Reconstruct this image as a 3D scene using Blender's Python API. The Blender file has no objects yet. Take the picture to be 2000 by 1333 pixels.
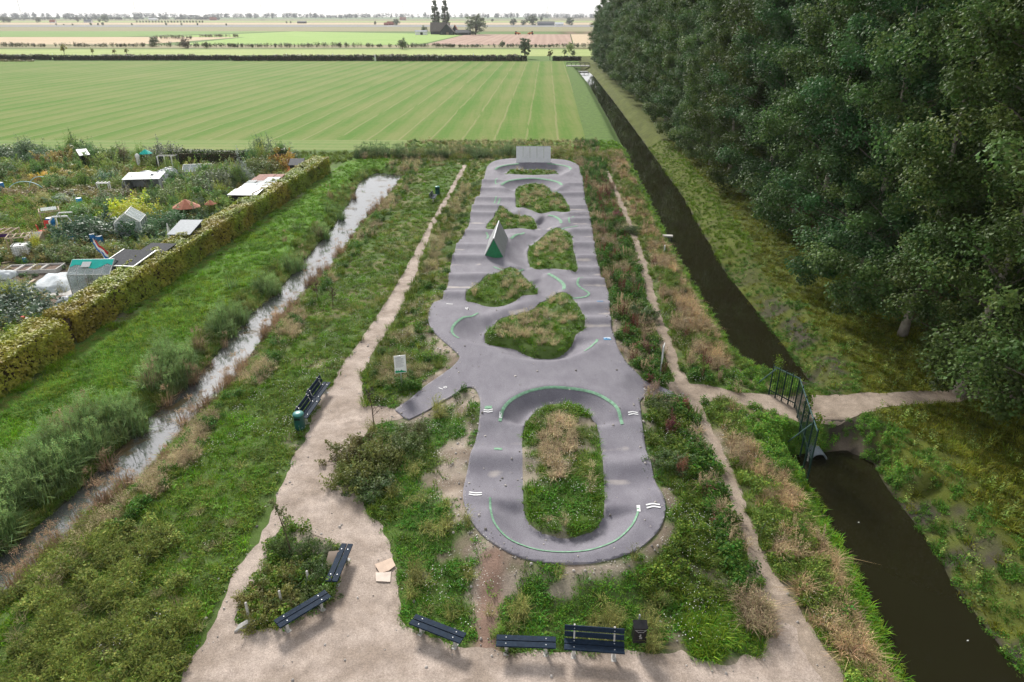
import bpy, math, random
import numpy as np
from mathutils import Matrix, Vector, Euler
R = math.radians
SC = bpy.context.scene
COL = SC.collection
random.seed(7)
RNG = np.random.default_rng(11)

# ------------------------------------------------------------------ camera, sky, sun, exposure
CAM_H = 18.0
HORIZON_PX = 31.0
F = 1333.33                                   # focal length in pixels of the 2000 px wide photograph (24 mm)
PITCH = math.atan((666.5 - HORIZON_PX) / F)
cam = bpy.data.cameras.new('camera'); camo = bpy.data.objects.new('camera', cam); COL.objects.link(camo)
cam.sensor_width = 36; cam.lens = 24; cam.clip_start = .5; cam.clip_end = 40000
camo.location = (0, 0, CAM_H); camo.rotation_euler = (math.pi/2 - PITCH, 0, 0)
SC.camera = camo

SUN_EL, SUN_AZ = 33, -21                       # degrees; azimuth clockwise from +Y (straight ahead)
world = bpy.data.worlds.new('World'); SC.world = world; world.use_nodes = True
wn, wl = world.node_tree.nodes, world.node_tree.links
wn.clear()
sky = wn.new('ShaderNodeTexSky'); sky.sky_type = 'NISHITA'; sky.sun_disc = False
sky.sun_elevation = R(SUN_EL); sky.sun_rotation = R(SUN_AZ % 360); sky.air_density = 1.0; sky.dust_density = 1.0; sky.ozone_density = 1.0
hs = wn.new('ShaderNodeHueSaturation'); hs.inputs['Saturation'].default_value = .22      # thin overcast: nearly white
bg = wn.new('ShaderNodeBackground'); bg.inputs['Strength'].default_value = .08
wo = wn.new('ShaderNodeOutputWorld')
veil = wn.new('ShaderNodeMix'); veil.data_type = 'RGBA'; veil.inputs[0].default_value = .35; veil.inputs[7].default_value = (8.2, 8.3, 8.6, 1)   # even cloud veil over the sky
wl.new(sky.outputs[0], hs.inputs['Color']); wl.new(hs.outputs[0], veil.inputs[6]); wl.new(veil.outputs[2], bg.inputs['Color']); wl.new(bg.outputs[0], wo.inputs[0])

sun = bpy.data.lights.new('sun', 'SUN'); suno = bpy.data.objects.new('sun', sun); COL.objects.link(suno)
sun.energy = 2.8; sun.angle = R(12); sun.color = (1, .96, .9)
sd = Vector((math.sin(R(SUN_AZ))*math.cos(R(SUN_EL)), math.cos(R(SUN_AZ))*math.cos(R(SUN_EL)), math.sin(R(SUN_EL))))
suno.rotation_euler = sd.to_track_quat('Z', 'Y').to_euler(); suno.location = (0, 40, 60)

vs = SC.view_settings
vs.view_transform = 'Standard'; vs.look = 'None'; vs.gamma = 1; vs.exposure = .93
SC.cycles.max_bounces = 5; SC.cycles.diffuse_bounces = 2; SC.cycles.glossy_bounces = 2
SC.cycles.transmission_bounces = 4; SC.cycles.transparent_max_bounces = 8; SC.cycles.volume_bounces = 0
SC.cycles.use_denoising = True; SC.cycles.use_adaptive_sampling = True; SC.cycles.adaptive_threshold = .02

# ------------------------------------------------------------------ helpers
SP, CP = math.sin(PITCH), math.cos(PITCH)
def P(px, py, z=0.0):
    """the point at height z that the photograph shows at pixel px, py"""
    u, v = (px-1000)/F, (py-666.5)/F
    d = (CAM_H-z)/(v*CP+SP)
    return (u*d, d*(CP-v*SP), z)
def PP(pts, z=0.0): return np.array([P(a, b, z)[:2] for a, b in pts])
def to_px(x, y, z=0.0):
    d = y*CP+(CAM_H-z)*SP
    return 1000+F*x/d, 666.5+F*((CAM_H-z)*CP-y*SP)/d, d

def tag(o, label=None, cat=None, group=None, kind=None):
    if label: o['label'] = label
    if cat: o['category'] = cat
    if group: o['group'] = group
    if kind: o['kind'] = kind
    return o
def empty(name, loc=(0, 0, 0), rz=0, **kw):
    o = bpy.data.objects.new(name, None); COL.objects.link(o); o.location = loc; o.rotation_euler = (0, 0, rz)
    o.empty_display_size = .2
    return tag(o, **kw)
def link(name, me, mat=None, parent=None, loc=None, rz=0, **kw):
    o = bpy.data.objects.new(name, me); COL.objects.link(o)
    if mat is not None and len(me.materials) == 0: me.materials.append(mat)
    if parent is not None: o.parent = parent
    if loc is not None: o.location = loc
    if rz: o.rotation_euler = (0, 0, rz)
    return tag(o, **kw)
def copy_tree(o, parent=None):
    c = o.copy(); COL.objects.link(c)
    if parent is not None: c.parent = parent
    for ch in o.children: copy_tree(ch, c)
    return c
def np_mesh(name, V, faces=None, tris=None, quads=None, smooth=False):
    me = bpy.data.meshes.new(name)
    V = np.asarray(V, np.float32)
    parts = []
    if quads is not None and len(quads): parts.append((np.asarray(quads, np.int32), 4))
    if tris is not None and len(tris): parts.append((np.asarray(tris, np.int32), 3))
    nl = sum(a.size for a, _ in parts); npoly = sum(len(a) for a, _ in parts)
    me.vertices.add(len(V)); me.vertices.foreach_set('co', V.ravel())
    me.loops.add(nl); me.polygons.add(npoly)
    me.loops.foreach_set('vertex_index', np.concatenate([a.ravel() for a, _ in parts]))
    tot = np.concatenate([np.full(len(a), k, np.int32) for a, k in parts])
    st = np.concatenate([[0], np.cumsum(tot)[:-1]]).astype(np.int32)
    me.polygons.foreach_set('loop_start', st)
    try: me.polygons.foreach_set('loop_total', tot)
    except Exception: pass
    me.update(calc_edges=True)
    if smooth: me.polygons.foreach_set('use_smooth', np.ones(npoly, bool))
    return me
def fattr(me, name, vals):
    a = me.attributes.new(name, 'FLOAT', 'POINT'); a.data.foreach_set('value', np.asarray(vals, np.float32))
def cattr(me, name, rgb):
    a = me.attributes.new(name, 'FLOAT_COLOR', 'POINT'); c = np.ones((len(rgb), 4), np.float32); c[:, :3] = rgb
    a.data.foreach_set('color', c.ravel())

class MB:
    """collects boxes, prisms and tubes into one mesh"""
    def __init__(s): s.v, s.f = [], []
    def add(s, vs, fs):
        b = len(s.v); s.v += [tuple(map(float, p)) for p in vs]; s.f += [tuple(b+i for i in f) for f in fs]; return s
    def box(s, c, d, rz=0, rx=0, ry=0):
        m = Matrix.Translation(c) @ Euler((rx, ry, rz)).to_matrix().to_4x4()
        x, y, z = d[0]/2, d[1]/2, d[2]/2
        e = min(x, y, z)*.18
        vs = [m @ Vector((a*(x-e*q), b*(y-e*q), k*z)) for k, q in ((-1, 0), (1, 1)) for a, b in ((-1, -1), (1, -1), (1, 1), (-1, 1))]
        return s.add(vs, [(3, 2, 1, 0), (4, 5, 6, 7), (0, 1, 5, 4), (1, 2, 6, 5), (2, 3, 7, 6), (3, 0, 4, 7)])
    def bar(s, a, b, w, h=None):
        a, b = Vector(a), Vector(b); h = h or w
        t = (b-a).normalized(); up = Vector((0, 0, 1)) if abs(t.z) < .95 else Vector((0, 1, 0))
        r = t.cross(up).normalized(); n = r.cross(t)
        vs = [p + r*i*w/2 + n*j*h/2 for p in (a, b) for i, j in ((-1, -1), (1, -1), (1, 1), (-1, 1))]
        return s.add(vs, [(3, 2, 1, 0), (4, 5, 6, 7), (0, 1, 5, 4), (1, 2, 6, 5), (2, 3, 7, 6), (3, 0, 4, 7)])
    def tube(s, pts, rad, n=8, caps=True):
        pts = [Vector(p) for p in pts]
        rad = rad if hasattr(rad, '__len__') else [rad]*len(pts)
        rings = []
        for i, p in enumerate(pts):
            t = (pts[min(i+1, len(pts)-1)]-pts[max(i-1, 0)]).normalized()
            up = Vector((0, 0, 1)) if abs(t.z) < .9 else Vector((0, 1, 0))
            r = t.cross(up).normalized(); q = r.cross(t)
            rings.append([p+(r*math.cos(2*math.pi*k/n)+q*math.sin(2*math.pi*k/n))*rad[i] for k in range(n)])
        vs = [p for g in rings for p in g]
        fs = [(i*n+k, i*n+(k+1) % n, (i+1)*n+(k+1) % n, (i+1)*n+k) for i in range(len(pts)-1) for k in range(n)]
        if caps: fs += [tuple(range(n-1, -1, -1)), tuple((len(pts)-1)*n+k for k in range(n))]
        return s.add(vs, fs)
    def lathe(s, prof, n=20, c=(0, 0, 0)):
        vs = [(c[0]+r*math.cos(2*math.pi*k/n), c[1]+r*math.sin(2*math.pi*k/n), c[2]+z) for r, z in prof for k in range(n)]
        m = len(prof)
        fs = [(i*n+k, i*n+(k+1) % n, (i+1)*n+(k+1) % n, (i+1)*n+k) for i in range(m-1) for k in range(n)]
        fs += [tuple(range(n-1, -1, -1)), tuple((m-1)*n+k for k in range(n))]
        return s.add(vs, fs)
    def slab(s, poly, h0, h1):
        """a vertical prism over a polygon; h0, h1 bottom and top heights (numbers or lists)"""
        n = len(poly); g = lambda h, i: h[i] if hasattr(h, '__len__') else h
        vs = [(p[0], p[1], g(h0, i)) for i, p in enumerate(poly)]+[(p[0], p[1], g(h1, i)) for i, p in enumerate(poly)]
        return s.add(vs, [tuple(range(n-1, -1, -1)), tuple(range(n, 2*n))]+[(i, (i+1) % n, n+(i+1) % n, n+i) for i in range(n)])
    def sheet(s, q, t):
        """a thin plate with corners q (any plane) and thickness t"""
        q = [Vector(p) for p in q]; n = (q[1]-q[0]).cross(q[-1]-q[0]).normalized()*t; k = len(q)
        return s.add([p for p in q]+[p+n for p in q], [tuple(range(k-1, -1, -1)), tuple(range(k, 2*k))]+[(i, (i+1) % k, k+(i+1) % k, k+i) for i in range(k)])
    def mesh(s, name, smooth=False):
        me = bpy.data.meshes.new(name); me.from_pydata(s.v, [], s.f); me.update()
        if smooth:
            for p in me.polygons: p.use_smooth = True
        return me
    def build(s, name, mat, parent=None, smooth=False, **kw):
        return link(name, s.mesh(name, smooth), mat, parent, **kw)

# noise, polygons
def vnoise(x, y, seed=0):
    xi = np.floor(x).astype(np.int64); yi = np.floor(y).astype(np.int64)
    fx = x-xi; fy = y-yi; fx = fx*fx*(3-2*fx); fy = fy*fy*(3-2*fy)
    def h(a, b):
        n = (a*374761393+b*668265263+seed*1442695041) & 0x7fffffff
        n = ((n ^ (n >> 13))*1274126177) & 0x7fffffff
        n = ((n ^ (n >> 15))*2246822519) & 0x7fffffff
        return ((n ^ (n >> 16)) & 0xffff)/65535.0
    return (h(xi, yi)*(1-fx)+h(xi+1, yi)*fx)*(1-fy)+(h(xi, yi+1)*(1-fx)+h(xi+1, yi+1)*fx)*fy
def fbm(x, y, seed=0, oct=4):
    s = 0; a = .5; t = 0
    for i in range(oct):
        s = s+a*vnoise(x*2**i+17.3*i, y*2**i-9.1*i, seed+i*31); t += a; a *= .5
    return s/t
def smooth(t): t = np.clip(t, 0, 1); return t*t*(3-2*t)
def seg_dist(x, y, line, closed=False):
    """distance to a polyline and the arc parameter (segment index + fraction) of the nearest point"""
    L = np.asarray(line, float); 
    if closed: L = np.vstack([L, L[:1]])
    best = np.full(x.shape, 1e18); par = np.zeros(x.shape)
    for i in range(len(L)-1):
        ax, ay = L[i]; bx, by = L[i+1]; dx, dy = bx-ax, by-ay; q = dx*dx+dy*dy+1e-12
        t = np.clip(((x-ax)*dx+(y-ay)*dy)/q, 0, 1)
        d = (x-ax-t*dx)**2+(y-ay-t*dy)**2
        m = d < best; best = np.where(m, d, best); par = np.where(m, i+t, par)
    return np.sqrt(best), par
def inside(x, y, poly):
    poly = np.asarray(poly, float); r = np.zeros(x.shape, bool); n = len(poly)
    for i in range(n):
        ax, ay = poly[i]; bx, by = poly[(i+1) % n]
        if ay == by: continue
        r ^= ((ay > y) != (by > y)) & (x < (bx-ax)*(y-ay)/(by-ay)+ax)
    return r
def sdf(x, y, poly):
    """positive inside"""
    d, _ = seg_dist(x, y, poly, True)
    return np.where(inside(x, y, poly), d, -d)
def catmull(pts, closed=True, k=4):
    p = np.asarray(pts, float); n = len(p); out = []
    for i in range(n if closed else n-1):
        g = (lambda j: p[j % n]) if closed else (lambda j: p[min(max(j, 0), n-1)])
        a, b, c, d = g(i-1), g(i), g(i+1), g(i+2)
        for t in np.arange(k)/k:
            out.append(.5*((2*b)+(-a+c)*t+(2*a-5*b+4*c-d)*t*t+(-a+3*b-3*c+d)*t**3))
    if not closed: out.append(p[-1])
    return np.array(out)
def implicit_sheet(name, fvals, xs, ys, zfun, skirt=0.0):
    """the part of the grid xs*ys where fvals (len(ys), len(xs)) > 0, cut cleanly along fvals == 0; optional edge thickness"""
    ny, nx = fvals.shape
    f = np.where(np.abs(fvals) < 1e-6, 1e-6, fvals)
    V = []; key = {}; F3 = []; rim = []
    def gv(j, i):
        k = (j, i)
        if k not in key: key[k] = len(V); V.append((xs[i], ys[j]))
        return key[k]
    def ev(j0, i0, j1, i1):
        k = (j0, i0, j1, i1) if (j0, i0) < (j1, i1) else (j1, i1, j0, i0)
        if k not in key:
            a, b = f[k[0], k[1]], f[k[2], k[3]]; t = a/(a-b)
            key[k] = len(V); V.append((xs[k[1]]+t*(xs[k[3]]-xs[k[1]]), ys[k[0]]+t*(ys[k[2]]-ys[k[0]])))
        return key[k]
    pos = f > 0
    s = pos[:-1, :-1].astype(int)+pos[1:, :-1]+pos[:-1, 1:]+pos[1:, 1:]
    quads = []
    for j, i in np.argwhere(s > 0):
        c = [(j, i), (j, i+1), (j+1, i+1), (j+1, i)]
        if s[j, i] == 4: quads.append([gv(*q) for q in c]); continue
        poly = []; cr = []
        for a in range(4):
            p, q = c[a], c[(a+1) % 4]
            if pos[p]: poly.append(gv(*p))
            if pos[p] != pos[q]:
                e = ev(*p, *q); poly.append(e); cr.append((e, pos[p]))
        for b in range(1, len(poly)-1): F3.append((poly[0], poly[b], poly[b+1]))
        if len(cr) == 2:
            out, inn = (cr[0][0], cr[1][0]) if cr[0][1] else (cr[1][0], cr[0][0])
            rim.append((out, inn))
    xy = np.array(V); z = zfun(xy[:, 0], xy[:, 1])
    Va = np.column_stack([xy, z])
    if skirt:
        low = {}
        extra = []
        for a, b in rim:
            for q in (a, b):
                if q not in low: low[q] = len(Va)+len(extra); extra.append((Va[q, 0], Va[q, 1], Va[q, 2]-skirt))
            quads.append([b, a, low[a], low[b]])
        if extra: Va = np.vstack([Va, extra])
    return np_mesh(name, Va, tris=F3, quads=quads, smooth=True), Va
# ------------------------------------------------------------------ materials
def mat(name, col, rough=.7, metal=0.0, noise=0.0, scale=8.0, bump=0.0, spec=.25, bscale=None, detail=5.0):
    m = bpy.data.materials.new(name); m.use_nodes = True
    n, l = m.node_tree.nodes, m.node_tree.links
    b = n['Principled BSDF']; b.inputs['Roughness'].default_value = rough; b.inputs['Metallic'].default_value = metal
    b.inputs['Specular IOR Level'].default_value = spec
    b.inputs['Base Color'].default_value = (*col, 1)
    if noise or bump:
        tc = n.new('ShaderNodeTexCoord'); nt = n.new('ShaderNodeTexNoise'); nt.inputs['Scale'].default_value = scale; nt.inputs['Detail'].default_value = detail
        l.new(tc.outputs['Object'], nt.inputs['Vector'])
        if noise:
            mr = n.new('ShaderNodeMapRange'); mr.inputs[1].default_value = .3; mr.inputs[2].default_value = .7
            mr.inputs[3].default_value = 1-noise; mr.inputs[4].default_value = 1+noise
            mx = n.new('ShaderNodeVectorMath'); mx.operation = 'SCALE'; mx.inputs[0].default_value = col
            l.new(nt.outputs[0], mr.inputs[0]); l.new(mr.outputs[0], mx.inputs['Scale']); l.new(mx.outputs[0], b.inputs['Base Color'])
        if bump:
            nb = nt
            if bscale:
                nb = n.new('ShaderNodeTexNoise'); nb.inputs['Scale'].default_value = bscale; nb.inputs['Detail'].default_value = 4; l.new(tc.outputs['Object'], nb.inputs['Vector'])
            bp = n.new('ShaderNodeBump'); bp.inputs['Strength'].default_value = bump; bp.inputs['Distance'].default_value = .02
            l.new(nb.outputs[0], bp.inputs['Height']); l.new(bp.outputs[0], b.inputs['Normal'])
    return m
def leaf_mat(name, back=(1.3, 1.35, 1.3), rough=.5, trans=.25, spec=.4, instanced=False, var=.5, tip=None):
    """colour from the object's (or the instance's) tint, varied leaf by leaf; pale underside; some light passes through"""
    m = bpy.data.materials.new(name); m.use_nodes = True
    n, l = m.node_tree.nodes, m.node_tree.links
    b = n['Principled BSDF']; out = n['Material Output']; b.inputs['Roughness'].default_value = rough; b.inputs['Specular IOR Level'].default_value = spec
    if instanced:
        c = n.new('ShaderNodeAttribute'); c.attribute_type = 'INSTANCER'; c.attribute_name = 'tint'; cs = c.outputs['Color']
    else:
        c = n.new('ShaderNodeObjectInfo'); cs = c.outputs['Color']
    a = n.new('ShaderNodeAttribute'); a.attribute_name = 'var'
    mr = n.new('ShaderNodeMapRange'); mr.inputs[3].default_value = 1-var; mr.inputs[4].default_value = 1+var
    l.new(a.outputs['Fac'], mr.inputs[0])
    sc_ = n.new('ShaderNodeVectorMath'); sc_.operation = 'SCALE'; l.new(cs, sc_.inputs[0]); l.new(mr.outputs[0], sc_.inputs['Scale'])
    hue = n.new('ShaderNodeAttribute'); hue.attribute_name = 'hue'      # per-leaf shift towards yellow or blue-green
    hm = n.new('ShaderNodeHueSaturation'); h2 = n.new('ShaderNodeMapRange'); h2.inputs[3].default_value = .455; h2.inputs[4].default_value = .535
    l.new(hue.outputs['Fac'], h2.inputs[0]); l.new(h2.outputs[0], hm.inputs['Hue']); l.new(sc_.outputs[0], hm.inputs['Color'])
    cur = hm.outputs[0]
    g = n.new('ShaderNodeNewGeometry')
    mul = n.new('ShaderNodeVectorMath'); mul.operation = 'MULTIPLY'; mul.inputs[1].default_value = back; l.new(cur, mul.inputs[0])
    mx = n.new('ShaderNodeMix'); mx.data_type = 'RGBA'; l.new(g.outputs['Backfacing'], mx.inputs[0]); l.new(cur, mx.inputs[6]); l.new(mul.outputs[0], mx.inputs[7])
    l.new(mx.outputs[2], b.inputs['Base Color'])
    if trans:
        t = n.new('ShaderNodeBsdfTranslucent'); l.new(cur, t.inputs[0]); ms = n.new('ShaderNodeMixShader'); ms.inputs[0].default_value = trans
        l.new(b.outputs[0], ms.inputs[1]); l.new(t.outputs[0], ms.inputs[2]); l.new(ms.outputs[0], out.inputs[0])
    return m
def ground_mat(name, attr='gcol', fine=14.0, amt=.35, bump=.6):
    m = bpy.data.materials.new(name); m.use_nodes = True
    n, l = m.node_tree.nodes, m.node_tree.links
    b = n['Principled BSDF']; b.inputs['Roughness'].default_value = .95; b.inputs['Specular IOR Level'].default_value = .15
    a = n.new('ShaderNodeAttribute'); a.attribute_name = attr
    tc = n.new('ShaderNodeTexCoord')
    n1 = n.new('ShaderNodeTexNoise'); n1.inputs['Scale'].default_value = fine; n1.inputs['Detail'].default_value = 6; n1.inputs['Roughness'].default_value = .7
    n2 = n.new('ShaderNodeTexNoise'); n2.inputs['Scale'].default_value = 1.1; n2.inputs['Detail'].default_value = 5
    l.new(tc.outputs['Object'], n1.inputs['Vector']); l.new(tc.outputs['Object'], n2.inputs['Vector'])
    ad = n.new('ShaderNodeMath'); ad.operation = 'ADD'; l.new(n1.outputs[0], ad.inputs[0]); l.new(n2.outputs[0], ad.inputs[1])
    mr = n.new('ShaderNodeMapRange'); mr.inputs[1].default_value = .7; mr.inputs[2].default_value = 1.3; mr.inputs[3].default_value = 1-amt; mr.inputs[4].default_value = 1+amt
    l.new(ad.outputs[0], mr.inputs[0])
    s = n.new('ShaderNodeVectorMath'); s.operation = 'SCALE'; l.new(a.outputs['Color'], s.inputs[0]); l.new(mr.outputs[0], s.inputs['Scale']); l.new(s.outputs[0], b.inputs['Base Color'])
    bp = n.new('ShaderNodeBump'); bp.inputs['Strength'].default_value = bump; bp.inputs['Distance'].default_value = .05; l.new(n1.outputs[0], bp.inputs['Height']); l.new(bp.outputs[0], b.inputs['Normal'])
    return m
def gravel_mat(name, c0, c1):
    m = bpy.data.materials.new(name); m.use_nodes = True
    n, l = m.node_tree.nodes, m.node_tree.links
    b = n['Principled BSDF']; b.inputs['Roughness'].default_value = .95; b.inputs['Specular IOR Level'].default_value = .2
    tc = n.new('ShaderNodeTexCoord')
    big = n.new('ShaderNodeTexNoise'); big.inputs['Scale'].default_value = .55; big.inputs['Detail'].default_value = 6; big.inputs['Roughness'].default_value = .65
    fin = n.new('ShaderNodeTexNoise'); fin.inputs['Scale'].default_value = 16; fin.inputs['Detail'].default_value = 4; fin.inputs['Roughness'].default_value = .8
    vo = n.new('ShaderNodeTexVoronoi'); vo.inputs['Scale'].default_value = 38
    for q in (big, fin, vo): l.new(tc.outputs['Object'], q.inputs['Vector'])
    mx = n.new('ShaderNodeMix'); mx.data_type = 'RGBA'; mx.inputs[6].default_value = (*c0, 1); mx.inputs[7].default_value = (*c1, 1)
    mr = n.new('ShaderNodeMapRange'); mr.inputs[1].default_value = .38; mr.inputs[2].default_value = .62; l.new(big.outputs[0], mr.inputs[0]); l.new(mr.outputs[0], mx.inputs[0])
    m2 = n.new('ShaderNodeMapRange'); m2.inputs[1].default_value = .3; m2.inputs[2].default_value = .7; m2.inputs[3].default_value = .72; m2.inputs[4].default_value = 1.25; l.new(fin.outputs[0], m2.inputs[0])
    s = n.new('ShaderNodeVectorMath'); s.operation = 'SCALE'; l.new(mx.outputs[2], s.inputs[0]); l.new(m2.outputs[0], s.inputs['Scale'])
    mid = n.new('ShaderNodeTexNoise'); mid.inputs['Scale'].default_value = 2.3; mid.inputs['Detail'].default_value = 5; l.new(tc.outputs['Object'], mid.inputs['Vector'])
    mm = n.new('ShaderNodeMapRange'); mm.inputs[1].default_value = .3; mm.inputs[2].default_value = .7; mm.inputs[3].default_value = .84; mm.inputs[4].default_value = 1.12; l.new(mid.outputs[0], mm.inputs[0])
    s0 = s; s = n.new('ShaderNodeVectorMath'); s.operation = 'SCALE'; l.new(s0.outputs[0], s.inputs[0]); l.new(mm.outputs[0], s.inputs['Scale'])
    # scattered darker and paler pebbles
    m3 = n.new('ShaderNodeMapRange'); m3.inputs[3].default_value = .87; m3.inputs[4].default_value = 1.12
    sx = n.new('ShaderNodeSeparateColor'); l.new(vo.outputs['Color'], sx.inputs[0]); l.new(sx.outputs[0], m3.inputs[0])
    s2 = n.new('ShaderNodeVectorMath'); s2.operation = 'SCALE'; l.new(s.outputs[0], s2.inputs[0]); l.new(m3.outputs[0], s2.inputs['Scale']); l.new(s2.outputs[0], b.inputs['Base Color'])
    bp = n.new('ShaderNodeBump'); bp.inputs['Strength'].default_value = .5; bp.inputs['Distance'].default_value = .02; l.new(vo.outputs['Distance'], bp.inputs['Height']); l.new(bp.outputs[0], b.inputs['Normal'])
    return m
def asphalt_mat():
    m = bpy.data.materials.new('asphalt'); m.use_nodes = True
    n, l = m.node_tree.nodes, m.node_tree.links
    b = n['Principled BSDF']; b.inputs['Roughness'].default_value = .8; b.inputs['Specular IOR Level'].default_value = .3
    tc = n.new('ShaderNodeTexCoord')
    big = n.new('ShaderNodeTexNoise'); big.inputs['Scale'].default_value = .45; big.inputs['Detail'].default_value = 6; big.inputs['Roughness'].default_value = .6
    fin = n.new('ShaderNodeTexNoise'); fin.inputs['Scale'].default_value = 26; fin.inputs['Detail'].default_value = 3; fin.inputs['Roughness'].default_value = .8
    stk = n.new('ShaderNodeTexNoise'); stk.inputs['Scale'].default_value = 1.6; stk.inputs['Detail'].default_value = 5
    mp = n.new('ShaderNodeMapping'); mp.inputs['Scale'].default_value = (1.3, .6, 1); l.new(tc.outputs['Object'], mp.inputs[0]); l.new(mp.outputs[0], stk.inputs['Vector'])
    for q in (big, fin): l.new(tc.outputs['Object'], q.inputs['Vector'])
    mx = n.new('ShaderNodeMix'); mx.data_type = 'RGBA'; mx.inputs[6].default_value = (.152, .142, .168, 1); mx.inputs[7].default_value = (.196, .187, .212, 1)
    ad = n.new('ShaderNodeMath'); ad.operation = 'ADD'; l.new(big.outputs[0], ad.inputs[0]); l.new(stk.outputs[0], ad.inputs[1])
    mr = n.new('ShaderNodeMapRange'); mr.inputs[1].default_value = .75; mr.inputs[2].default_value = 1.25; l.new(ad.outputs[0], mr.inputs[0]); l.new(mr.outputs[0], mx.inputs[0])
    m2 = n.new('ShaderNodeMapRange'); m2.inputs[1].default_value = .25; m2.inputs[2].default_value = .75; m2.inputs[3].default_value = .62; m2.inputs[4].default_value = 1.38; l.new(fin.outputs[0], m2.inputs[0])
    s = n.new('ShaderNodeVectorMath'); s.operation = 'SCALE'; l.new(mx.outputs[2], s.inputs[0]); l.new(m2.outputs[0], s.inputs['Scale'])
    a = n.new('ShaderNodeAttribute'); a.attribute_name = 'dust'
    nz = n.new('ShaderNodeTexNoise'); nz.inputs['Scale'].default_value = 2.2; nz.inputs['Detail'].default_value = 6; l.new(tc.outputs['Object'], nz.inputs['Vector'])
    ma = n.new('ShaderNodeMath'); ma.operation = 'MULTIPLY_ADD'; ma.inputs[1].default_value = 1.15; l.new(a.outputs['Fac'], ma.inputs[0])
    su = n.new('ShaderNodeMath'); su.operation = 'SUBTRACT'; su.inputs[1].default_value = .92; l.new(nz.outputs[0], su.inputs[0]); l.new(su.outputs[0], ma.inputs[2]); ma.use_clamp = True
    d = n.new('ShaderNodeMix'); d.data_type = 'RGBA'; d.inputs[7].default_value = (.46, .41, .37, 1); l.new(ma.outputs[0], d.inputs[0]); l.new(s.outputs[0], d.inputs[6]); l.new(d.outputs[2], b.inputs['Base Color'])
    bp = n.new('ShaderNodeBump'); bp.inputs['Strength'].default_value = .25; bp.inputs['Distance'].default_value = .01; l.new(fin.outputs[0], bp.inputs['Height']); l.new(bp.outputs[0], b.inputs['Normal'])
    return m
def water_mat(name, col, rough, wave, scale):
    m = mat(name, col, rough, spec=.5)
    n, l = m.node_tree.nodes, m.node_tree.links
    b = n['Principled BSDF']; b.inputs['IOR'].default_value = 1.33
    tc = n.new('ShaderNodeTexCoord'); nt = n.new('ShaderNodeTexNoise'); nt.inputs['Scale'].default_value = scale; nt.inputs['Detail'].default_value = 3
    l.new(tc.outputs['Object'], nt.inputs['Vector'])
    bp = n.new('ShaderNodeBump'); bp.inputs['Strength'].default_value = wave; bp.inputs['Distance'].default_value = .03
    l.new(nt.outputs[0], bp.inputs['Height']); l.new(bp.outputs[0], b.inputs['Normal'])
    return m
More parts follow.
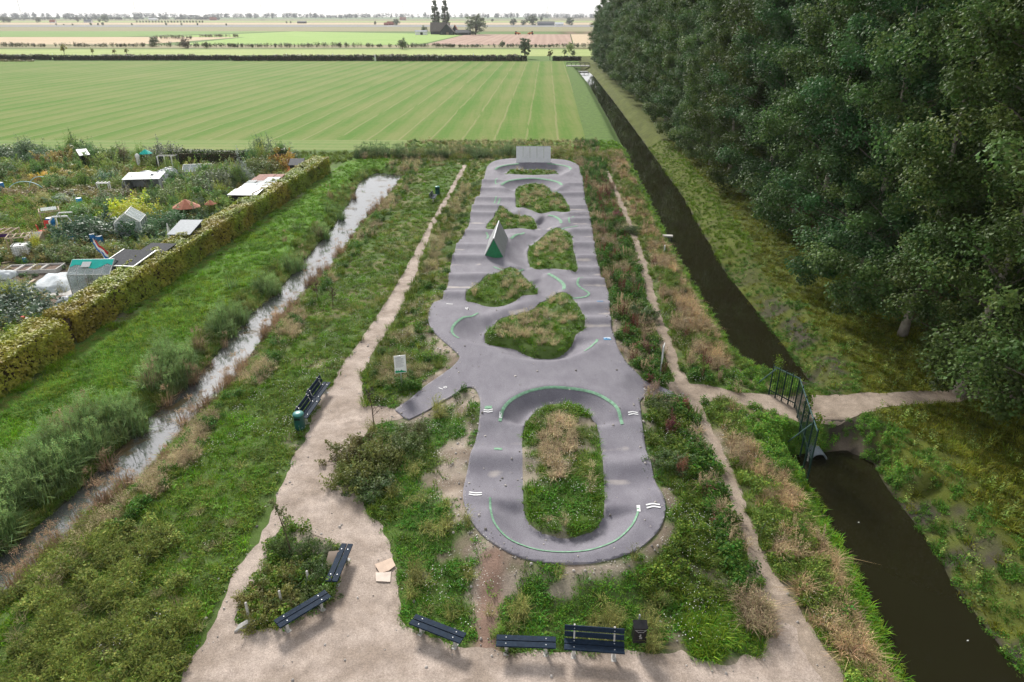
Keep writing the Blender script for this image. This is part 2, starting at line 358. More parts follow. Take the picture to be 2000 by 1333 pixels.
def field_mat(name, c0, c1, c2=None, direction=(.046, 1.0), period=5.1, rows=None):
    """a mown or ploughed field: bands across the driving direction, blotches and stubble grain"""
    m = bpy.data.materials.new(name); m.use_nodes = True
    n, l = m.node_tree.nodes, m.node_tree.links
    b = n['Principled BSDF']; b.inputs['Roughness'].default_value = .95; b.inputs['Specular IOR Level'].default_value = .1
    tc = n.new('ShaderNodeTexCoord')
    ln = math.hypot(*direction); nx, ny = direction[1]/ln, -direction[0]/ln
    dot = n.new('ShaderNodeVectorMath'); dot.operation = 'DOT_PRODUCT'; dot.inputs[1].default_value = (nx, ny, 0); l.new(tc.outputs['Object'], dot.inputs[0])
    def noise(s, d, vec=None, r=.55):
        q = n.new('ShaderNodeTexNoise'); q.inputs['Scale'].default_value = s; q.inputs['Detail'].default_value = d; q.inputs['Roughness'].default_value = r
        l.new(vec if vec else tc.outputs['Object'], q.inputs['Vector']); return q.outputs[0]
    def math_(op, a, b_=None, c=None):
        q = n.new('ShaderNodeMath'); q.operation = op
        for i, x in enumerate((a, b_, c)):
            if x is None: continue
            if isinstance(x, (int, float)): q.inputs[i].default_value = x
            else: l.new(x, q.inputs[i])
        return q.outputs[0]
    wob = noise(.06, 3)
    s = math_('ADD', dot.outputs['Value'], math_('MULTIPLY', wob, .7))
    ph = math_('MULTIPLY', s, 2*math.pi/period)
    w1 = math_('SINE', ph)
    # every second pass is a little different
    w2 = math_('SINE', math_('MULTIPLY', ph, .37))
    mp = n.new('ShaderNodeMapping'); mp.inputs['Rotation'].default_value = (0, 0, math.atan2(direction[0], direction[1])); mp.inputs['Scale'].default_value = (1.6, .05, 1)
    l.new(tc.outputs['Object'], mp.inputs[0])
    st = noise(1.0, 4, mp.outputs[0], .7)
    blot = noise(.035, 5)
    f = math_('ADD', math_('MULTIPLY', w1, .25), math_('MULTIPLY', w2, .12))
    f = math_('ADD', f, math_('MULTIPLY', math_('SUBTRACT', st, .5), 1.1))
    f = math_('ADD', f, math_('MULTIPLY', math_('SUBTRACT', blot, .5), 1.3))
    f = math_('ADD', f, math_('MULTIPLY', math_('SUBTRACT', noise(.9, 5, None, .75), .5), 1.2))
    f = math_('ADD', f, .5)
    cl = n.new('ShaderNodeClamp'); l.new(f, cl.inputs[0])
    mx = n.new('ShaderNodeMix'); mx.data_type = 'RGBA'; mx.inputs[6].default_value = (*c0, 1); mx.inputs[7].default_value = (*c1, 1); l.new(cl.outputs[0], mx.inputs[0])
    cur = mx.outputs[2]
    if c2:      # thin wheel tracks
        saw = math_('FRACT', math_('DIVIDE', s, period*1.0))
        tr = math_('LESS_THAN', math_('ABSOLUTE', math_('SUBTRACT', saw, .5)), .035)
        tr = math_('MULTIPLY', tr, math_('GREATER_THAN', st, .42))
        m2 = n.new('ShaderNodeMix'); m2.data_type = 'RGBA'; m2.inputs[7].default_value = (*c2, 1); l.new(math_('MULTIPLY', tr, .42), m2.inputs[0]); l.new(cur, m2.inputs[6]); cur = m2.outputs[2]
    l.new(cur, b.inputs['Base Color'])
    return m
def panel_mat(name, col, rough=.4, metal=0.0):
    return mat(name, col, rough, metal, noise=.12, scale=3, bump=.05)

M = {}
M['ground'] = ground_mat('ground_soil_and_turf')
M['asphalt'] = asphalt_mat()
M['gravel'] = gravel_mat('pale_gravel', (.30, .240, .195), (.46, .38, .325))
M['trail'] = gravel_mat('trodden_earth', (.24, .19, .145), (.37, .30, .24))
M['canal'] = water_mat('canal_water', (.016, .015, .007), .04, .10, 1.6)
M['creek'] = water_mat('creek_water', (.085, .085, .080), .04, .10, 2.6)
M['creek'].node_tree.nodes['Principled BSDF'].inputs['IOR'].default_value = 1.9
def _weed(m):        # patches of floating weed and mud break the mirror
    n, l = m.node_tree.nodes, m.node_tree.links; b = n['Principled BSDF']; tc = n.new('ShaderNodeTexCoord'); nt = n.new('ShaderNodeTexNoise'); nt.inputs['Scale'].default_value = .55; nt.inputs['Detail'].default_value = 8; nt.inputs['Roughness'].default_value = .7
    l.new(tc.outputs['Object'], nt.inputs['Vector']); mr = n.new('ShaderNodeMapRange'); mr.inputs[1].default_value = .55; mr.inputs[2].default_value = .62; l.new(nt.outputs[0], mr.inputs[0])
    mx = n.new('ShaderNodeMix'); mx.data_type = 'RGBA'; mx.inputs[6].default_value = (.075, .078, .080, 1); mx.inputs[7].default_value = (.085, .065, .035, 1); l.new(mr.outputs[0], mx.inputs[0]); l.new(mx.outputs[2], b.inputs['Base Color'])
    r = n.new('ShaderNodeMapRange'); r.inputs[3].default_value = 1.0; r.inputs[4].default_value = .1; l.new(mr.outputs[0], r.inputs[0]); l.new(r.outputs[0], b.inputs['Specular IOR Level'])
_weed(M['creek'])
M['leaf'] = leaf_mat('leaves', spec=.25, trans=.3)
M['poplar'] = leaf_mat('poplar_leaves', back=(1.25, 1.2, 1.2), rough=.5, trans=.32, spec=.12, var=.6)
M['tuft'] = leaf_mat('grass_blades', back=(1, 1, 1), rough=.7, trans=.25, spec=.2, instanced=True, var=.45)
M['bark'] = mat('pale_bark', (.34, .30, .25), .9, noise=.35, scale=3, bump=.5, bscale=12)
M['limb'] = mat('dark_limb_bark', (.14, .12, .10), .9, noise=.3, scale=4)
M['twig'] = mat('brown_twig', (.10, .07, .05), .9, noise=.3, scale=6)
M['bench'] = mat('dark_blue_grey_plank', (.012, .024, .044), .75, noise=.25, scale=9, bump=.15, spec=.15)
M['galv'] = mat('galvanised_steel', (.50, .51, .52), .4, .7, noise=.12, scale=12)
M['concrete'] = mat('pale_concrete', (.52, .50, .47), .85, noise=.15, scale=9, bump=.2)
M['binGreen'] = mat('dark_green_paint', (.012, .075, .062), .35, noise=.12, scale=5)
M['binLid'] = mat('teal_green_lid', (.06, .22, .20), .4, noise=.1, scale=5)
M['black'] = mat('black_plastic', (.012, .012, .014), .4, noise=.15, scale=6)
M['white'] = mat('white_paint', (.86, .86, .84), .5, noise=.06, scale=7)
M['mark'] = mat('white_marking_paint', (.72, .72, .72), .7, noise=.12, scale=9)
M['lineGreen'] = mat('mint_green_marking_paint', (.17, .32, .21), .8, noise=.3, scale=7)
M['blue'] = mat('blue_marking_paint', (.05, .28, .55), .7, noise=.15, scale=7)
M['signGreen'] = mat('sign_green', (.02, .30, .13), .5)
M['signText'] = mat('sign_grey_print', (.42, .42, .44), .6)
M['fence'] = mat('dark_green_steel', (.010, .028, .024), .5, noise=.1, scale=9)
M['strut'] = mat('weathered_green_steel', (.10, .17, .17), .5, .3, noise=.2, scale=9)
M['card'] = mat('cardboard', (.60, .46, .36), .9, noise=.1, scale=4)
M['cardLight'] = mat('pale_cardboard', (.66, .56, .48), .9, noise=.08, scale=4)
M['wedgeTop'] = mat('grey_composite_panel', (.33, .34, .34), .6, noise=.10, scale=4, bump=.1)
M['wedgeGreen'] = mat('green_gable_panel', (.028, .20, .085), .6, noise=.18, scale=5)
M['wallPanel'] = mat('pale_riding_panel', (.74, .75, .76), .55, noise=.05, scale=3)
M['glass'] = mat('greenhouse_glass', (.45, .52, .52), .12, spec=.8)
M['glass'].node_tree.nodes['Principled BSDF'].inputs['Alpha'].default_value = .42
M['alu'] = mat('aluminium_frame', (.62, .63, .62), .35, .5, noise=.08, scale=9)
M['teal'] = mat('teal_sheet', (.02, .48, .40), .5, noise=.12, scale=3)
M['felt'] = mat('black_roofing_felt', (.035, .038, .045), .85, noise=.35, scale=7, bump=.2)
M['feltGrey'] = mat('grey_roof_sheet', (.20, .23, .26), .6, noise=.15, scale=5)
M['wood'] = mat('weathered_wood', (.26, .19, .13), .85, noise=.3, scale=7, bump=.2)
M['woodPale'] = mat('pale_timber', (.46, .37, .27), .85, noise=.2, scale=7, bump=.2)
M['woodDark'] = mat('dark_timber', (.03, .035, .035), .8, noise=.3, scale=7)
M['barrel'] = mat('blue_plastic_barrel', (.015, .16, .42), .4, noise=.12, scale=4)
M['tarp'] = mat('light_blue_tarp', (.04, .32, .62), .45, noise=.15, scale=4)
M['plastic'] = mat('white_plastic_sheet', (.50, .52, .54), .5, noise=.15, scale=5, bump=.4)
M['fleece'] = mat('pale_grey_fleece', (.50, .54, .56), .7, noise=.22, scale=3, bump=.6)
M['orange'] = mat('orange_red_fabric', (.46, .19, .12), .7, noise=.12, scale=4)
M['rust'] = mat('rusty_roof_sheet', (.27, .13, .10), .8, noise=.35, scale=5)
M['soil'] = mat('bare_brown_soil', (.17, .12, .09), .95, noise=.3, scale=7, bump=.8)
M['red'] = mat('red_cloth', (.60, .06, .05), .7)
M['blueCloth'] = mat('blue_cloth', (.03, .16, .50), .7)
M['brick'] = mat('red_brick', (.32, .12, .08), .85, noise=.2, scale=2)
M['thatch'] = mat('grey_thatch', (.16, .14, .125), .95, noise=.25, scale=1.2, bump=.4)
M['roofRed'] = mat('red_tile_roof', (.35, .13, .09), .8, noise=.2, scale=2)
M['roofGrey'] = mat('grey_barn_roof', (.16, .16, .17), .8, noise=.15, scale=1)
M['steel'] = mat('pylon_steel', (.35, .36, .37), .6, .2)
M['machine'] = mat('orange_machine_paint', (.60, .14, .04), .5)
M['hoop'] = mat('pale_blue_pipe', (.40, .62, .66), .5)
M['purple'] = mat('purple_cloth', (.09, .03, .16), .7)
M['yellow'] = mat('ochre_board', (.45, .30, .12), .8, noise=.2, scale=5)
M['stoneW'] = mat('white_stone', (.58, .55, .52), .9, noise=.15, scale=20)
# ------------------------------------------------------------------ outlines read from the photograph, laid on the ground
ZW_CANAL, ZW_CREEK = -1.1, -.7
CANAL_S = PP([(1540, 890), (1562, 925), (1590, 968), (1640, 1060), (1700, 1180), (1770, 1333), (1893, 1600), (2195, 1600), (1990, 1320), (1880, 1170), (1810, 1060), (1745, 970), (1705, 905), (1655, 880), (1600, 884)], ZW_CANAL)
CANAL_N = PP([(1126, 135), (1150, 165), (1190, 235), (1250, 350), (1310, 475), (1370, 580), (1430, 680), (1462, 725), (1510, 748), (1585, 768), (1583, 745), (1500, 640), (1420, 540), (1330, 380), (1240, 255), (1196, 196), (1160, 150), (1142, 135)], ZW_CANAL)
CREEK = PP([(783, 344), (764, 374), (738, 402), (704, 435), (644, 518), (568, 594), (511, 662), (453, 743), (344, 847), (283, 925), (187, 999), (114, 1067), (16, 1161), (-220, 1330), (-420, 1330), (-200, 1210), (0, 1085), (65, 1038), (190, 925), (270, 838), (340, 775), (405, 715), (475, 628), (545, 568), (595, 508), (655, 440), (685, 390), (705, 355), (735, 338)], ZW_CREEK)
GRAVEL = PP([(905, 322), (868, 388), (830, 452), (790, 530), (748, 600), (703, 668), (668, 716), (648, 752), (625, 772), (600, 825), (596, 860), (562, 920), (545, 980), (502, 1050), (462, 1110), (430, 1170), (395, 1250), (345, 1333), (235, 1600),
             (1760, 1600), (1610, 1340), (1582, 1290), (1555, 1225), (1515, 1215), (1500, 1280), (1440, 1292), (1280, 1276), (1090, 1280), (960, 1268), (905, 1262), (830, 1248), (796, 1228), (787, 1195), (775, 1150), (768, 1090), (742, 1025), (692, 965), (655, 935), (650, 905), (690, 862), (740, 830), (805, 812), (772, 800), (716, 790), (703, 752), (724, 692), (756, 648), (790, 590), (815, 530), (842, 452), (880, 384), (912, 324)])
PLANTER = PP([(468, 1212), (478, 1160), (508, 1112), (530, 1060), (560, 1030), (600, 1035), (655, 1065), (668, 1090), (655, 1150), (628, 1180), (555, 1222), (500, 1226)])
TRAIL = [(1186, 335, .35), (1208, 385, .4), (1236, 455, .45), (1258, 520, .5), (1278, 600, .55), (1300, 668, .55), (1318, 720, .5), (1345, 765, .7), (1368, 805, .32), (1392, 860, .35), (1420, 920, .45), (1445, 1000, .5), (1480, 1090, .55), (1525, 1180, .8), (1570, 1265, 1.1), (1600, 1320, 1.3)]
CAUSE = PP([(1305, 748), (1345, 748), (1375, 752), (1440, 768), (1535, 773), (1640, 772), (1730, 768), (1830, 762), (2300, 742), (2300, 768), (1830, 786), (1725, 795), (1672, 812), (1640, 824), (1600, 828), (1560, 826), (1530, 812), (1480, 796), (1410, 782), (1370, 790), (1340, 782), (1312, 768)])
HEDGE_X = lambda y: -26.2+(y-37)*.06              # foot of the beech hedge, on the meadow side

# ------------------------------------------------------------------ the pump track: outline, islands, lips, rollers -> height map
ZT = .40
OUT = catmull(PP([(1100, 1110), (1040, 1103), (990, 1085), (945, 1055), (918, 1020), (905, 980), (906, 950), (914, 910), (925, 870), (935, 830), (938, 790), (932, 768), (922, 758), (905, 760), (880, 772)], ZT), False, 4)
ARM_L = PP([(835, 800), (795, 818), (770, 797), (815, 768)], .1)
OUT2 = catmull(PP([(880, 722), (897, 706), (892, 694), (862, 668), (845, 650), (837, 633), (838, 613), (848, 593), (864, 587)], ZT), False, 4)
OUT3 = PP([(868, 575), (875, 556), (880, 519), (887, 494), (896, 472), (908, 457), (916, 438), (921, 408), (928, 391), (936, 386), (941, 359), (946, 349), (949, 336)], .3)
OUT4 = catmull(PP([(951, 327), (960, 319), (976, 314), (1010, 312), (1075, 313), (1106, 315), (1121, 320), (1130, 326), (1133, 340)], ZT), False, 4)
OUT5 = PP([(1138, 349), (1140, 372), (1145, 398), (1150, 417), (1155, 440), (1160, 469), (1164, 498), (1169, 519), (1174, 540), (1182, 556), (1190, 575), (1192, 621), (1195, 646)], .3)
OUT6 = catmull(PP([(1201, 654), (1206, 677), (1225, 711), (1258, 737)], ZT), False, 4)
ARM_R = PP([(1290, 752), (1318, 764), (1306, 778), (1285, 772)], .12)
OUT7 = catmull(PP([(1256, 773), (1250, 786), (1252, 815), (1258, 850), (1266, 890), (1278, 930), (1292, 965), (1299, 990), (1296, 1020), (1280, 1050), (1245, 1080), (1200, 1098), (1150, 1108), (1100, 1110)], ZT), False, 4)
OUTLINE = np.vstack([OUT, ARM_L, OUT2, OUT3, OUT4, OUT5, OUT6, ARM_R, OUT7[:-1]])
def isl(pts, z=.2): return catmull(PP(pts, z), True, 3)
ISL = [
 isl([(1021, 869), (1022, 930), (1024, 995), (1030, 1019), (1048, 1037), (1075, 1047), (1105, 1051), (1135, 1047), (1162, 1035), (1177, 1013), (1180, 980), (1178, 932), (1171, 869), (1165, 839), (1150, 815), (1126, 801), (1093, 797), (1060, 803), (1036, 818), (1024, 839)], .1),
 isl([(946, 660), (955, 650), (982, 628), (1029, 614.5), (1056, 596), (1079, 584), (1101, 580), (1117, 585), (1128, 603), (1140, 621), (1141, 646), (1126, 657), (1117, 673), (1101, 689), (1079, 698), (1045, 696), (1022, 688), (1004, 679), (977, 674), (955, 670)]),
 isl([(910, 592), (914.5, 572), (928, 560.5), (946, 549), (966, 540), (986.5, 530), (1000, 529), (1018, 537), (1029, 549), (1049, 569), (1049, 578), (1036, 584), (1018, 585), (1000, 596), (986, 603), (966, 605), (946, 603), (928, 596)]),
 isl([(1030, 500), (1033, 488), (1048, 475), (1061, 465), (1075, 452), (1092, 451), (1109, 458), (1117, 465), (1119, 488), (1128, 534), (1111, 532), (1092, 528), (1071, 527), (1050, 529), (1039, 525), (1033, 513)]),
 isl([(951, 450), (954, 437), (966, 425), (975, 408), (987, 410), (1006, 423), (1037, 427), (1050, 448), (1037, 452), (1014, 449), (987, 452)]),
 isl([(1008, 372), (1021, 366), (1050, 364), (1071, 370), (1080, 381), (1100, 387), (1109, 402), (1112, 418), (1081, 415), (1060, 420), (1046, 420), (1029, 412), (1010, 410), (1007, 393)]),
 isl([(991, 343.5), (994, 337), (1018, 334), (1063, 335), (1087, 339), (1087, 343.5), (1040, 344)])]
LIP = {   # name: (lip pixels, inner-edge pixels, lip height, end height, inner height, taper)
 'south': ([(957, 966), (958.6, 995), (967, 1022), (991, 1049), (1024, 1065), (1060, 1074), (1105, 1077), (1150, 1073), (1186, 1062), (1210, 1049), (1234, 1025), (1244, 1004), (1247, 988)],
           [(1022, 950), (1024, 995), (1030, 1019), (1048, 1037), (1075, 1047), (1105, 1051), (1135, 1047), (1162, 1035), (1177, 1013), (1180, 980), (1180, 950)], .95, .55, .08, .10),
 'north': ([(976, 815), (983, 797), (1000, 779), (1030, 764), (1066, 756), (1096, 755.6), (1135, 760), (1165, 768), (1192, 783), (1207, 798), (1216, 820)],
           [(1022, 862), (1024, 839), (1036, 818), (1060, 803), (1093, 797), (1126, 801), (1150, 815), (1165, 839), (1171, 862)], .98, .5, .05, .10),
 'west': ([(934, 608), (910, 617), (894, 627), (885, 637), (882.6, 645), (886, 653), (896, 660), (917, 667), (944, 673), (964, 679), (986, 691), (1011, 699), (1045, 703), (1090, 702), (1124, 693), (1148, 682), (1164, 667), (1169, 652)],
          [(985, 624), (982, 628), (955, 650), (946, 660), (955, 670), (977, 674), (1004, 679), (1022, 688), (1045, 696), (1079, 698), (1101, 689), (1117, 673), (1126, 657), (1141, 646)], .92, .5, .1, .08),
 'f1': ([(990, 341), (974, 336), (967, 331), (974, 326), (991, 322), (1014, 319.5), (1040, 319), (1069, 319.5), (1092, 322), (1111, 326), (1115, 331), (1103, 338), (1089, 341)],
        [(992, 340), (994, 337), (1018, 334), (1063, 335), (1087, 339)], .95, .6, .2, .1),
 'f2': ([(1006, 371), (987, 366), (979, 361), (987, 355.6), (1004, 351), (1040, 348), (1071, 351), (1090, 355.6), (1098, 361), (1090, 366), (1078, 370)],
        [(1008, 372), (1021, 366), (1050, 364), (1071, 370), (1078, 377)], .95, .5, .15, .1),
 'm1': ([(1062, 419), (1071, 420), (1084, 423), (1094, 430), (1096, 436), (1090, 442), (1078, 447)],
        [(1040, 428), (1046, 438), (1052, 450)], .8, .45, .15, .18),
 'm2': ([(1024, 451), (1006, 459.6), (997.6, 466), (990, 479.6), (987, 494), (993, 509), (1008, 517), (1028, 524)],
        [(1066, 458), (1048, 475), (1033, 488), (1030, 500), (1033, 513), (1038, 525)], .85, .5, .1, .12),
 'm3': ([(1060, 531), (1071, 533.5), (1090, 545), (1101, 556), (1101, 565), (1090, 571), (1072, 577)],
        [(1018, 537), (1029, 549), (1049, 569), (1049, 578)], .85, .45, .15, .18),
}
CT = [(960, 720, .85), (1060, 725, .85), (1160, 715, .85), (1210, 735, .8), (905, 735, .7), (1255, 750, .6), (860, 762, .42), (800, 798, .06), (1288, 760, .3), (1312, 768, .06), (1010, 740, .85), (1110, 740, .88),
      (925, 990, .85), (940, 1035, .85), (990, 1078, .85), (1100, 1097, .85), (1205, 1083, .85), (1265, 1040, .85), (1285, 990, .85), (970, 930, .3), (1235, 930, .3), (965, 860, .4), (1222, 860, .4), (950, 800, .85), (1236, 805, .85), (1000, 900, .25), (1195, 900, .25),
      (1100, 920, .25), (1090, 860, .2), (1100, 1000, .15), (855, 630, .88), (870, 605, .85), (895, 675, .88), (930, 690, .88), (910, 560, .4), (905, 520, .4), (925, 480, .42), (935, 440, .4), (950, 400, .4), (955, 372, .45), (900, 585, .5),
      (960, 512, .6), (975, 480, .62), (1000, 455, .6), (945, 495, .6), (1165, 600, .4), (1150, 520, .4), (1140, 470, .4), (1128, 400, .4), (1170, 640, .5), (1125, 560, .55), (1110, 432, .55), (1040, 346, .85), (1122, 333, .8), (960, 340, .7), (1040, 315, .9), (960, 352, .6), (1120, 356, .6),
      (980, 570, .4), (1050, 645, .4), (1080, 500, .4), (1000, 435, .4), (1060, 395, .4), (1040, 339, .4), (1080, 540, .4), (1060, 590, .4)]
ROLL = [(870, 577, 915, 577), (877, 541, 945, 541), (884, 504, 945, 506), (892, 481, 938, 482), (908, 453, 950, 454), (920, 418, 965, 419), (925, 404, 972, 404), (932, 388, 1006, 390), (940, 370, 1006, 372), (944, 356, 980, 357),
        (1110, 405, 1150, 404), (1113, 420, 1152, 419), (1115, 432, 1155, 431), (1118, 452, 1158, 452), (1120, 478, 1162, 478), (1124, 504, 1166, 504), (1128, 527, 1172, 527), (1135, 552, 1182, 551), (1140, 598, 1192, 597), (1143, 628, 1194, 628), (1085, 381, 1142, 380), (1075, 362, 1140, 363),
        (924, 893, 1022, 893), (1172, 907, 1270, 907), (1010, 558, 1040, 590), (965, 620, 1010, 600), (1056, 430, 1035, 415), (1010, 415, 1025, 405), (1000, 500, 1030, 502), (1000, 480, 1035, 486)]
DUST = [(868, 589, 908, 589), (872, 563, 925, 563), (880, 519, 935, 520), (889, 491, 930, 493), (898, 471, 940, 472), (914, 437, 952, 438), (1112, 412, 1148, 412), (1117, 424, 1152, 424), (1120, 441, 1156, 441), (1122, 464, 1160, 464), (1122, 491, 1163, 491), (1126, 512, 1168, 512), (1140, 539, 1175, 539), (1140, 563, 1185, 563), (1141, 642, 1194, 642), (1170, 616, 1192, 616),
        (1000, 869, 1022, 869), (965, 926, 1022, 924), (1172, 880, 1222, 879), (1180, 940, 1228, 944), (1075, 446, 1050, 452), (1085, 440, 1070, 447), (1025, 610, 1000, 618)]
GX0, GX1, GY0, GY1, GS = -9.0, 13.0, 14.0, 99.0, .125
KH = .68                                            # overall relief of the track
LIP = {k: (a, b, zl*KH, ze*KH*.8, zi*KH*.6, tp) for k, (a, b, zl, ze, zi, tp) in LIP.items()}
CT = [(a, b, z*KH) for a, b, z in CT]
gx = np.arange(GX0, GX1+.01, GS); gy = np.arange(GY0, GY1+.01, GS); XX, YY = np.meshgrid(gx, gy)
num = np.zeros_like(XX); den = np.zeros_like(XX)
for a, b, z in CT:
    p = P(a, b, z); w = 1/((XX-p[0])**2+((YY-p[1])*.8)**2+.35)**1.7; num += w*z; den += w
HT = num/den
for i, (a, b, c, d) in enumerate(ROLL):
    p, q = P(a, b, .35), P(c, d, .35)
    D, t = seg_dist(XX, YY, [p[:2], q[:2]])
    HT += (.31 if i < 24 else .22)*np.exp(-(D/.70)**2)
for k, (lp, ip, zl, ze, zi, tp) in LIP.items():
    L = catmull(PP(lp, zl), False, 4); I = catmull(PP(ip, zi), False, 3)
    poly = np.vstack([L, I[::-1]])
    ins = inside(XX, YY, poly)
    D, t = seg_dist(XX, YY, L); E, _ = seg_dist(XX, YY, I)
    s = t/(len(L)-1); edge = smooth(np.minimum(s, 1-s)/tp)
    top = ze+(zl-ze)*edge
    fr = np.clip(D/(D+E+1e-6), 0, 1)
    hb = top-(top-zi)*(1-(1-fr)**2.0)
    endw = smooth(np.minimum(s, 1-s)/(tp*.6))            # the bowl runs out into the lanes at both ends
    HT = np.where(ins, HT*(1-endw)+hb*endw, HT)
    # rim: bring the ground behind the lip up to its level
    w = np.where(ins, 0, np.exp(-(D/.7)**2))*endw
    HT = HT*(1-w)+top*w
def blur(A, r):
    for ax in (0, 1):
        B = np.zeros_like(A); ws = 0
        for o in range(-3*r, 3*r+1):
            w = math.exp(-.5*(o/r)**2); B += w*np.take(A, np.clip(np.arange(A.shape[ax])+o, 0, A.shape[ax]-1), axis=ax); ws += w
        A = B/ws
    return A
HT = blur(HT, 1)
for _e in (P(780, 806), P(1315, 770)):                       # both arms run out level with the paths
    _w = smooth((np.hypot(XX-_e[0], YY-_e[1])-.3)/2.6); HT = HT*_w+.02*(1-_w)
def HTf(x, y):
    u = np.clip((np.asarray(x, float)-GX0)/GS, 0, len(gx)-1.001); v = np.clip((np.asarray(y, float)-GY0)/GS, 0, len(gy)-1.001)
    i = u.astype(int); j = v.astype(int); a = u-i; b = v-j
    return (HT[j, i]*(1-a)+HT[j, i+1]*a)*(1-b)+(HT[j+1, i]*(1-a)+HT[j+1, i+1]*a)*b
def sd_track_out(x, y): return sdf(x, y, OUTLINE)
def sd_islands(x, y): return np.max([sdf(x, y, I) for I in ISL], axis=0)

# ------------------------------------------------------------------ zones and heights of the open ground
def trail_f(x, y):
    pts = np.array([P(a, b)[:2] for a, b, _ in TRAIL]); wd = np.array([w for *_, w in TRAIL])
    d, t = seg_dist(x, y, pts)
    w = np.interp(t, np.arange(len(wd)), wd)*.6
    return np.maximum(w-d, sdf(x, y, CAUSE))+(fbm(x*1.7, y*1.7, 5)-.5)*.45
def gravel_f(x, y):
    g = np.minimum(sdf(x, y, GRAVEL), -sdf(x, y, PLANTER))
    return g+(fbm(x*1.1, y*1.1, 9, 5)-.5)*(.85-.6*smooth((y-26)/14))
def zones(x, y):
    Z = {}
    Z['canal'] = np.maximum(sdf(x, y, CANAL_N), sdf(x, y, CANAL_S))
    Z['creek'] = sdf(x, y, CREEK)
    near = (x > GX0) & (x < GX1) & (y > GY0) & (y < GY1)
    Z['track'] = np.full(x.shape, -9.0); Z['isl'] = np.full(x.shape, -9.0)
    if near.any():
        Z['track'][near] = sd_track_out(x[near], y[near]); Z['isl'][near] = sd_islands(x[near], y[near])
    Z['gravel'] = np.full(x.shape, -9.0); Z['trail'] = np.full(x.shape, -9.0)
    q = (x > -18) & (x < 34) & (y > 8) & (y < 100)
    if q.any(): Z['gravel'][q] = gravel_f(x[q], y[q]); Z['trail'][q] = trail_f(x[q], y[q])
    # centre line of the canal: which bank
    xc = np.where(y < 61, 15.0+(y-21)*.033, 16.4+(y-61)*.0478)
    Z['east'] = x-xc
    Z['west'] = x-np.interp(y, CRY, CRX)
    Z['hedge'] = x-HEDGE_X(y)
    return Z
_cl = PP([(-300, 1300), (0, 1115), (120, 1015), (235, 880), (370, 745), (490, 640), (570, 578), (650, 478), (710, 395), (740, 345), (770, 322)], ZW_CREEK)
_o = np.argsort(_cl[:, 1]); CRX, CRY = _cl[_o, 0], _cl[_o, 1]
_rim = OUTLINE[::1]
def ground_z(x, y, Z=None, under=True):
    Z = Z or zones(x, y)
    nearm = ((y < 100) & (y > 5) & (x > -60) & (x < 40)).astype(float)
    z = (fbm(x*.35, y*.35, 3)-.5)*.16*nearm+(fbm(x*1.4, y*1.4, 8)-.5)*.07*nearm
    z = np.where((Z['gravel'] > -.4) | (Z['trail'] > -.3), z*.35, z)
    # slightly raised bank between creek and path, sloping meadow left of the creek
    s = Z['canal']; bank = np.where((Z['east'] < 0), 1.9, 2.6); cw = (y > 24) & (y < 36) & (np.abs(Z['east']) < 3.6)
    bank = np.where(cw, 1.1, bank)
    z = np.where(s > -bank, np.where(s > 0, ZW_CANAL-.7*smooth(s/.9), z+(ZW_CANAL-z)*(1-smooth(-s/bank))), z)
    s = Z['creek']; bank = 1.9
    z = np.where(s > -bank, np.where(s > 0, ZW_CREEK-.5*smooth(s/.8), z+(ZW_CREEK-z)*(1-smooth(-s/bank))), z)
    t = Z['track']
    m = t > -2.4
    if m.any():
        xi, yi = x[m], y[m]
        # nearest point of the outline carries the edge height outwards, falling to the ground
        best = np.full(xi.shape, 1e9); hx = np.zeros(xi.shape); hy = np.zeros(xi.shape)
        L = np.vstack([_rim, _rim[:1]])
        for i in range(len(L)-1):
            ax, ay = L[i]; dx, dy = L[i+1]-L[i]; q = dx*dx+dy*dy+1e-9
            tt = np.clip(((xi-ax)*dx+(yi-ay)*dy)/q, 0, 1); cx, cy = ax+tt*dx, ay+tt*dy
            d = (xi-cx)**2+(yi-cy)**2; k = d < best; best = np.where(k, d, best); hx = np.where(k, cx, hx); hy = np.where(k, cy, hy)
        edge = HTf(hx, hy)
        ti = t[m]; fall = 1-smooth(np.clip(-ti/2.2, 0, 1)); fall = fall*.75+.25*fall**3
        outside = z[m]*(1-fall)+(edge-.06)*fall
        grass = Z['isl'][m]
        wob = (fbm(xi*1.1, yi*1.1, 21)-.45)*.35
        ins = HTf(xi, yi)-np.where(grass > 0, -.02-wob*smooth(grass/.9)-.12*smooth(grass/1.2), (.05+.13*smooth(np.minimum(ti, -grass)/.5)) if under else 0)
        z = z.copy(); z[m] = np.where(ti > 0, ins, outside)
    return z

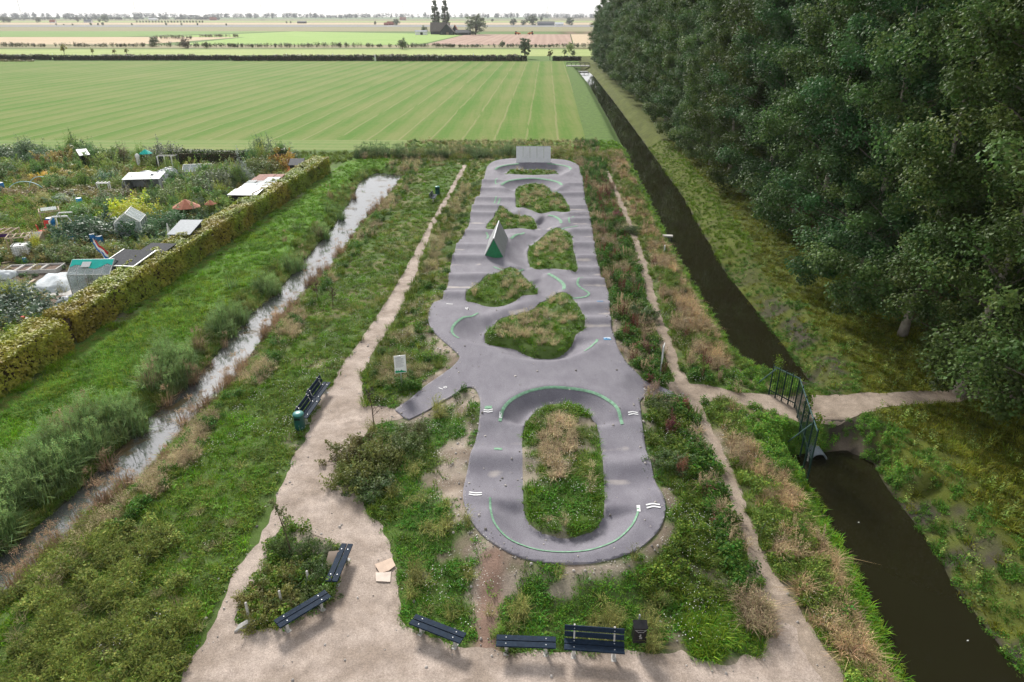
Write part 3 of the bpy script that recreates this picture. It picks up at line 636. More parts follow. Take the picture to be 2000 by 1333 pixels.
# ------------------------------------------------------------------ colours of the ground itself
C_GREEN = np.array((.085, .135, .032)); C_DARK = np.array((.035, .060, .020)); C_SOIL = np.array((.19, .15, .115)); C_PALE = np.array((.32, .265, .215))
C_OLIVE = np.array((.078, .094, .016)); C_TAN = np.array((.25, .20, .11)); C_MUD = np.array((.050, .042, .034)); C_LAWN = np.array((.100, .195, .026)); C_BED = np.array((.14, .15, .055))
def mixc(a, b, t): t = np.asarray(t)[..., None]; return a*(1-t)+b*t
def bare_mask(x, y, Z):
    """how bare the soil is: worn rims of the track, patches in the turf, the foot of the hedge"""
    px, py, d = to_px(x, y)
    n = fbm(x*.55, y*.55, 40, 5)
    b = smooth((n-.60)/.10)*.8*(Z['east'] < -5)
    rim = smooth((Z['track']+1.0)/.8)*(Z['track'] < 0)*(py > 640)
    rim *= smooth((fbm(x*.8, y*.8, 44)-.36)/.2)
    f = np.maximum(b*(py > 830)*(px > 560), rim)
    for q, r in (((900, 800), 1.1), ((880, 950), 1.6), ((868, 920), 1.2), ((955, 1150), 1.1), ((950, 1215), .9), ((965, 1100), 1.3), ((1212, 690), 1.0), ((870, 690), 1.1), ((300, 1215), .5), ((380, 1080), .4), ((640, 1000), 1.5), ((1650, 838), .9), ((905, 900), 1.3), ((985, 1120), 1.2), ((905, 1010), 1.0)):
        p = P(*q); dd = np.hypot(x-p[0], (y-p[1])*.8)
        f = np.maximum(f, smooth((r-dd+(fbm(x*1.2, y*1.2, 50)-.5)*2.0)/.7))
    # the worn reddish trail from the benches to the track
    tr, _ = seg_dist(x, y, [P(952, 1270)[:2], P(955, 1190)[:2], P(962, 1105)[:2]])
    f = np.maximum(f, smooth((.62-tr+(fbm(x*2, y*2, 55)-.5)*.5)/.3))
    hb = np.abs(Z['hedge']-.35)
    f = np.maximum(f, (Z['hedge'] > -.5)*(Z['hedge'] < 1.4)*(y > 22)*(y < 90)*smooth((fbm(x*.9, y*.5, 58)-.52)/.12)*.5*(Z['hedge'] < .5))
    return np.clip(f, 0, 1)
def ground_col(x, y, Z):
    px, py, d = to_px(x, y)
    n1 = fbm(x*.25, y*.25, 60, 5)[..., None]; n2 = fbm(x*1.1, y*1.1, 61, 4)[..., None]
    c = C_GREEN*(.65+.7*n1)+(n2-.5)*.03
    far = smooth((y-100)/6); c = mixc(c, np.array((.10, .17, .035)), far)
    lawn = (Z['hedge'] > 0) & (Z['west'] < 0) & (y < 98); c = np.where(lawn[..., None], C_LAWN*(.7+.6*n1), c)
    al = (Z['hedge'] < -1.6) & (y < 97); c = np.where(al[..., None], mixc(C_BED, C_SOIL*.7, smooth((fbm(x*.3, y*.3, 63)-.42)/.14)), c)
    east = Z['east'] > 0
    ol = C_OLIVE*(.75+.6*n2)+(n1-.5)*.03
    # ground under the poplars: leaf litter further in
    ol = mixc(ol, np.array((.20, .125, .075)), np.clip(smooth((Z['east']-9.5)/3)*smooth((fbm(x*.5, y*.5, 66)-.35)/.2), 0, .8))
    c = np.where(east[..., None], ol, c)
    mud = east*smooth((Z['canal']+2.6)/1.2)*smooth((62-y)/25)*smooth((fbm(x*.7, y*.7, 67)-.42)/.2)
    c = mixc(c, C_MUD*(.8+.5*n2), np.clip(mud, 0, 1))
    wb = (Z['canal'] > -1.6) & (Z['east'] < 0); c = np.where(wb[..., None], C_LAWN*.8, c)
    tan = (Z['east'] < 0)*(Z['east'] > -7)*smooth((-Z['canal']-1.2)/.8)*smooth((4.2+Z['canal'])/1.5)*.7*(y < 98); c = mixc(c, C_TAN, np.clip(tan, 0, 1))
    tan2 = (Z['track'] < 0)*(y > 34)*(y < 98)*(Z['west'] > 0)*(Z['east'] < -3)*smooth((fbm(x*.35, y*.35, 70)-.45)/.15)*.6; c = mixc(c, C_TAN, np.clip(tan2, 0, 1))
    b = bare_mask(x, y, Z); c = mixc(c, mixc(C_SOIL, C_PALE, smooth((fbm(x*.9, y*.9, 72)-.42)/.2)), b)
    tr, _ = seg_dist(x, y, [P(952, 1275)[:2], P(955, 1190)[:2], P(960, 1110)[:2]]); c = mixc(c, np.array((.23, .15, .115)), smooth((.6-tr)/.3)*.9)
    c = np.where(((Z['canal'] > -.05) | (Z['creek'] > -.05))[..., None], C_MUD*.6, c)
    return np.clip(c, .005, 1)

xs = np.unique(np.round(np.concatenate([-np.geomspace(60, 9000, 36)[::-1], np.arange(-60, -9, .5), np.arange(-9, 14.01, .25), np.arange(14, 36, .4), np.geomspace(36, 9000, 36)]), 3))
ys = np.unique(np.round(np.concatenate([[-400, -100, -40, -10, 0, 6, 10], np.arange(13, 100, .25), np.arange(100, 340, 3.0), np.geomspace(340, 14000, 40)]), 3))
gX, gY = np.meshgrid(xs, ys); fx, fy = gX.ravel(), gY.ravel()
ZG = zones(fx, fy); fz = ground_z(fx, fy, ZG)
idx = np.arange(len(fx)).reshape(gX.shape)
me = np_mesh('ground', np.column_stack([fx, fy, fz]), quads=np.stack([idx[:-1, :-1], idx[:-1, 1:], idx[1:, 1:], idx[1:, :-1]], -1).reshape(-1, 4), smooth=True)
cattr(me, 'gcol', ground_col(fx, fy, ZG))
link('ground', me, M['ground'], kind='structure', label='flat polder ground of turf and bare soil around the track', cat='ground')

# height lookup of the finished ground for planting
def gz(x, y):
    i = np.clip(np.searchsorted(xs, x)-1, 0, len(xs)-2); j = np.clip(np.searchsorted(ys, y)-1, 0, len(ys)-2)
    a = (x-xs[i])/(xs[i+1]-xs[i]); b = (y-ys[j])/(ys[j+1]-ys[j]); G = fz.reshape(gX.shape)
    return (G[j, i]*(1-a)+G[j, i+1]*a)*(1-b)+(G[j+1, i]*(1-a)+G[j+1, i+1]*a)*b
def gz1(x, y): return float(gz(np.array([x]), np.array([y]))[0])
def at(px, py, dz=0.0):
    """ground point under a pixel, with the height the ground has there"""
    p = P(px, py)
    for _ in range(4): p = P(px, py, gz1(p[0], p[1]))
    return (p[0], p[1], p[2]+dz)

# track surface
tx = np.arange(GX0, GX1, .15); ty = np.arange(16, 98, .15); TX, TY = np.meshgrid(tx, ty)
ft = np.minimum(sd_track_out(TX, TY), -sd_islands(TX, TY))
me, Vt = implicit_sheet('pump_track', ft, tx, ty, lambda a, b: HTf(a, b), skirt=.14)
du = np.zeros(len(Vt))
for a, b, c, d in DUST:
    p, q = P(a, b, .22), P(c, d, .22); D, t = seg_dist(Vt[:, 0], Vt[:, 1], [p[:2], q[:2]]); tl = np.clip(t, 0, 1); du = np.maximum(du, np.exp(-(D/(.10+.22*vnoise(Vt[:, 0]*1.3+a, Vt[:, 1]*1.3, 7)))**2)*(.35+.65*smooth(vnoise(Vt[:, 0]*.9+b, Vt[:, 1]*.5, 12)*1.8-.4)))
edge = np.minimum(sd_track_out(Vt[:, 0], Vt[:, 1]), -sd_islands(Vt[:, 0], Vt[:, 1])); du = np.maximum(du, .45*np.exp(-(edge/.15)**2))
fattr(me, 'dust', du)
track = link('pump_track', me, M['asphalt'], kind='structure', label='grey asphalt pump track with rollers and banked bowls', cat='track')

# paths
px_ = np.arange(-18, 20, .22); py_ = np.arange(9, 97, .22); A, B = np.meshgrid(px_, py_)
fg = gravel_f(A, B); fg = np.minimum(fg, -(sd_track_out(A, B)-.05))
me, _ = implicit_sheet('gravel_path', fg, px_, py_, lambda a, b: gz(a, b)+.012)
link('gravel_path', me, M['gravel'], kind='structure', label='pale pinkish gravel path widening into a yard', cat='path')
px_ = np.arange(5, 34, .2); py_ = np.arange(14, 94, .2); A, B = np.meshgrid(px_, py_)
fg = np.minimum(trail_f(A, B), -sd_track_out(A, B)); fg = np.minimum(fg, -gravel_f(A, B)+.12)
me, _ = implicit_sheet('earth_trail', fg, px_, py_, lambda a, b: gz(a, b)+.014)
link('earth_path', me, M['trail'], kind='structure', label='trodden earth trail along the canal and over the dam', cat='path')

# water
def flat(name, poly, z, m, **kw):
    mb = MB(); mb.v = [(a, b, z) for a, b in poly]; mb.f = [tuple(range(len(poly)))]
    me = mb.mesh(name); o = link(name, me, m, **kw)
    return o
def grow(poly, d):
    p = np.asarray(poly); n = len(p); out = []
    a2 = sum(p[i][0]*p[(i+1) % n][1]-p[(i+1) % n][0]*p[i][1] for i in range(n)); sgn = 1 if a2 > 0 else -1
    for i in range(n):
        t = p[(i+1) % n]-p[i-1]; t = t/np.linalg.norm(t); out.append(p[i]+sgn*d*np.array((t[1], -t[0])))
    return np.array(out)
flat('canal_water', grow(CANAL_S, .25), ZW_CANAL, M['canal'], kind='structure', label='dark brown canal water south of the earth dam', cat='water')
flat('canal_water', grow(CANAL_N, .25), ZW_CANAL, M['canal'], kind='structure', label='dark canal water running along the poplars to the far hedge', cat='water')
flat('creek_water', grow(CREEK, .25), ZW_CREEK, M['creek'], kind='structure', label='shallow creek mirroring the white sky between reeds', cat='water')
# ------------------------------------------------------------------ leaf and blade generators
def norm(v): return v/(np.linalg.norm(v, axis=-1, keepdims=True)+1e-9)
def leaf_mesh(name, C, Nn, size, rng, aspect=.62, var=None, hue=None, fold=.18):
    """one diamond-shaped, slightly folded leaf (two triangles) per centre"""
    n = len(C); size = np.broadcast_to(np.asarray(size, float), (n,))[:, None]
    Nn = norm(Nn); t = rng.normal(size=(n, 3)); t = norm(t-Nn*(t*Nn).sum(1, keepdims=True)); b = np.cross(Nn, t)
    a0 = C-t*size*.5; a1 = C+t*size*.5; w = size*aspect*.5
    l = C+b*w-Nn*size*fold+t*size*.05; r = C-b*w-Nn*size*fold+t*size*.05
    V = np.stack([a0, r, a1, l], 1).reshape(-1, 3)
    k = np.arange(n)[:, None]*4
    tris = np.concatenate([k+np.array([[0, 1, 2]]), k+np.array([[0, 2, 3]])])
    me = np_mesh(name, V, tris=tris)
    var = rng.random(n) if var is None else var; hue = rng.random(n) if hue is None else hue
    fattr(me, 'var', np.repeat(var, 4)); fattr(me, 'hue', np.repeat(hue, 4))
    return me
def blades(n, h, w, rad, lean, rng, curl=1.0, upright=.0):
    """n bent grass blades: base, middle, tip"""
    a = rng.random(n)*2*math.pi; r = rad*np.sqrt(rng.random(n)); b = np.column_stack([r*np.cos(a), r*np.sin(a), np.zeros(n)-.03])
    az = a+rng.normal(size=n)*.9; hh = h*(.45+.55*rng.random(n)); ll = lean*hh*(.3+rng.random(n))
    d = np.column_stack([np.cos(az), np.sin(az), np.zeros(n)]); s = np.column_stack([-np.sin(az), np.cos(az), np.zeros(n)])
    m = b+d*(ll*.35)[:, None]+np.array((0, 0, 1))*(hh*.62)[:, None]
    t = b+d*(ll*curl)[:, None]+np.array((0, 0, 1))*(hh*(1-.25*lean))[:, None]
    ww = (w*(.6+.8*rng.random(n)))[:, None]
    V = np.stack([b-s*ww/2, b+s*ww/2, m+s*ww*.42, m-s*ww*.42, t], 1).reshape(-1, 3)
    k = np.arange(n)[:, None]*5
    return V, k+np.array([[0, 1, 2, 3]]), k+np.array([[3, 2, 4]]), np.repeat(rng.random(n), 5), np.repeat(rng.random(n), 5)
def leaves_part(C, Nn, size, rng, aspect=.62, v=None):
    n = len(C); size = np.broadcast_to(np.asarray(size, float), (n,))[:, None]
    Nn = norm(Nn); t = rng.normal(size=(n, 3)); t = norm(t-Nn*(t*Nn).sum(1, keepdims=True)); b = np.cross(Nn, t); w = size*aspect*.5
    V = np.stack([C-t*size*.5, C-b*w, C+t*size*.5, C+b*w-Nn*size*.15], 1).reshape(-1, 3); k = np.arange(n)[:, None]*4
    v = rng.random(n) if v is None else v
    return V, np.zeros((0, 4), int), np.concatenate([k+np.array([[0, 1, 2]]), k+np.array([[0, 2, 3]])]), np.repeat(v, 4), np.repeat(rng.random(n), 4)
def joined(name, parts):
    off = 0; V = []; Q = []; T = []; va = []; hu = []
    for v, q, t, a, h in parts:
        V.append(v); Q.append(q+off); T.append(t+off); va.append(a); hu.append(h); off += len(v)
    me = np_mesh(name, np.vstack(V), quads=np.vstack(Q), tris=np.vstack(T)); fattr(me, 'var', np.concatenate(va)); fattr(me, 'hue', np.concatenate(hu))
    me.materials.append(M['tuft'])
    return me
def tuft_lib():
    r = np.random.default_rng(3); L = []
    up = lambda n, s=.5: np.column_stack([r.normal(size=(n, 2))*s, np.ones(n)])
    for i in range(3): L.append(joined('short_grass', [blades(34, .15, .022, .2, .8, r)]))                      # 0-2
    for i in range(2): L.append(joined('meadow_grass', [blades(34, .34, .022, .2, .9, r, 1.1)]))               # 3-4
    for i in range(2): L.append(joined('tall_grass', [blades(38, .62, .024, .22, .8, r, 1.15)]))               # 5-6
    def dry(n, h, lean):
        a = r.random(16)*6.28; rr = .3*np.sqrt(r.random(16)); C = np.column_stack([rr*np.cos(a), rr*np.sin(a), h*(.75+.3*r.random(16))])
        return [blades(n, h, .018, .2, lean, r, 1.2), leaves_part(np.repeat(C, 4, 0)+r.normal(size=(64, 3))*(.03, .03, .07), r.normal(size=(64, 3)), .07, r, .35)]
    for i in range(2): L.append(joined('dry_grass', dry(40, .75, .8)))                                          # 7-8
    def flat_(n):
        p = blades(n, .5, .022, .25, 1.9, r, 1.3); p[0][:, 0] += p[0][:, 2]*.9; p[0][:, 2] *= .55; return [p]
    L.append(joined('flattened_straw', flat_(44)))                                                              # 9
    def weed(n, rad, h, s):
        C = r.normal(size=(n, 3)); C = norm(C)*np.power(r.random((n, 1)), .4)*np.array((rad, rad, h)); C[:, 2] = np.abs(C[:, 2])+.02
        return [leaves_part(C, up(n, .6)+norm(C)*.5, s*(.6+.8*r.random(n)), r, .6)]
    for i in range(2): L.append(joined('low_weed', weed(46, .24, .14, .085)))                                   # 10-11
    for i in range(2): L.append(joined('tall_weed', weed(110, .30, .62, .10)+[blades(8, .7, .02, .2, .4, r)]))  # 12-13
    def dock():
        P_ = [blades(10, .9, .02, .12, .35, r)]
        for k in range(5):
            a = r.random()*6.28; n = 40; z = np.linspace(.35, 1.0, n); C = np.column_stack([np.cos(a)*.12+.1*np.cos(a)*z+r.normal(size=n)*.025, np.sin(a)*.12+.1*np.sin(a)*z+r.normal(size=n)*.025, z])
            P_.append(leaves_part(C, r.normal(size=(n, 3)), .06, r, .7))
        return P_
    L.append(joined('dock_stalk', dock()))                                                                      # 14
    def reed():
        V = [blades(26, 1.7, .03, .35, .28, r, 1.0), blades(40, 1.35, .035, .4, .75, r, 1.25)]
        for k in range(7):
            a = r.random()*6.28; rr = .35*r.random()**.5; n = 14; C = np.array((rr*np.cos(a), rr*np.sin(a), 1.65))+r.normal(size=(n, 3))*(.05, .05, .1)
            V.append(leaves_part(C, r.normal(size=(n, 3)), .1, r, .3, np.full(n, 1.0)))
        return V
    for i in range(2): L.append(joined('reed', reed()))                                                         # 15-16
    L.append(joined('daisy', [leaves_part(np.column_stack([r.normal(size=(9, 2))*.13, .2+.08*r.random(9)]), up(9, .2), .035, r, .9)]))   # 17
    def stone():
        n = 8; a = np.linspace(0, 2*math.pi, n, False); q = 1+.3*r.normal(size=n)*.5
        V = np.vstack([np.column_stack([np.cos(a)*q*.5, np.sin(a)*q*.4, np.zeros(n)]), np.column_stack([np.cos(a)*q*.33, np.sin(a)*q*.28, np.full(n, .35)])])
        Q = np.array([[i, (i+1) % n, n+(i+1) % n, n+i] for i in range(n)]); T = np.array([[n, n+i, n+i+1] for i in range(1, n-1)])
        return V, Q, T, np.full(2*n, .5), np.full(2*n, .5)
    L.append(joined('pebble', [stone()]))                                                                       # 18
    def shoot():     # single leafy shoots on the bare bank
        C = np.column_stack([r.normal(size=(26, 2))*.07, .05+.5*r.random(26)]); return [leaves_part(C, up(26, .8), .09, r, .7)]
    L.append(joined('leafy_shoot', shoot()))                                                                    # 19
    def cab():
        a = r.random(30)*6.28; rr = .05+.2*r.random(30); C = np.column_stack([rr*np.cos(a), rr*np.sin(a), .06+.16*r.random(30)]); return [leaves_part(C, norm(np.column_stack([np.cos(a), np.sin(a), np.full(30, .9)])), .17, r, .8)]
    L.append(joined('cabbage', [*cab()]))                                                                       # 20
    return L
LIB = tuft_lib()
SRC = bpy.data.collections.new('tuft_sources')
for i, me in enumerate(LIB):
    o = bpy.data.objects.new('s%02d' % i, me); SRC.objects.link(o)
def gn_group():
    ng = bpy.data.node_groups.new('scatter', 'GeometryNodeTree')
    ng.interface.new_socket('Geometry', in_out='INPUT', socket_type='NodeSocketGeometry'); ng.interface.new_socket('Geometry', in_out='OUTPUT', socket_type='NodeSocketGeometry')
    n = ng.nodes; L = ng.links.new; gi = n.new('NodeGroupInput'); go = n.new('NodeGroupOutput')
    ci = n.new('GeometryNodeCollectionInfo'); ci.inputs['Collection'].default_value = SRC; ci.inputs['Separate Children'].default_value = True; ci.inputs['Reset Children'].default_value = True
    ip = n.new('GeometryNodeInstanceOnPoints'); ip.inputs['Pick Instance'].default_value = True
    def na(name, t):
        x = n.new('GeometryNodeInputNamedAttribute'); x.data_type = t; x.inputs['Name'].default_value = name; return x.outputs['Attribute']
    L(gi.outputs[0], ip.inputs['Points']); L(ci.outputs[0], ip.inputs['Instance']); L(na('vi', 'INT'), ip.inputs['Instance Index'])
    L(na('rot', 'FLOAT_VECTOR'), ip.inputs['Rotation']); L(na('scv', 'FLOAT_VECTOR'), ip.inputs['Scale']); L(ip.outputs[0], go.inputs[0])
    return ng
NG = gn_group()
def scatter(name, x, y, z, vi, scale, tint, rng, **kw):
    n = len(x); me = bpy.data.meshes.new(name); me.vertices.add(n)
    me.vertices.foreach_set('co', np.column_stack([x, y, z]).astype(np.float32).ravel())
    a = me.attributes.new('vi', 'INT', 'POINT'); a.data.foreach_set('value', np.asarray(vi, np.int32))
    rot = np.column_stack([rng.normal(size=(n, 2))*.08, rng.random(n)*6.283]); a = me.attributes.new('rot', 'FLOAT_VECTOR', 'POINT'); a.data.foreach_set('vector', rot.astype(np.float32).ravel())
    sc = np.asarray(scale, float); sc = np.column_stack([sc*(.85+.3*rng.random(n)), sc*(.85+.3*rng.random(n)), sc*(.75+.5*rng.random(n))])
    a = me.attributes.new('scv', 'FLOAT_VECTOR', 'POINT'); a.data.foreach_set('vector', sc.astype(np.float32).ravel())
    cattr(me, 'tint', np.clip(tint, .004, 1))
    o = link(name, me, None, kind='stuff', **kw); m = o.modifiers.new('scatter', 'NODES'); m.node_group = NG
    return o

# ------------------------------------------------------------------ planting the open ground
g_lawn, g_mid, g_dark, g_olive = map(np.array, ((.125, .255, .016), (.110, .185, .024), (.046, .120, .016), (.135, .158, .016)))
g_tan, g_straw, g_blue, g_red, g_brown, g_yel = map(np.array, ((.47, .39, .23), (.60, .50, .32), (.10, .155, .095), (.20, .055, .05), (.16, .095, .05), (.25, .25, .04)))
def plant():
    r = np.random.default_rng(23)
    N = 600000
    x = r.uniform(-96, 50, N); y = r.uniform(9, 112, N)
    d = to_px(x, y)[2]
    rho = np.clip(25*(28/np.maximum(d, 20))**1.15, 0, 39)
    k = (np.abs(x) < d*.79+2.5+5*(r.random(N) < .6)) & (r.random(N) < rho/39)
    x, y = x[k], y[k]; Z = zones(x, y); px, py, d = to_px(x, y); n = len(x)
    n1 = fbm(x*.22, y*.22, 80, 4); n2 = fbm(x*.6, y*.6, 81, 4); n3 = fbm(x*1.8, y*1.8, 82, 3); u = r.random(n)
    vi = np.full(n, -1); sc = np.ones(n); col = np.zeros((n, 3)); kind = np.zeros(n, int)     # kind 0 grass 1 weeds 2 reeds
    def put(m, v, s, c, kd=0, jit=.25):
        v = np.asarray(v); q = np.flatnonzero(m)
        if len(q) == 0: return
        vi[q] = v[r.integers(0, len(v), len(q))]; sc[q] = s*(.75+.5*r.random(len(q))); col[q] = np.asarray(c)*(1-jit+2*jit*r.random((len(q), 1))); kind[q] = kd
    bare = bare_mask(x, y, Z)
    dry = (Z['gravel'] < .10*(u > .55)-.05) & (Z['trail'] < -.05) & (Z['canal'] < -.02) & (Z['creek'] < -.05) & ((Z['track'] < -.08) | (Z['isl'] > .10))
    outT = Z['track'] < 0
    W = (Z['west'] > 0) & (Z['east'] < 0)            # between creek and canal
    left = W & (x < np.interp(y, [14, 30, 95], [-3, -6, -6.5]))          # meadow left of the gravel path
    leftm = W & inside(px, py, [(-900, 1700), (-900, 900), (300, 800), (770, 330), (905, 322), (700, 668), (600, 830), (345, 1333), (150, 1700)])
    # --- left meadow
    lc = -Z['creek']
    m = leftm
    put(m, (0, 1, 2, 3), .9, g_lawn*.9)
    put(m & (n2 > .5), (3, 4, 10), .9, g_mid)
    put(m & (n1 > .58) & (u < .25), (3, 5), .7, g_mid*.7+g_tan*.3)
    put(m & (py+(n1-.5)*400 > 860) & (n2 > .46) & (u < .5), (10, 11, 3, 0), .75, g_mid*1.05, 1)
    bank = m & (lc < 2.5+1.6*(n1-.5))
    put(bank, (5, 3, 4), .75, g_mid); put(bank & (n2 > .50) & (lc > .9) & (u < .75), (7, 8, 5), .72, g_tan*.85+g_mid*.1); put(bank & (n3 > .6), (12, 13), .8, g_dark*1.2, 1)
    put(bank & (lc < 1.1), (3, 4, 0), .8, g_mid*.9+g_lawn*.15); put(bank & (lc < .7) & (u < .3), (3, 9), .6, g_brown*.8+g_tan*.3)
    put(m & (py+(n2-.5)*300 > 1020) & (px+(n2-.5)*500 < 330) & (n3 > .45), (12, 13, 7), .8, g_mid*.85+g_tan*.15, 1); put(m & (py > 1000) & (n3 < .30) & (u < .5), (5,), .6, g_tan*.5+g_mid*.5); put(m & (py > 900) & (n2 < .36), (0, 1, 2), .9, g_lawn*.85)
    # --- between path and track, and the whole north end
    m = W & ~leftm & outT & (Z['east'] < -9.5) & (py < 830)
    put(m, (5, 6, 3), .75, g_mid*.8+g_tan*.12); put(m & (n2 > .50) & (u < .7), (7, 8, 5), .65, g_tan*.72+g_mid*.28); put(m & (n2 < .42), (3, 4, 10), .85, g_lawn*.75)
    put(m & (Z['track'] > -1.1) & (u < .8), (0, 1, 10), .9, g_lawn*.75); put(m & (n3 > .66), (12,), .7, g_dark, 1)
    put(m & (Z['gravel'] > -.5), (3, 0, 5), .8, g_mid)
    # --- right of the track
    m = W & outT & (Z['east'] >= -9.5) & ((py < 1240) | (px > 1590)) & (px > 1120)
    put(m, (12, 13, 5, 3), .75, g_mid*.72, 1); put(m & (n2 > .52), (12, 13), .9, g_dark*1.1, 1); put(m & (n2 < .40), (7, 8, 5), .8, g_tan*.75)
    put(m & (n3 > .66) & (n1 > .46) & (u < .6), (14, 12), .8, g_red*.4+g_brown*.5, 1); put(m & (n3 < .3), (7, 8, 14), .8, g_tan*.7+g_brown*.2)
    sc_ = -Z['canal']
    strw = np.array((.40, .31, .16)); put(m & (sc_ < 3.3+(n2-.5)*2.4) & (u < .75), (7, 8, 5, 6), .68, strw); put(m & (sc_ < 3.2+(n2-.5)*2) & (n3 > .50), (9, 7, 5), .8, strw*1.15)
    put(m & (sc_ < 4.2) & (n2+.5*(n3-.5) > .50), (5, 6, 12), .75, g_mid*.95+g_blue*.15); put(m & (sc_ < 1.25+(n2-.5)*.8), (3, 4, 0), .85, g_lawn*.95)
    put(m & (Z['trail'] > -.45) & (u < .6), (3, 0), .8, g_mid)
    # --- front
    m = W & outT & ~leftm & (py >= 790) & (px > 560) & (Z['gravel'] < 0) & (px < 1620) & ((Z['east'] < -7.2) | (py > 1240))
    right_strip = m & (px > 1255) & (py < 1180) & (Z['track'] < -.35)
    m2 = m & ~right_strip
    put(m2, (0, 1, 2), 1.0, g_dark*1.45+g_lawn*.22); put(m2 & (n2 > .52), (3, 10, 11), .8, g_dark*1.2+g_lawn*.15); put(m2 & (n3 > .66), (3, 7), .7, g_mid*.6+g_tan*.35); put(m2 & (n2 < .36), (4, 3), .85, g_mid*.75)
    put(m2 & (px > 1330) & (py > 1100), (4, 5, 3), .75, g_lawn*.6+g_dark*.3)
    put(right_strip, (12, 3, 5, 10), .72, g_mid*.7+g_dark*.2, 1)
    # --- planter island
    # --- islands in the track
    m = (Z['isl'] > 0)
    put(m, (3, 0, 4), .85, g_mid*.9+g_lawn*.1); put(m & (Z['isl'] < .55), (0, 1, 3), .9, g_lawn*.62+g_dark*.2); put(m & (Z['isl'] > .5) & (n2+.35*(n3-.5) > .47) & (u < .55), (7, 8, 5), .6, g_tan*.9+g_mid*.15); put(m & (Z['isl'] > .5) & (n3 < .36), (4, 3), .9, g_lawn*.7)
    s_is = m & inside(x, y, ISL[0]) & (Z['isl'] > .55)
    cx = np.exp(-((px-1090)/38)**2)*np.exp(-((py-885)/62)**2)
    put(s_is, (3, 4, 10), .8, g_mid*.85+g_tan*.05); put(s_is & (cx+n3*.5 > .66) & (u < .7), (7, 8, 5), .68, g_tan); put(s_is & (py > 950), (0, 1, 3, 10), .85, g_dark*.9+g_lawn*.2)
    # --- lawn between hedge and creek
    m = (Z['west'] <= 0) & (Z['hedge'] > .15) & (y < 99)
    put(m, (0, 1, 2, 3), 1.0, g_lawn*1.05); put(m & (n2 > .54), (3, 4), .95, g_lawn*.85+g_blue*.15); put(m & (n1 > .56) & (u < .5), (3, 4), 1., g_lawn*.6+g_olive*.5)
    put(m & (Z['hedge'] < 1.3) & (n2 > .45), (0,), .7, g_olive+g_tan*.2)
    lw = m & (lc < 1.5+1.6*(n1-.5)); put(lw, (3, 4, 5), .9, g_mid*.9+g_blue*.2); put(lw & (n3 > .62), (6, 7), .8, g_mid*.7+g_tan*.3)
    # reeds along the creek's hedge side, in clumps
    reedn = np.zeros(n)
    for a, b, rr in ((330, 745, 2.0), (350, 715, 1.6), (430, 645, 1.5), (455, 620, 1.2), (520, 565, 1.4), (575, 520, 1.3), (140, 880, 2.6), (225, 830, 2.2), (640, 455, 1.4), (60, 955, 2.2), (672, 420, 1.1), (-60, 1050, 2.4), (100, 920, 2.2), (700, 375, .9)):
        c = P(a, b, -.3); reedn = np.maximum(reedn, 1-np.hypot(x-c[0], y-c[1])/(rr*.8))
    rd = (Z['west'] < .2) & (Z['hedge'] > 2.5) & (Z['creek'] < .5) & (reedn+(n3-.5)*.6 > .18) & (Z['creek'] > -2.8) & (y < 92) & (u < .5)
    put(rd, (15, 16), .72, g_blue*1.1+g_mid*.45, 2); put(rd & (n3 > .70) & (u < .2), (15, 16), .7, g_tan*.5+g_brown*.2, 2)
    rf = (Z['west'] > 0) & (Z['creek'] > -.7) & (Z['creek'] < .3) & (n2 > .50) & (u < .4); put(rf, (16, 8), .55, g_brown*.7+g_tan*.4, 2)
    # --- north rim of the site: a strip of reed and rough grass before the field
    m = (y > 96.5) & (y < 101.5) & (x > -22) & (Z['east'] < -3)
    put(m, (6, 5, 8), 1.0, g_mid*.8+g_tan*.15); put(m & (n2 > .5) & (x < 4), (15, 16), .75, g_blue+g_mid*.1, 2); put(m & (n3 > .62), (7, 8), .9, g_tan*.7+g_brown*.2)
    m = (y > 93) & (y < 101.5) & (x <= -22) & (u < .85); put(m, (5, 3, 12), .75, g_mid*.9+g_olive*.2)
    m = (y > 103) & (Z['east'] < 0) & (Z['canal'] > -4.3); put(m, (3, 4), 1.1, g_lawn*.95)
    # --- allotment ground: rows of crops and weeds
    m = (Z['hedge'] < -2.1) & (y < 96); pl = fbm(x*.14, y*.14, 95, 2)
    put(m & (n1 > .32), (3, 10, 11, 12), 1.2, g_mid*1.15+g_olive*.3, 1); put(m & (pl > .5) & (n2 > .4), (12, 13, 20), 1.1, g_mid*1.1+g_dark*.3, 1)
    put(m & (pl < .42) & (n3 > .45), (20,), 1.1, g_blue*1.1, 1); put(m & (n3 > .62), (12, 5, 7, 13), 1.05, g_tan*.35+g_yel*.7, 1); put(m & (n3 < .30), (12, 13), .9, g_dark*1.3, 1)
    bedm = m & inside(px, py, [(-80, 640), (0, 515), (20, 512), (160, 518), (190, 560), (150, 625), (60, 620)]); vi[bedm & (u < .93)] = -1
    # --- east bank and the grass under the poplars
    m = (Z['east'] > 0) & (Z['canal'] < 0) & (y < 112)
    e = -Z['canal']
    put(m, (0, 1, 2), 1.15, g_olive*1.0); put(m & (n2 > .52), (0, 3), 1.0, g_olive*.8+g_yel*.25); put(m & (n3 > .6), (3, 1), .9, g_olive*.65+g_lawn*.15); put(m & (Z['east'] > 10.5) & (u < .55), (0,), .6, g_olive*.7); vi[m & (Z['east'] > 11) & (n2 > .45)] = -1
    slope = m & (e < 2.4+(n2-.5)*2); put(slope & (n3 > .42), (0, 10, 3), .75, g_dark*1.1+g_mid*.2)
    vi[slope & (n3 < .46) & (y < 60) & (u < .7)] = -1
    put(m & (u > .93) & (e < 7), (19,), .9, np.array((.16, .24, .07)), 1)
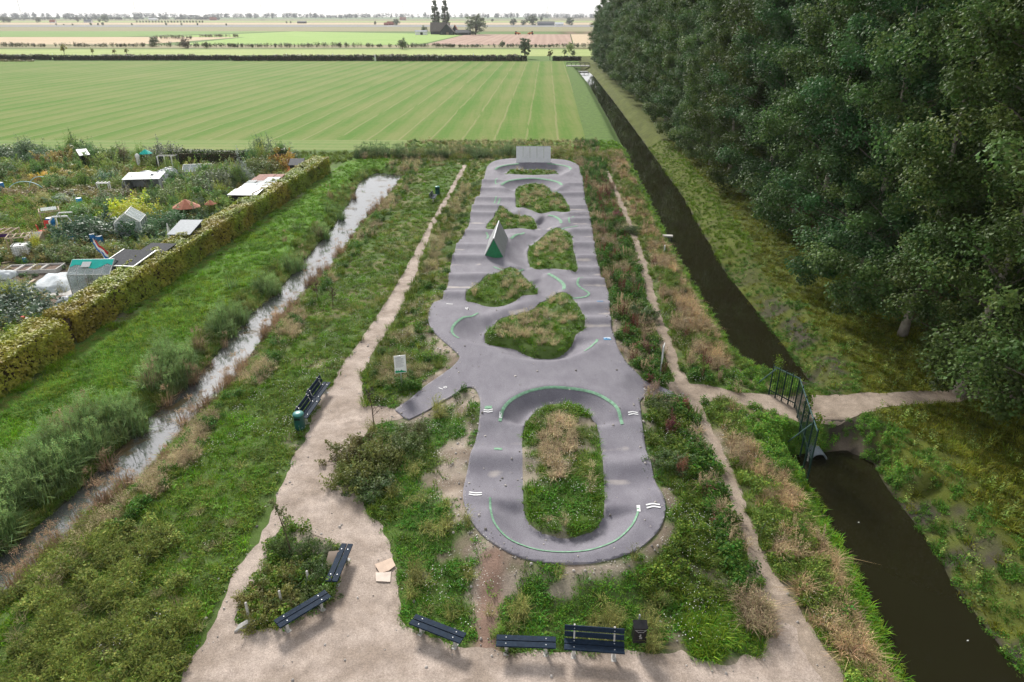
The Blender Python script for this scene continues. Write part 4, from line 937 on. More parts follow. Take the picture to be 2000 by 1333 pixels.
    put(m & (y > 55) & (e < 3.2), (3, 0, 4), .8, g_lawn*.62+g_olive*.2)
    put((Z['east'] < 0) & (Z['east'] > -4) & (y < 34) & (y > 24.5) & (Z['canal'] < 0) & (Z['trail'] < -.1), (10, 12, 13), .62, g_dark*1.3+g_mid*.3, 1)
    put((Z['east'] >= 0) & (Z['east'] < 2.6) & (y < 30) & (y > 24.5) & (Z['canal'] < 0) & (Z['trail'] < -.1), (10, 12), .6, g_dark*1.3+g_mid*.2, 1)
    vi[~dry & (kind != 2)] = -1
    sp = inside(x, y, PLANTER); put(sp, (10, 11, 12, 3), .8, g_mid*.7+g_dark*.4, 1)
    br = (bare > .5) & (u < .93) & (kind != 2); vi[br] = -1
    k = vi >= 0
    x, y, vi, sc, col, kind, Zc = x[k], y[k], vi[k], sc[k], col[k], kind[k], Z['creek'][k]
    z = gz(x, y)
    # let the rows of the same patch share a hue
    col = col*(.62+1.05*fbm(x*1.5, y*1.5, 99, 3))[:, None]*np.where((col[:, 1] > col[:, 0]*1.05)[:, None], np.array((1.06, 1.03, .78)), np.array((1.0, .98, 1.0)))
    for kd, nm, lb in ((0, 'meadow_grass', 'rough green and straw coloured grass covering the site'), (1, 'weeds', 'leafy weeds growing through the grass'), (2, 'reeds', 'blue green reeds lining the creek')):
        q = kind == kd
        scatter(nm, x[q], y[q], z[q], vi[q], sc[q], col[q], r, label=lb, cat=nm.split('_')[-1])
    # daisies and clover heads; pale stones around the track
    N = 9000; x = r.uniform(-14, 14, N); y = r.uniform(15, 60, N); Z = zones(x, y); px, py, d = to_px(x, y)
    q = (Z['gravel'] < 0) & (Z['trail'] < 0) & ((Z['track'] < -.1) | (Z['isl'] > .1)) & (Z['canal'] < -1) & (Z['creek'] < -1) & (Z['east'] < -3) & (fbm(x*.5, y*.5, 120) > .47) & (r.random(N) < .32)
    x, y = x[q], y[q]; scatter('small_white_flowers', x, y, gz(x, y)+.03, np.full(len(x), 17), .8+.5*r.random(len(x)), np.tile((.62, .62, .55), (len(x), 1)), r, label='tiny white flower heads in the grass', cat='flowers')
    N = 26000; x = r.uniform(-13, 17, N); y = r.uniform(14, 46, N); Z = zones(x, y); px, py, d = to_px(x, y)
    rim = np.exp(-(np.abs(Z['track']+.3)/.5)**2)*.8+np.exp(-(np.abs(Z['gravel'])/.35)**2)*.35+.05*(Z['gravel'] > 0)+.035*((Z['track'] > 0) & (Z['isl'] < 0))+.12*bare_mask(x, y, Z)+.05*np.exp(-(np.abs(Z['isl'])/.25)**2)
    q = (r.random(N) < rim*.32) & (Z['canal'] < -1.5) & (Z['isl'] < .4)
    x, y, Zt, Zi = x[q], y[q], Z['track'][q], Z['isl'][q]; on = (Zt > 0) & (Zi < 0)
    z = np.where(on, HTf(x, y), gz(x, y)+.012)
    scatter('gravel_stones', x, y, z, np.full(len(x), 18), .05+.10*r.random(len(x))**3, np.tile((.52, .48, .44), (len(x), 1))*np.where(r.random((len(x), 1)) < .2, .4, .6+.7*r.random((len(x), 1))), r, label='scattered pale stones along the edges of track and path', cat='stones')
plant()
# ------------------------------------------------------------------ trees, hedges and shrubs
def clump_leaves(centres, radii, per, size, rng, up=.55, flat=.75, tipbias=0.0):
    n = len(centres); c = np.repeat(centres, per, 0); rr = np.repeat(radii, per)[:, None]
    o = norm(rng.normal(size=(n*per, 3)))*np.power(rng.random((n*per, 1)), .45); o[:, 2] *= flat
    C = c+o*rr; Nn = norm(o*.9+np.array((0, 0, up))+rng.normal(size=(n*per, 3))*.45)
    cv = np.repeat(rng.random(n), per); v = np.clip(.65*cv+.35*rng.random(n*per), 0, 1)
    h = np.clip(np.repeat(rng.random(n), per)*.6+.4*rng.random(n*per), 0, 1)
    return C, Nn, size*(.65+.7*rng.random(n*per)), v, h
def poplar(seed):
    r = np.random.default_rng(seed); H = 22+r.random()*2.2; low = .9
    K = 380; t = r.random(K)**1.05; z = low+t*(H-low-.6)
    prof = 5.3*np.power(np.clip(np.sin(math.pi*np.power(t*.93+.05, .62)), 0, 1), .75)+.35
    lob = 1+.22*np.sin(3*np.arange(K)*.0+r.random()*6)   # overall size
    a = r.random(K)*6.283; q = .35+.65*np.sqrt(r.random(K)); rad = prof*q*(1+.25*np.sin(a*3+z*.7+seed)+.15*np.sin(a*5-z*1.3))
    sway = np.column_stack([np.sin(z*.2+seed), np.cos(z*.17+seed)])*.35
    NL = 26; li = r.integers(0, NL, K); la = np.arange(NL)*2.4+seed; lt = (np.arange(NL)+.5)/NL*.95; f = .3+.7*np.power(r.random(K), .7)
    lz = low+lt*(H-low-1); lp = 5.5*np.power(np.clip(np.sin(math.pi*np.power(lt*.93+.05, .62)), 0, 1), .7)*(.75+.45*r.random(NL))+.5
    rr = lp[li]*f; z = lz[li]+rr*(.18+.5*lt[li])+r.normal(size=K)*.42; a = la[li]+r.normal(size=K)*.20/np.maximum(f, .4); rad = rr
    core = r.random(K) < .14; rad = np.where(core, r.random(K)*1.3, rad); z = np.where(core, low+2+r.random(K)*(H-low-2.2), z); z = np.clip(z, low*.8, H)
    C = np.column_stack([rad*np.cos(a)+sway[:, 0], rad*np.sin(a)+sway[:, 1], z])
    P1 = clump_leaves(C, (.65+.55*r.random(K)), 150, .18, r)
    # long shoots that break the outline
    S = 90; i = r.integers(0, K, S); out = norm(np.column_stack([np.cos(a[i]), np.sin(a[i]), .9+.8*r.random(S)])); ln = .7+1.1*r.random(S)
    per = 34; f = r.random((S, per, 1)); base = C[i][:, None, :]+out[:, None, :]*(.3+f*ln[:, None, None])+r.normal(size=(S, per, 3))*.13*(1.2-f)
    P2 = (base.reshape(-1, 3), norm(r.normal(size=(S*per, 3))+np.array((0, 0, .5))), .14*(.6+.6*r.random(S*per)), np.clip(.45+.5*r.random(S*per), 0, 1), r.random(S*per))
    cat_ = [np.concatenate([p, q_]) for p, q_ in zip(P1, P2)]
    crown = leaf_mesh('crown', cat_[0], cat_[1], cat_[2], r, .75, cat_[3], cat_[4]); crown.materials.append(M['poplar'])
    tb = MB(); zz = np.linspace(-.3, H*.93, 12); sw = lambda z: (math.sin(z*.2+seed)*.35*min(1, z/5 if z > 0 else 0), math.cos(z*.17+seed)*.35*min(1, z/5 if z > 0 else 0))
    tb.tube([(*sw(k), k) for k in zz], [.23*(1-k/(H*.80))+.012 if 0 < k < H*.78 else (.32 if k <= 0 else .012) for k in zz], 9)
    lb = MB()
    for j in r.integers(0, K, 46):
        p = C[j]; z0 = max(1.6, p[2]-.35*math.hypot(p[0], p[1])-.8); s = sw(z0); mid = (s[0]*.5+p[0]*.5, s[1]*.5+p[1]*.5, z0*.45+p[2]*.55+.15)
        lb.tube([(s[0], s[1], z0), mid, tuple(p)], [.065, .045, .012], 5, False)
    return crown, tb.mesh('trunk', True), lb.mesh('limbs', True)
POP = [poplar(s) for s in (1, 2, 3, 4)]
for c, t, lm in POP: t.materials.append(M['bark']); lm.materials.append(M['limb'])
def poplar_tree(x, y, var, sc, rz, tint, label, group):
    e = empty('poplar_tree', (x, y, gz1(x, y)), rz, label=label, cat='tree', group=group); e.scale = (sc, sc, sc*(.95+.1*random.random()))
    link('limbs', POP[var][2], None, link('trunk', POP[var][1], None, e), kind='stuff'); c = link('crown', POP[var][0], None, e); c.color = (*tint, 1)
    return e
rt = random.Random(5); ORD = ['second', 'third', 'fourth', 'fifth', 'sixth', 'seventh', 'eighth', 'ninth', 'tenth', 'eleventh', 'twelfth', 'thirteenth']
row_x = lambda y: 24.3+(y-38.6)*.046
for rowi, (off, labels, grp) in enumerate(((0, 'dark green poplar with pale trunk in the row beside the canal', 'poplars in the row beside the canal'), (6.6, 'dark green poplar standing in the second row behind the canal row', 'poplars in the second row'), (13.2, 'dark green poplar standing in the third row of the plantation', 'poplars in the third row'))):
    y = 24.5+off*.45; i = 0; cnt = 0
    while y < (312 if rowi == 0 else 300 if rowi == 1 else 200):
        jx, jy = rt.uniform(-.5, .5), rt.uniform(-.5, .5)
        if rowi == 0 and abs(y-38.6) < 3.6: jx = jy = 0; y = 38.6
        t = rt.uniform(.75, 1.25); w = rt.random()
        lb = labels
        if rowi == 0 and 37 < y < 130: cnt += 1; north = cnt; lb = ('pale trunked poplar next to the dam path in the row beside the canal' if north == 1 else '%s poplar north of the dam path in the row beside the canal' % ORD[north-2]) if north-2 < len(ORD) else labels
        poplar_tree(row_x(y)+off+jx, y+jy, rt.randrange(4), rt.uniform(.86, 1.1), rt.uniform(0, 6.28), (.047*t+.032*w, .106*t+.022*w, .036*t-.004*w), lb, grp)
        y += rt.uniform(6.8, 8.2); i += 1

def hedge_mesh(L, Wd, H, per_m2, size, seed, bulge=.30):
    """a clipped hedge along +Y from 0 to L, foot centred on x = 0: leaves on an uneven skin and inside it"""
    r = np.random.default_rng(seed); N = int((2*H*L+Wd*L+2*Wd*H)*per_m2)
    u = r.random(N); yy = r.random(N)*L; s = u*(2*H+Wd)
    x = np.where(s < H, -Wd/2, np.where(s < H+Wd, s-H-Wd/2, Wd/2)); z = np.where(s < H, s, np.where(s < H+Wd, H, 2*H+Wd-s))
    nx = np.where(s < H, -1., np.where(s < H+Wd, 0, 1)); nz = np.where((s >= H) & (s < H+Wd), 1., .12)
    e = int(2*Wd*H*per_m2); x[:e] = r.uniform(-Wd/2, Wd/2, e); z[:e] = r.random(e)*H; yy[:e] = np.where(r.random(e) < .5, 0, L); nx[:e] = 0; nz[:e] = .1
    ny = np.zeros(N); ny[:e] = np.where(yy[:e] == 0, -1, 1)
    b = (fbm(yy*.9+5, z*1.2+x+seed, seed, 3)-.5)*2*bulge+(fbm(yy*.25, z*.3+x, seed+5, 2)-.5)*bulge*1.6-r.random(N)**2*.30+.10*r.random(N)+(fbm(yy*3.1, z*3.1+x*2.7, seed+7, 2)-.5)*.28
    C = np.column_stack([x+nx*b, yy+ny*b, z+(nz > .5)*b*.9]); C[:, 2] = np.maximum(C[:, 2], .05)
    v = np.clip(.55*fbm(yy*.8, z+x*.7, seed+9, 3)+.5*r.random(N), 0, 1); h = np.clip(2.6*(fbm(yy*.35+40, z*.5+x*.6, seed+12, 3)-.5)+.3+.4*r.random(N), 0, 1)
    me = leaf_mesh('foliage', C, np.column_stack([nx, ny, nz])+r.normal(size=(N, 3))*.5+np.array((0, 0, .3)), size*(.6+.8*r.random(N)), r, .65, v, h); me.materials.append(M['leaf'])
    mb = MB(); st = 1.0
    for k in range(int(L/st)):       # woody core
        y0 = k*st; mb.box((0, y0+st/2, H*.44), (Wd*.5, st*.98, H*.7))
    core = mb.mesh('branches'); core.materials.append(M['twig'])
    return me, core
def hedge(x0, y0, x1, y1, Wd, H, per, size, tint, label, seed, group=None, zb=None):
    L = math.hypot(x1-x0, y1-y0); a = math.atan2(-(x1-x0), y1-y0)
    e = empty('hedge', (x0, y0, (gz1((x0+x1)/2, (y0+y1)/2) if zb is None else zb)-.05), a, label=label, cat='hedge', group=group)
    f, c = hedge_mesh(L, Wd, H, per, size, seed)
    o = link('foliage', f, None, e); o.color = (*tint, 1); link('branches', c, None, e)
    return e
hedge(HEDGE_X(37.6)-1.0, 37.6, HEDGE_X(88)-1.0, 88, 2.0, 1.95, 170, .19, (.31, .325, .046), 'long clipped beech hedge turning yellow beside the mown grass strip', 31)
hedge(HEDGE_X(20)-1.0, 20, HEDGE_X(36.6)-1.0, 36.6, 2.0, 1.9, 190, .18, (.345, .335, .048), 'short block of clipped yellow green beech hedge before the gap', 32)
hedge(-46, 92.5, -30, 92.5, 1.2, 1.9, 70, .2, (.045, .07, .02), 'dark clipped hedge closing the allotments towards the mown field', 33)

def shrub_mesh(seed, K=46, per=60, size=.085, h=1.0, spread=1.0):
    r = np.random.default_rng(seed); d = norm(r.normal(size=(K, 3))); d[:, 2] = np.abs(d[:, 2])*h; q = np.power(r.random(K), .35)[:, None]
    lump = 1+.28*np.sin(np.arctan2(d[:, 1], d[:, 0])*2+seed)[:, None]*.6+.2*r.normal(size=(K, 1))
    C = d*q*lump*np.array((spread, spread, .8/h)); C[:, 2] = np.maximum(C[:, 2], .08)
    P1 = clump_leaves(C, .22+.13*r.random(K), per, size, r, up=.5)
    sh = 22; i = r.integers(0, K, sh); o = norm(C[i]*np.array((1, 1, .8))+np.array((0, 0, .9))); f = r.random((sh, 16, 1))
    B = (C[i][:, None, :]+o[:, None, :]*(.1+.38*f)+r.normal(size=(sh, 16, 3))*.035).reshape(-1, 3)
    P2 = (B, norm(r.normal(size=B.shape)+np.array((0, 0, .4))), size*(.6+.5*r.random(len(B))), .5+.5*r.random(len(B)), r.random(len(B)))
    Q = [np.concatenate([a, b]) for a, b in zip(P1, P2)]
    me = leaf_mesh('foliage', Q[0], Q[1], Q[2], r, .62, Q[3], Q[4]); me.materials.append(M['leaf'])
    tb = MB()
    for j in range(9):
        p = C[j]; tb.tube([(0, 0, -.1), tuple(p*np.array((.45, .45, .6))), tuple(p)], [.035, .022, .008], 5, False)
    t = tb.mesh('stems'); t.materials.append(M['twig'])
    return me, t
SHR = [shrub_mesh(101), shrub_mesh(102, 60, 50), shrub_mesh(103, 40, 70, .075, 1.3, .8), shrub_mesh(104, 52, 60, .11, .8, 1.1), shrub_mesh(105, 34, 60, .06, 1.7, .7)]
def shrub(x, y, rad, h, tint, label, var=0, group=None, name='shrub', cat='shrub', z=None, rz=None):
    e = empty(name, (x, y, (gz1(x, y) if z is None else z)-.03), random.random()*6.28 if rz is None else rz, label=label, cat=cat, group=group); e.scale = (rad, rad, h)
    link('stem', SHR[var][1], None, e); o = link('foliage', SHR[var][0], None, e); o.color = (*[min(.6, c*1.75) for c in tint], 1)
    return e
def round_tree(seed, K=60, per=46, size=.42, H=7.0, rad=2.6, low=1.6, prof='round'):
    r = np.random.default_rng(seed)
    if prof == 'round':
        d = norm(r.normal(size=(K, 3)))*np.power(r.random((K, 1)), .38)*(1+.16*r.normal(size=(K, 1))); C = d*np.array((rad, rad, (H-low)/2))+np.array((0, 0, (H+low)/2)); cr = rad*.30
    else:      # columnar
        t = r.random(K); a = r.random(K)*6.28; q = rad*np.power(np.sin(np.clip(t*.93+.06, 0, 1)*math.pi), .55)*np.sqrt(r.random(K)); C = np.column_stack([q*np.cos(a), q*np.sin(a), low+t*(H-low)]); cr = rad*.45
    p = clump_leaves(C, cr*(.8+.4*r.random(K)), per, size, r)
    me = leaf_mesh('crown', p[0], p[1], p[2], r, .7, p[3], p[4]); me.materials.append(M['leaf'])
    tb = MB(); tb.tube([(0, 0, -.2), (.05, 0, H*.3), (0, .05, H*.62), (0, 0, H*.9)], [H*.028, H*.022, H*.014, H*.004], 7)
    for j in range(8):
        q = C[j]; tb.tube([(0, 0, low+.3*j*.2), tuple(q*np.array((.5, .5, .92))), tuple(q)], [H*.011, H*.007, H*.002], 5, False)
    t = tb.mesh('trunk', True); t.materials.append(M['twig'])
    return me, t
TRE = {'round': round_tree(201, 60, 46, .42, 7, 2.6, .3), 'round2': round_tree(202, 70, 42, .4, 7, 3.1, .2), 'column': round_tree(203, 60, 50, .42, 12, 1.25, 1.2, 'col'), 'tall': round_tree(204, 64, 46, .36, 7, 1.7, .8), 'young': round_tree(205, 26, 34, .28, 4, 1.1, .7)}
BASE_H = {'round': 7, 'round2': 7, 'column': 12, 'tall': 7, 'young': 4}
def tree(px, py, kind, height, tint, label, group=None, name='tree', wide=1.0, dist=None):
    x, y, _ = P(px, py)
    if dist: x, y = x*dist/y, dist
    s = height/BASE_H[kind]
    e = empty(name, (x, y, 0), random.random()*6.28, label=label, cat='tree', group=group); e.scale = (s*wide, s*wide, s)
    link('trunk', TRE[kind][1], None, e); o = link('crown', TRE[kind][0], None, e); o.color = (*[c*2.3 for c in tint], 1)
    return e
def post(px, py, h, label, r=.08, m='white', name='post', group=None):
    p = at(px, py); e = MB(); e.lathe([(r, -.2), (r, h*.97), (r*.7, h)], 8); e.build(name, M[m], None, smooth=False, loc=p, label=label, cat='post', group=group)
# ------------------------------------------------------------------ paint on the track
def resample(pts, step):
    p = np.asarray(pts, float); d = np.r_[0, np.cumsum(np.hypot(*np.diff(p, axis=0).T))]; n = max(2, int(d[-1]/step)+1); s = np.linspace(0, d[-1], n)
    return np.column_stack([np.interp(s, d, p[:, 0]), np.interp(s, d, p[:, 1])])
def strip(name, pts, w, m, parent=track, off=.02, offs=0.0, smooth_line=True, **kw):
    p = resample(catmull(pts, False, 6) if smooth_line and len(pts) > 2 else pts, .1)
    t = np.gradient(p, axis=0); t /= np.linalg.norm(t, axis=1, keepdims=True); nn = np.column_stack([-t[:, 1], t[:, 0]])
    V = []; k = 4
    for j in range(k): V.append(p+nn*(offs+w*(j/(k-1)-.5)))
    V = np.stack(V, 1).reshape(-1, 2); z = HTf(V[:, 0], V[:, 1])+off
    n = len(p); idx = np.arange(n*k).reshape(n, k)
    q = np.stack([idx[:-1, :-1], idx[:-1, 1:], idx[1:, 1:], idx[1:, :-1]], -1).reshape(-1, 4)[:, ::-1]
    return link(name, np_mesh(name, np.column_stack([V, z]), quads=q), m, parent, **kw)
LN = [('south', .95, .16, 0), ('north', .98, .24, 0), ('f1', .95, .22, 0), ('f2', .95, .28, 0)]
def lippts(k, a, b): return PP(LIP[k][0][a:b], LIP[k][2])
strip('green_line', lippts('south', 0, 13), .085, M['lineGreen'])
strip('green_line', lippts('north', 0, 11), .15, M['lineGreen'])
strip('green_line', lippts('west', 0, 7), .16, M['lineGreen'])
strip('green_line', PP([(1141, 685), (1152, 678), (1163, 667), (1167, 656)], .6), .16, M['lineGreen'])
strip('green_line', lippts('f1', 2, 6), .26, M['lineGreen']); strip('green_line', lippts('f1', 7, 11), .26, M['lineGreen'])
strip('green_line', lippts('f2', 2, 9), .28, M['lineGreen'])
strip('green_line', lippts('m1', 1, 5), .26, M['lineGreen']); strip('green_line', lippts('m2', 0, 3), .24, M['lineGreen']); strip('green_line', lippts('m3', 1, 5), .24, M['lineGreen'])
for pts in ([(1120.5, 424), (1112, 429), (1111, 433), (1113, 437)], [(1128, 441), (1111, 445), (1094, 450)], [(1138, 541.6), (1130, 550), (1128, 557), (1135, 563), (1148, 570), (1150, 574), (1142, 578.5), (1119, 582)], [(964, 521.6), (985, 529), (1008, 530.5), (1023, 526)], [(971, 349), (968, 360), (980, 361)], [(970, 387), (965, 395.5)], [(976.6, 390), (972, 397.6)], [(950, 456.5), (953.4, 461.7), (950, 466)]):
    strip('green_line', PP(pts, .4), .16, M['lineGreen'])
def local(px, py, z, rz, pts):
    c = P(px, py, z); co, si = math.cos(rz), math.sin(rz); return np.array([(c[0]+a*co-b*si, c[1]+a*si+b*co) for a, b in pts])
def chevrons(px, py, rz=0, s=1.0):
    s *= .54
    for o in (-.13, .13): strip('chevron_mark', local(px, py, .5, rz, [(-.42*s, o*s+.10*s), (0, o*s-.02*s), (.42*s, o*s+.10*s)]), .13*s, M['mark'], smooth_line=False)
chevrons(953.5, 806, 0); chevrons(928.5, 966.5, 0, 1.15); chevrons(1275, 990, math.pi, 1.2); chevrons(1236, 809.5, math.pi, 1.05)
chevrons(878, 594.5, 0, .95); chevrons(912, 603, -1.2, .9); chevrons(1186, 656.5, math.pi, .9)
def disc(name, px, py, r, m, z=.5):
    c = P(px, py, z); strip(name, [(c[0]-r, c[1]), (c[0]+r, c[1])], r*1.4, m, smooth_line=False)
disc('green_dot', 954, 799.5, .18, M['lineGreen']); disc('green_dot', 973, 882, .18, M['lineGreen'], .28)
for a, b in ((1172, 591), (1172, 594.5), (1186, 661.5), (1186, 663.8)): c = P(a, b, .35); strip('blue_mark', [(c[0]-.22, c[1]), (c[0]+.22, c[1])], .11, M['blue'], smooth_line=False)
c = P(1089, 374.5, .5); strip('blue_mark', [(c[0]-.4, c[1]-.2), (c[0]+.35, c[1]), (c[0]-.3, c[1]+.35), (c[0]-.4, c[1]-.1)], .1, M['blue'])
def rider_sign(px, py, z, rz):
    th = np.linspace(0, 5.9, 14); strip('white_symbol', local(px, py, z, rz, [(.13+.085*math.cos(t), .085*math.sin(t)) for t in th]), .05, M['mark'])
    strip('white_symbol', local(px, py, z, rz, [(-.2, .11), (-.03, -.13)]), .055, M['mark'], smooth_line=False)
rider_sign(865, 758.5, .3, .35); rider_sign(1266, 754.5, .38, 2.9)
for a, b in ((977.5, 811), (1246.5, 994)): c = P(a, b, .5); strip('white_stop', [(c[0], c[1]-.18), (c[0]+.02, c[1]+.16)], .14, M['mark'], smooth_line=False)

# ------------------------------------------------------------------ riding obstacles
def wedge():
    zb = .42; f = [P(944.5, 505.5, zb), P(984.5, 505.5, zb)]; fc = ((f[0][0]+f[1][0])/2, f[0][1]); w = (f[1][0]-f[0][0])/2; H = 1.62
    L = 5.2; back = P(974.3, 433.5, zb+H); ang = -math.atan2(back[0]-fc[0], L)
    base = float(HTf(np.array([fc[0]]), np.array([fc[1]+2]))[0])
    e = empty('wedge_ramp', (fc[0], fc[1], .40), ang, label='grey panelled ridge ramp with green triangular end on the asphalt', cat='ramp')
    n = 4; t = .05
    for s in (-1, 1):
        for i in range(n):
            a, b = L*i/n+.012, L*(i+1)/n-.012
            q = [(s*w, a, 0), (s*w, b, 0), (s*.015, b, H), (s*.015, a, H)]
            MB().sheet(q if s > 0 else q[::-1], t).build('side_panel', M['wedgeTop'], e)
    m = MB(); m.add([(-w+.03, .02, -.15), (w-.03, .02, -.15), (w-.03, .02, 0), (0, .02, H-.04), (-w+.03, .02, 0)], [(0, 1, 2, 3, 4)]); m.add([(-w+.03, L-.02, 0), (w-.03, L-.02, 0), (0, L-.02, H-.04)], [(2, 1, 0)])
    m2 = MB(); m2.add([(-w+.02, 0, -.12), (w-.02, 0, -.12), (w-.02, 0, .02), (0, 0, H-.05), (-w+.02, 0, .02), (-w+.02, .05, -.12), (w-.02, .05, -.12), (w-.02, .05, .02), (0, .05, H-.05), (-w+.02, .05, .02)], [(0, 1, 2, 3, 4), (9, 8, 7, 6, 5)]); m2.build('end_panel', M['wedgeGreen'], e, label='green triangular end panel')
    m3 = MB(); m3.add([(-w+.02, L, -.12), (w-.02, L, -.12), (0, L, H-.05), (-w+.02, L-.05, -.12), (w-.02, L-.05, -.12), (0, L-.05, H-.05)], [(2, 1, 0), (3, 4, 5)]); m3.build('end_panel', M['wedgeGreen'], e)
    MB().bar((0, 0, H+.06), (0, L, H+.06), .07, .05).build('ridge_pipe', M['galv'], e)
wedge()
def wallride():
    a, b = P(1008, 318, .6), P(1075.5, 318, .6); W = b[0]-a[0]; H = 2.05; lean = -R(14)
    e = empty('riding_wall', ((a[0]+b[0])/2, a[1], .56), label='pale upright riding wall of five panels at the end bowl', cat='riding wall')
    n = 5; rot = Matrix.Rotation(lean, 4, 'X')
    for i in range(n):
        x0 = -W/2+W*i/n; m = MB(); m.box((x0+W/n/2, 0, H/2), (W/n-.03, .06, H)); m.v = [tuple(rot @ Vector(v)) for v in m.v]; m.build('panel', M['wallPanel'], e)
    m = MB(); m.bar((-W/2, 0, H+.03), (W/2, 0, H+.03), .09); m.v = [tuple(rot @ Vector(v)) for v in m.v]; m.build('top_rail', M['galv'], e)
    for s in (-.45, -.15, .15, .45):
        m = MB(); t = rot @ Vector((s*W, .05, H*.9)); m.bar(tuple(t), (s*W, 1.3, -.6), .09); m.bar((s*W, .05, 0), (s*W, 1.3, -.6), .09); m.build('brace', M['galv'], e)
    MB().box((-.05, -.10, .02), (.38, .08, .2)).build('plate', M['white'], e)
wallride()

# ------------------------------------------------------------------ benches and bins
def bench(p, q, back, label, flip=1, z=None, light=True):
    """p, q: pixels of the two ends of the seat; the back stands on the far side (flip = 1) or near side"""
    a, b = Vector(P(*p, .47)), Vector(P(*q, .47)); c = (a+b)/2; ang = math.atan2(b.y-a.y, b.x-a.x); L = 1.85
    e = empty('park_bench', (c.x, c.y, gz1(c.x, c.y)+.01), ang, label=label, cat='bench', group='dark slatted park benches'); f = flip
    bk = M['bench']; m = MB
    for j, yy in enumerate((-.115, .115)): m().box((0, yy*f, .46), (L, .20, .05)).build('seat_plank', bk, e)
    for sx in (-.62, .62):
        leg = m(); leg.box((sx, 0, .21), (.09, .10, .44)); leg.box((sx, 0, .425), (.07, .38, .03)); leg.box((sx, 0, -.02), (.16, .3, .06))
        lo = leg.build('leg', M['concrete'] if light else M['woodDark'], e)
        for yy in (-.115, .115): m().lathe([(.022, 0), (.022, .008), (.012, .014)], 8, (sx, yy*f, .4855)).build('bolt', M['galv'], lo)
    if back:
        for j, (yy, zz) in enumerate(((.27, .60), (.335, .80))): m().box((0, yy*f, zz), (L, .05, .16), rx=-.28*f).build('back_plank', bk, e)
        for sx in (-.62, .62):
            s = m(); s.bar((sx, .2*f, .40), (sx, .385*f, .90), .05, .06); so = s.build('back_support', M['concrete'], e)
            for yy, zz in ((.245, .61), (.31, .81)): m().lathe([(.02, 0), (.02, .01)], 8, (sx, (yy-.012)*f, zz)).build('bolt', M['galv'], so)
    return e
bench((649.6, 1129.4), (676, 1068), False, 'backless bench at the planted island beside the brown board')
bench((547, 1216), (635, 1163), False, 'backless bench at the front edge of the planted island')
bench((811, 1212), (899, 1246), False, 'backless bench with grass growing over its seat')
bench((973, 1252), (1082, 1256), False, 'backless bench next to the bench with a backrest, bright tuft at its end')
bench((1105.6, 1258), (1216, 1266), True, 'bench with backrest next to the black litter bin')
bench((594, 814), (617, 782), True, 'bench with backrest directly beside the green cylindrical bin')
bench((615, 779), (637, 749), True, 'bench with backrest, the one farther from the green bin of the pair')
bench((844, 389), (851.5, 379), True, 'lone bench at the upper path below a dark bin')
def drum_bin(px, py, label, s=1.0):
    p = at(px, py); e = empty('litter_bin', p, label=label, cat='bin'); e.scale = (s, s, s)
    MB().lathe([(.24, .06), (.25, .12), (.25, .78), (.255, .80), (.255, .83), (.245, .84)], 24).build('body', M['binGreen'], e)
    m = MB(); m.lathe([(.262, .84), (.265, .88), (.22, .93), (.08, .95), (.02, .952)], 24); m.build('lid', M['binLid'], e, True)
    MB().box((0, -.245, .70), (.28, .03, .1)).build('opening', M['black'], e)
    MB().box((0, .0, .02), (.3, .3, .1)).build('foot', M['concrete'], e)
drum_bin(587, 839, 'dark green cylindrical bin with teal lid beside the pair of benches'); drum_bin(855, 381.5, 'dark green cylindrical bin above the lone bench by the upper path', 1.05)
p = at(1246, 1262)
e = empty('litter_bin', p, 0, label='black box bin on a steel post beside the backrest bench', cat='bin')
MB().lathe([(.03, -.2), (.03, 1.12), (.02, 1.14)], 10, (0, .2, 0)).build('post', M['galv'], e)
MB().box((0, 0, .62), (.42, .32, .62)).build('body', M['black'], e)
m = MB(); m.box((0, -.02, .955), (.44, .3, .03), rx=.25); m.build('lid', M['black'], e)
m = MB(); m.bar((-.17, -.166, .87), (-.08, -.166, .78), .025, .01); m.bar((.17, -.166, .87), (.08, -.166, .78), .025, .01); m.bar((-.08, -.166, .78), (.08, -.166, .78), .025, .01); m.bar((-.17, -.166, .87), (.17, -.166, .87), .02, .01); m.build('emblem', M['galv'], e)
m = MB(); m.lathe([(.03, 0), (.03, .006)], 10, (.0, 0, 0)); m.v = [(x, -.164-z, .66+y) for x, y, z in m.v]; m.bar((-.005, -.166, .63), (-.005, -.166, .5), .035, .01); m.bar((-.05, -.166, .61), (.05, -.166, .58), .02, .01); m.bar((.04, -.166, .56), (.04, -.166, .5), .03, .01); m.build('pictogram', M['galv'], e)

# ------------------------------------------------------------------ signs
def info_sign(px, py, rz, label, zp=1.02):
    p = at(px, py); e = empty('information_sign', p, rz, label=label, cat='sign')
    MB().lathe([(.035, -.3), (.035, 1.9), (.02, 1.92)], 10).build('post', M['galv'], e)
    b = MB().box((0, -.05, 1.42), (.62, .03, 1.02)).build('board', M['white'], e)
    z = 1.82
    for i, w in enumerate((.30, .44, .40, .43, .35, .42, .44, .30, .40, .43, .38)):
        MB().box((-.24+w/2, -.0685, z-.055*i), (w, .006, .018 if i else .035)).build('text_line', M['signText'], b)
    m = MB(); pts = [(-.28, .94), (-.28, 1.06), (-.23, 1.06), (-.21, 1.12), (-.19, 1.06), (-.14, 1.05), (-.12, 1.13), (-.10, 1.05), (-.02, 1.04), (.04, 1.10), (.10, 1.05), (.18, 1.02), (.28, 1.0), (.28, .94)]
    k = len(pts); m.add([(a, -.0715, c) for a, c in pts]+[(a, -.0655, c) for a, c in pts], [tuple(range(k)), tuple(range(2*k-1, k-1, -1))]+[(i, i+k, (i+1) % k+k, (i+1) % k) for i in range(k)]); m.build('skyline_emblem', M['signGreen'], b)
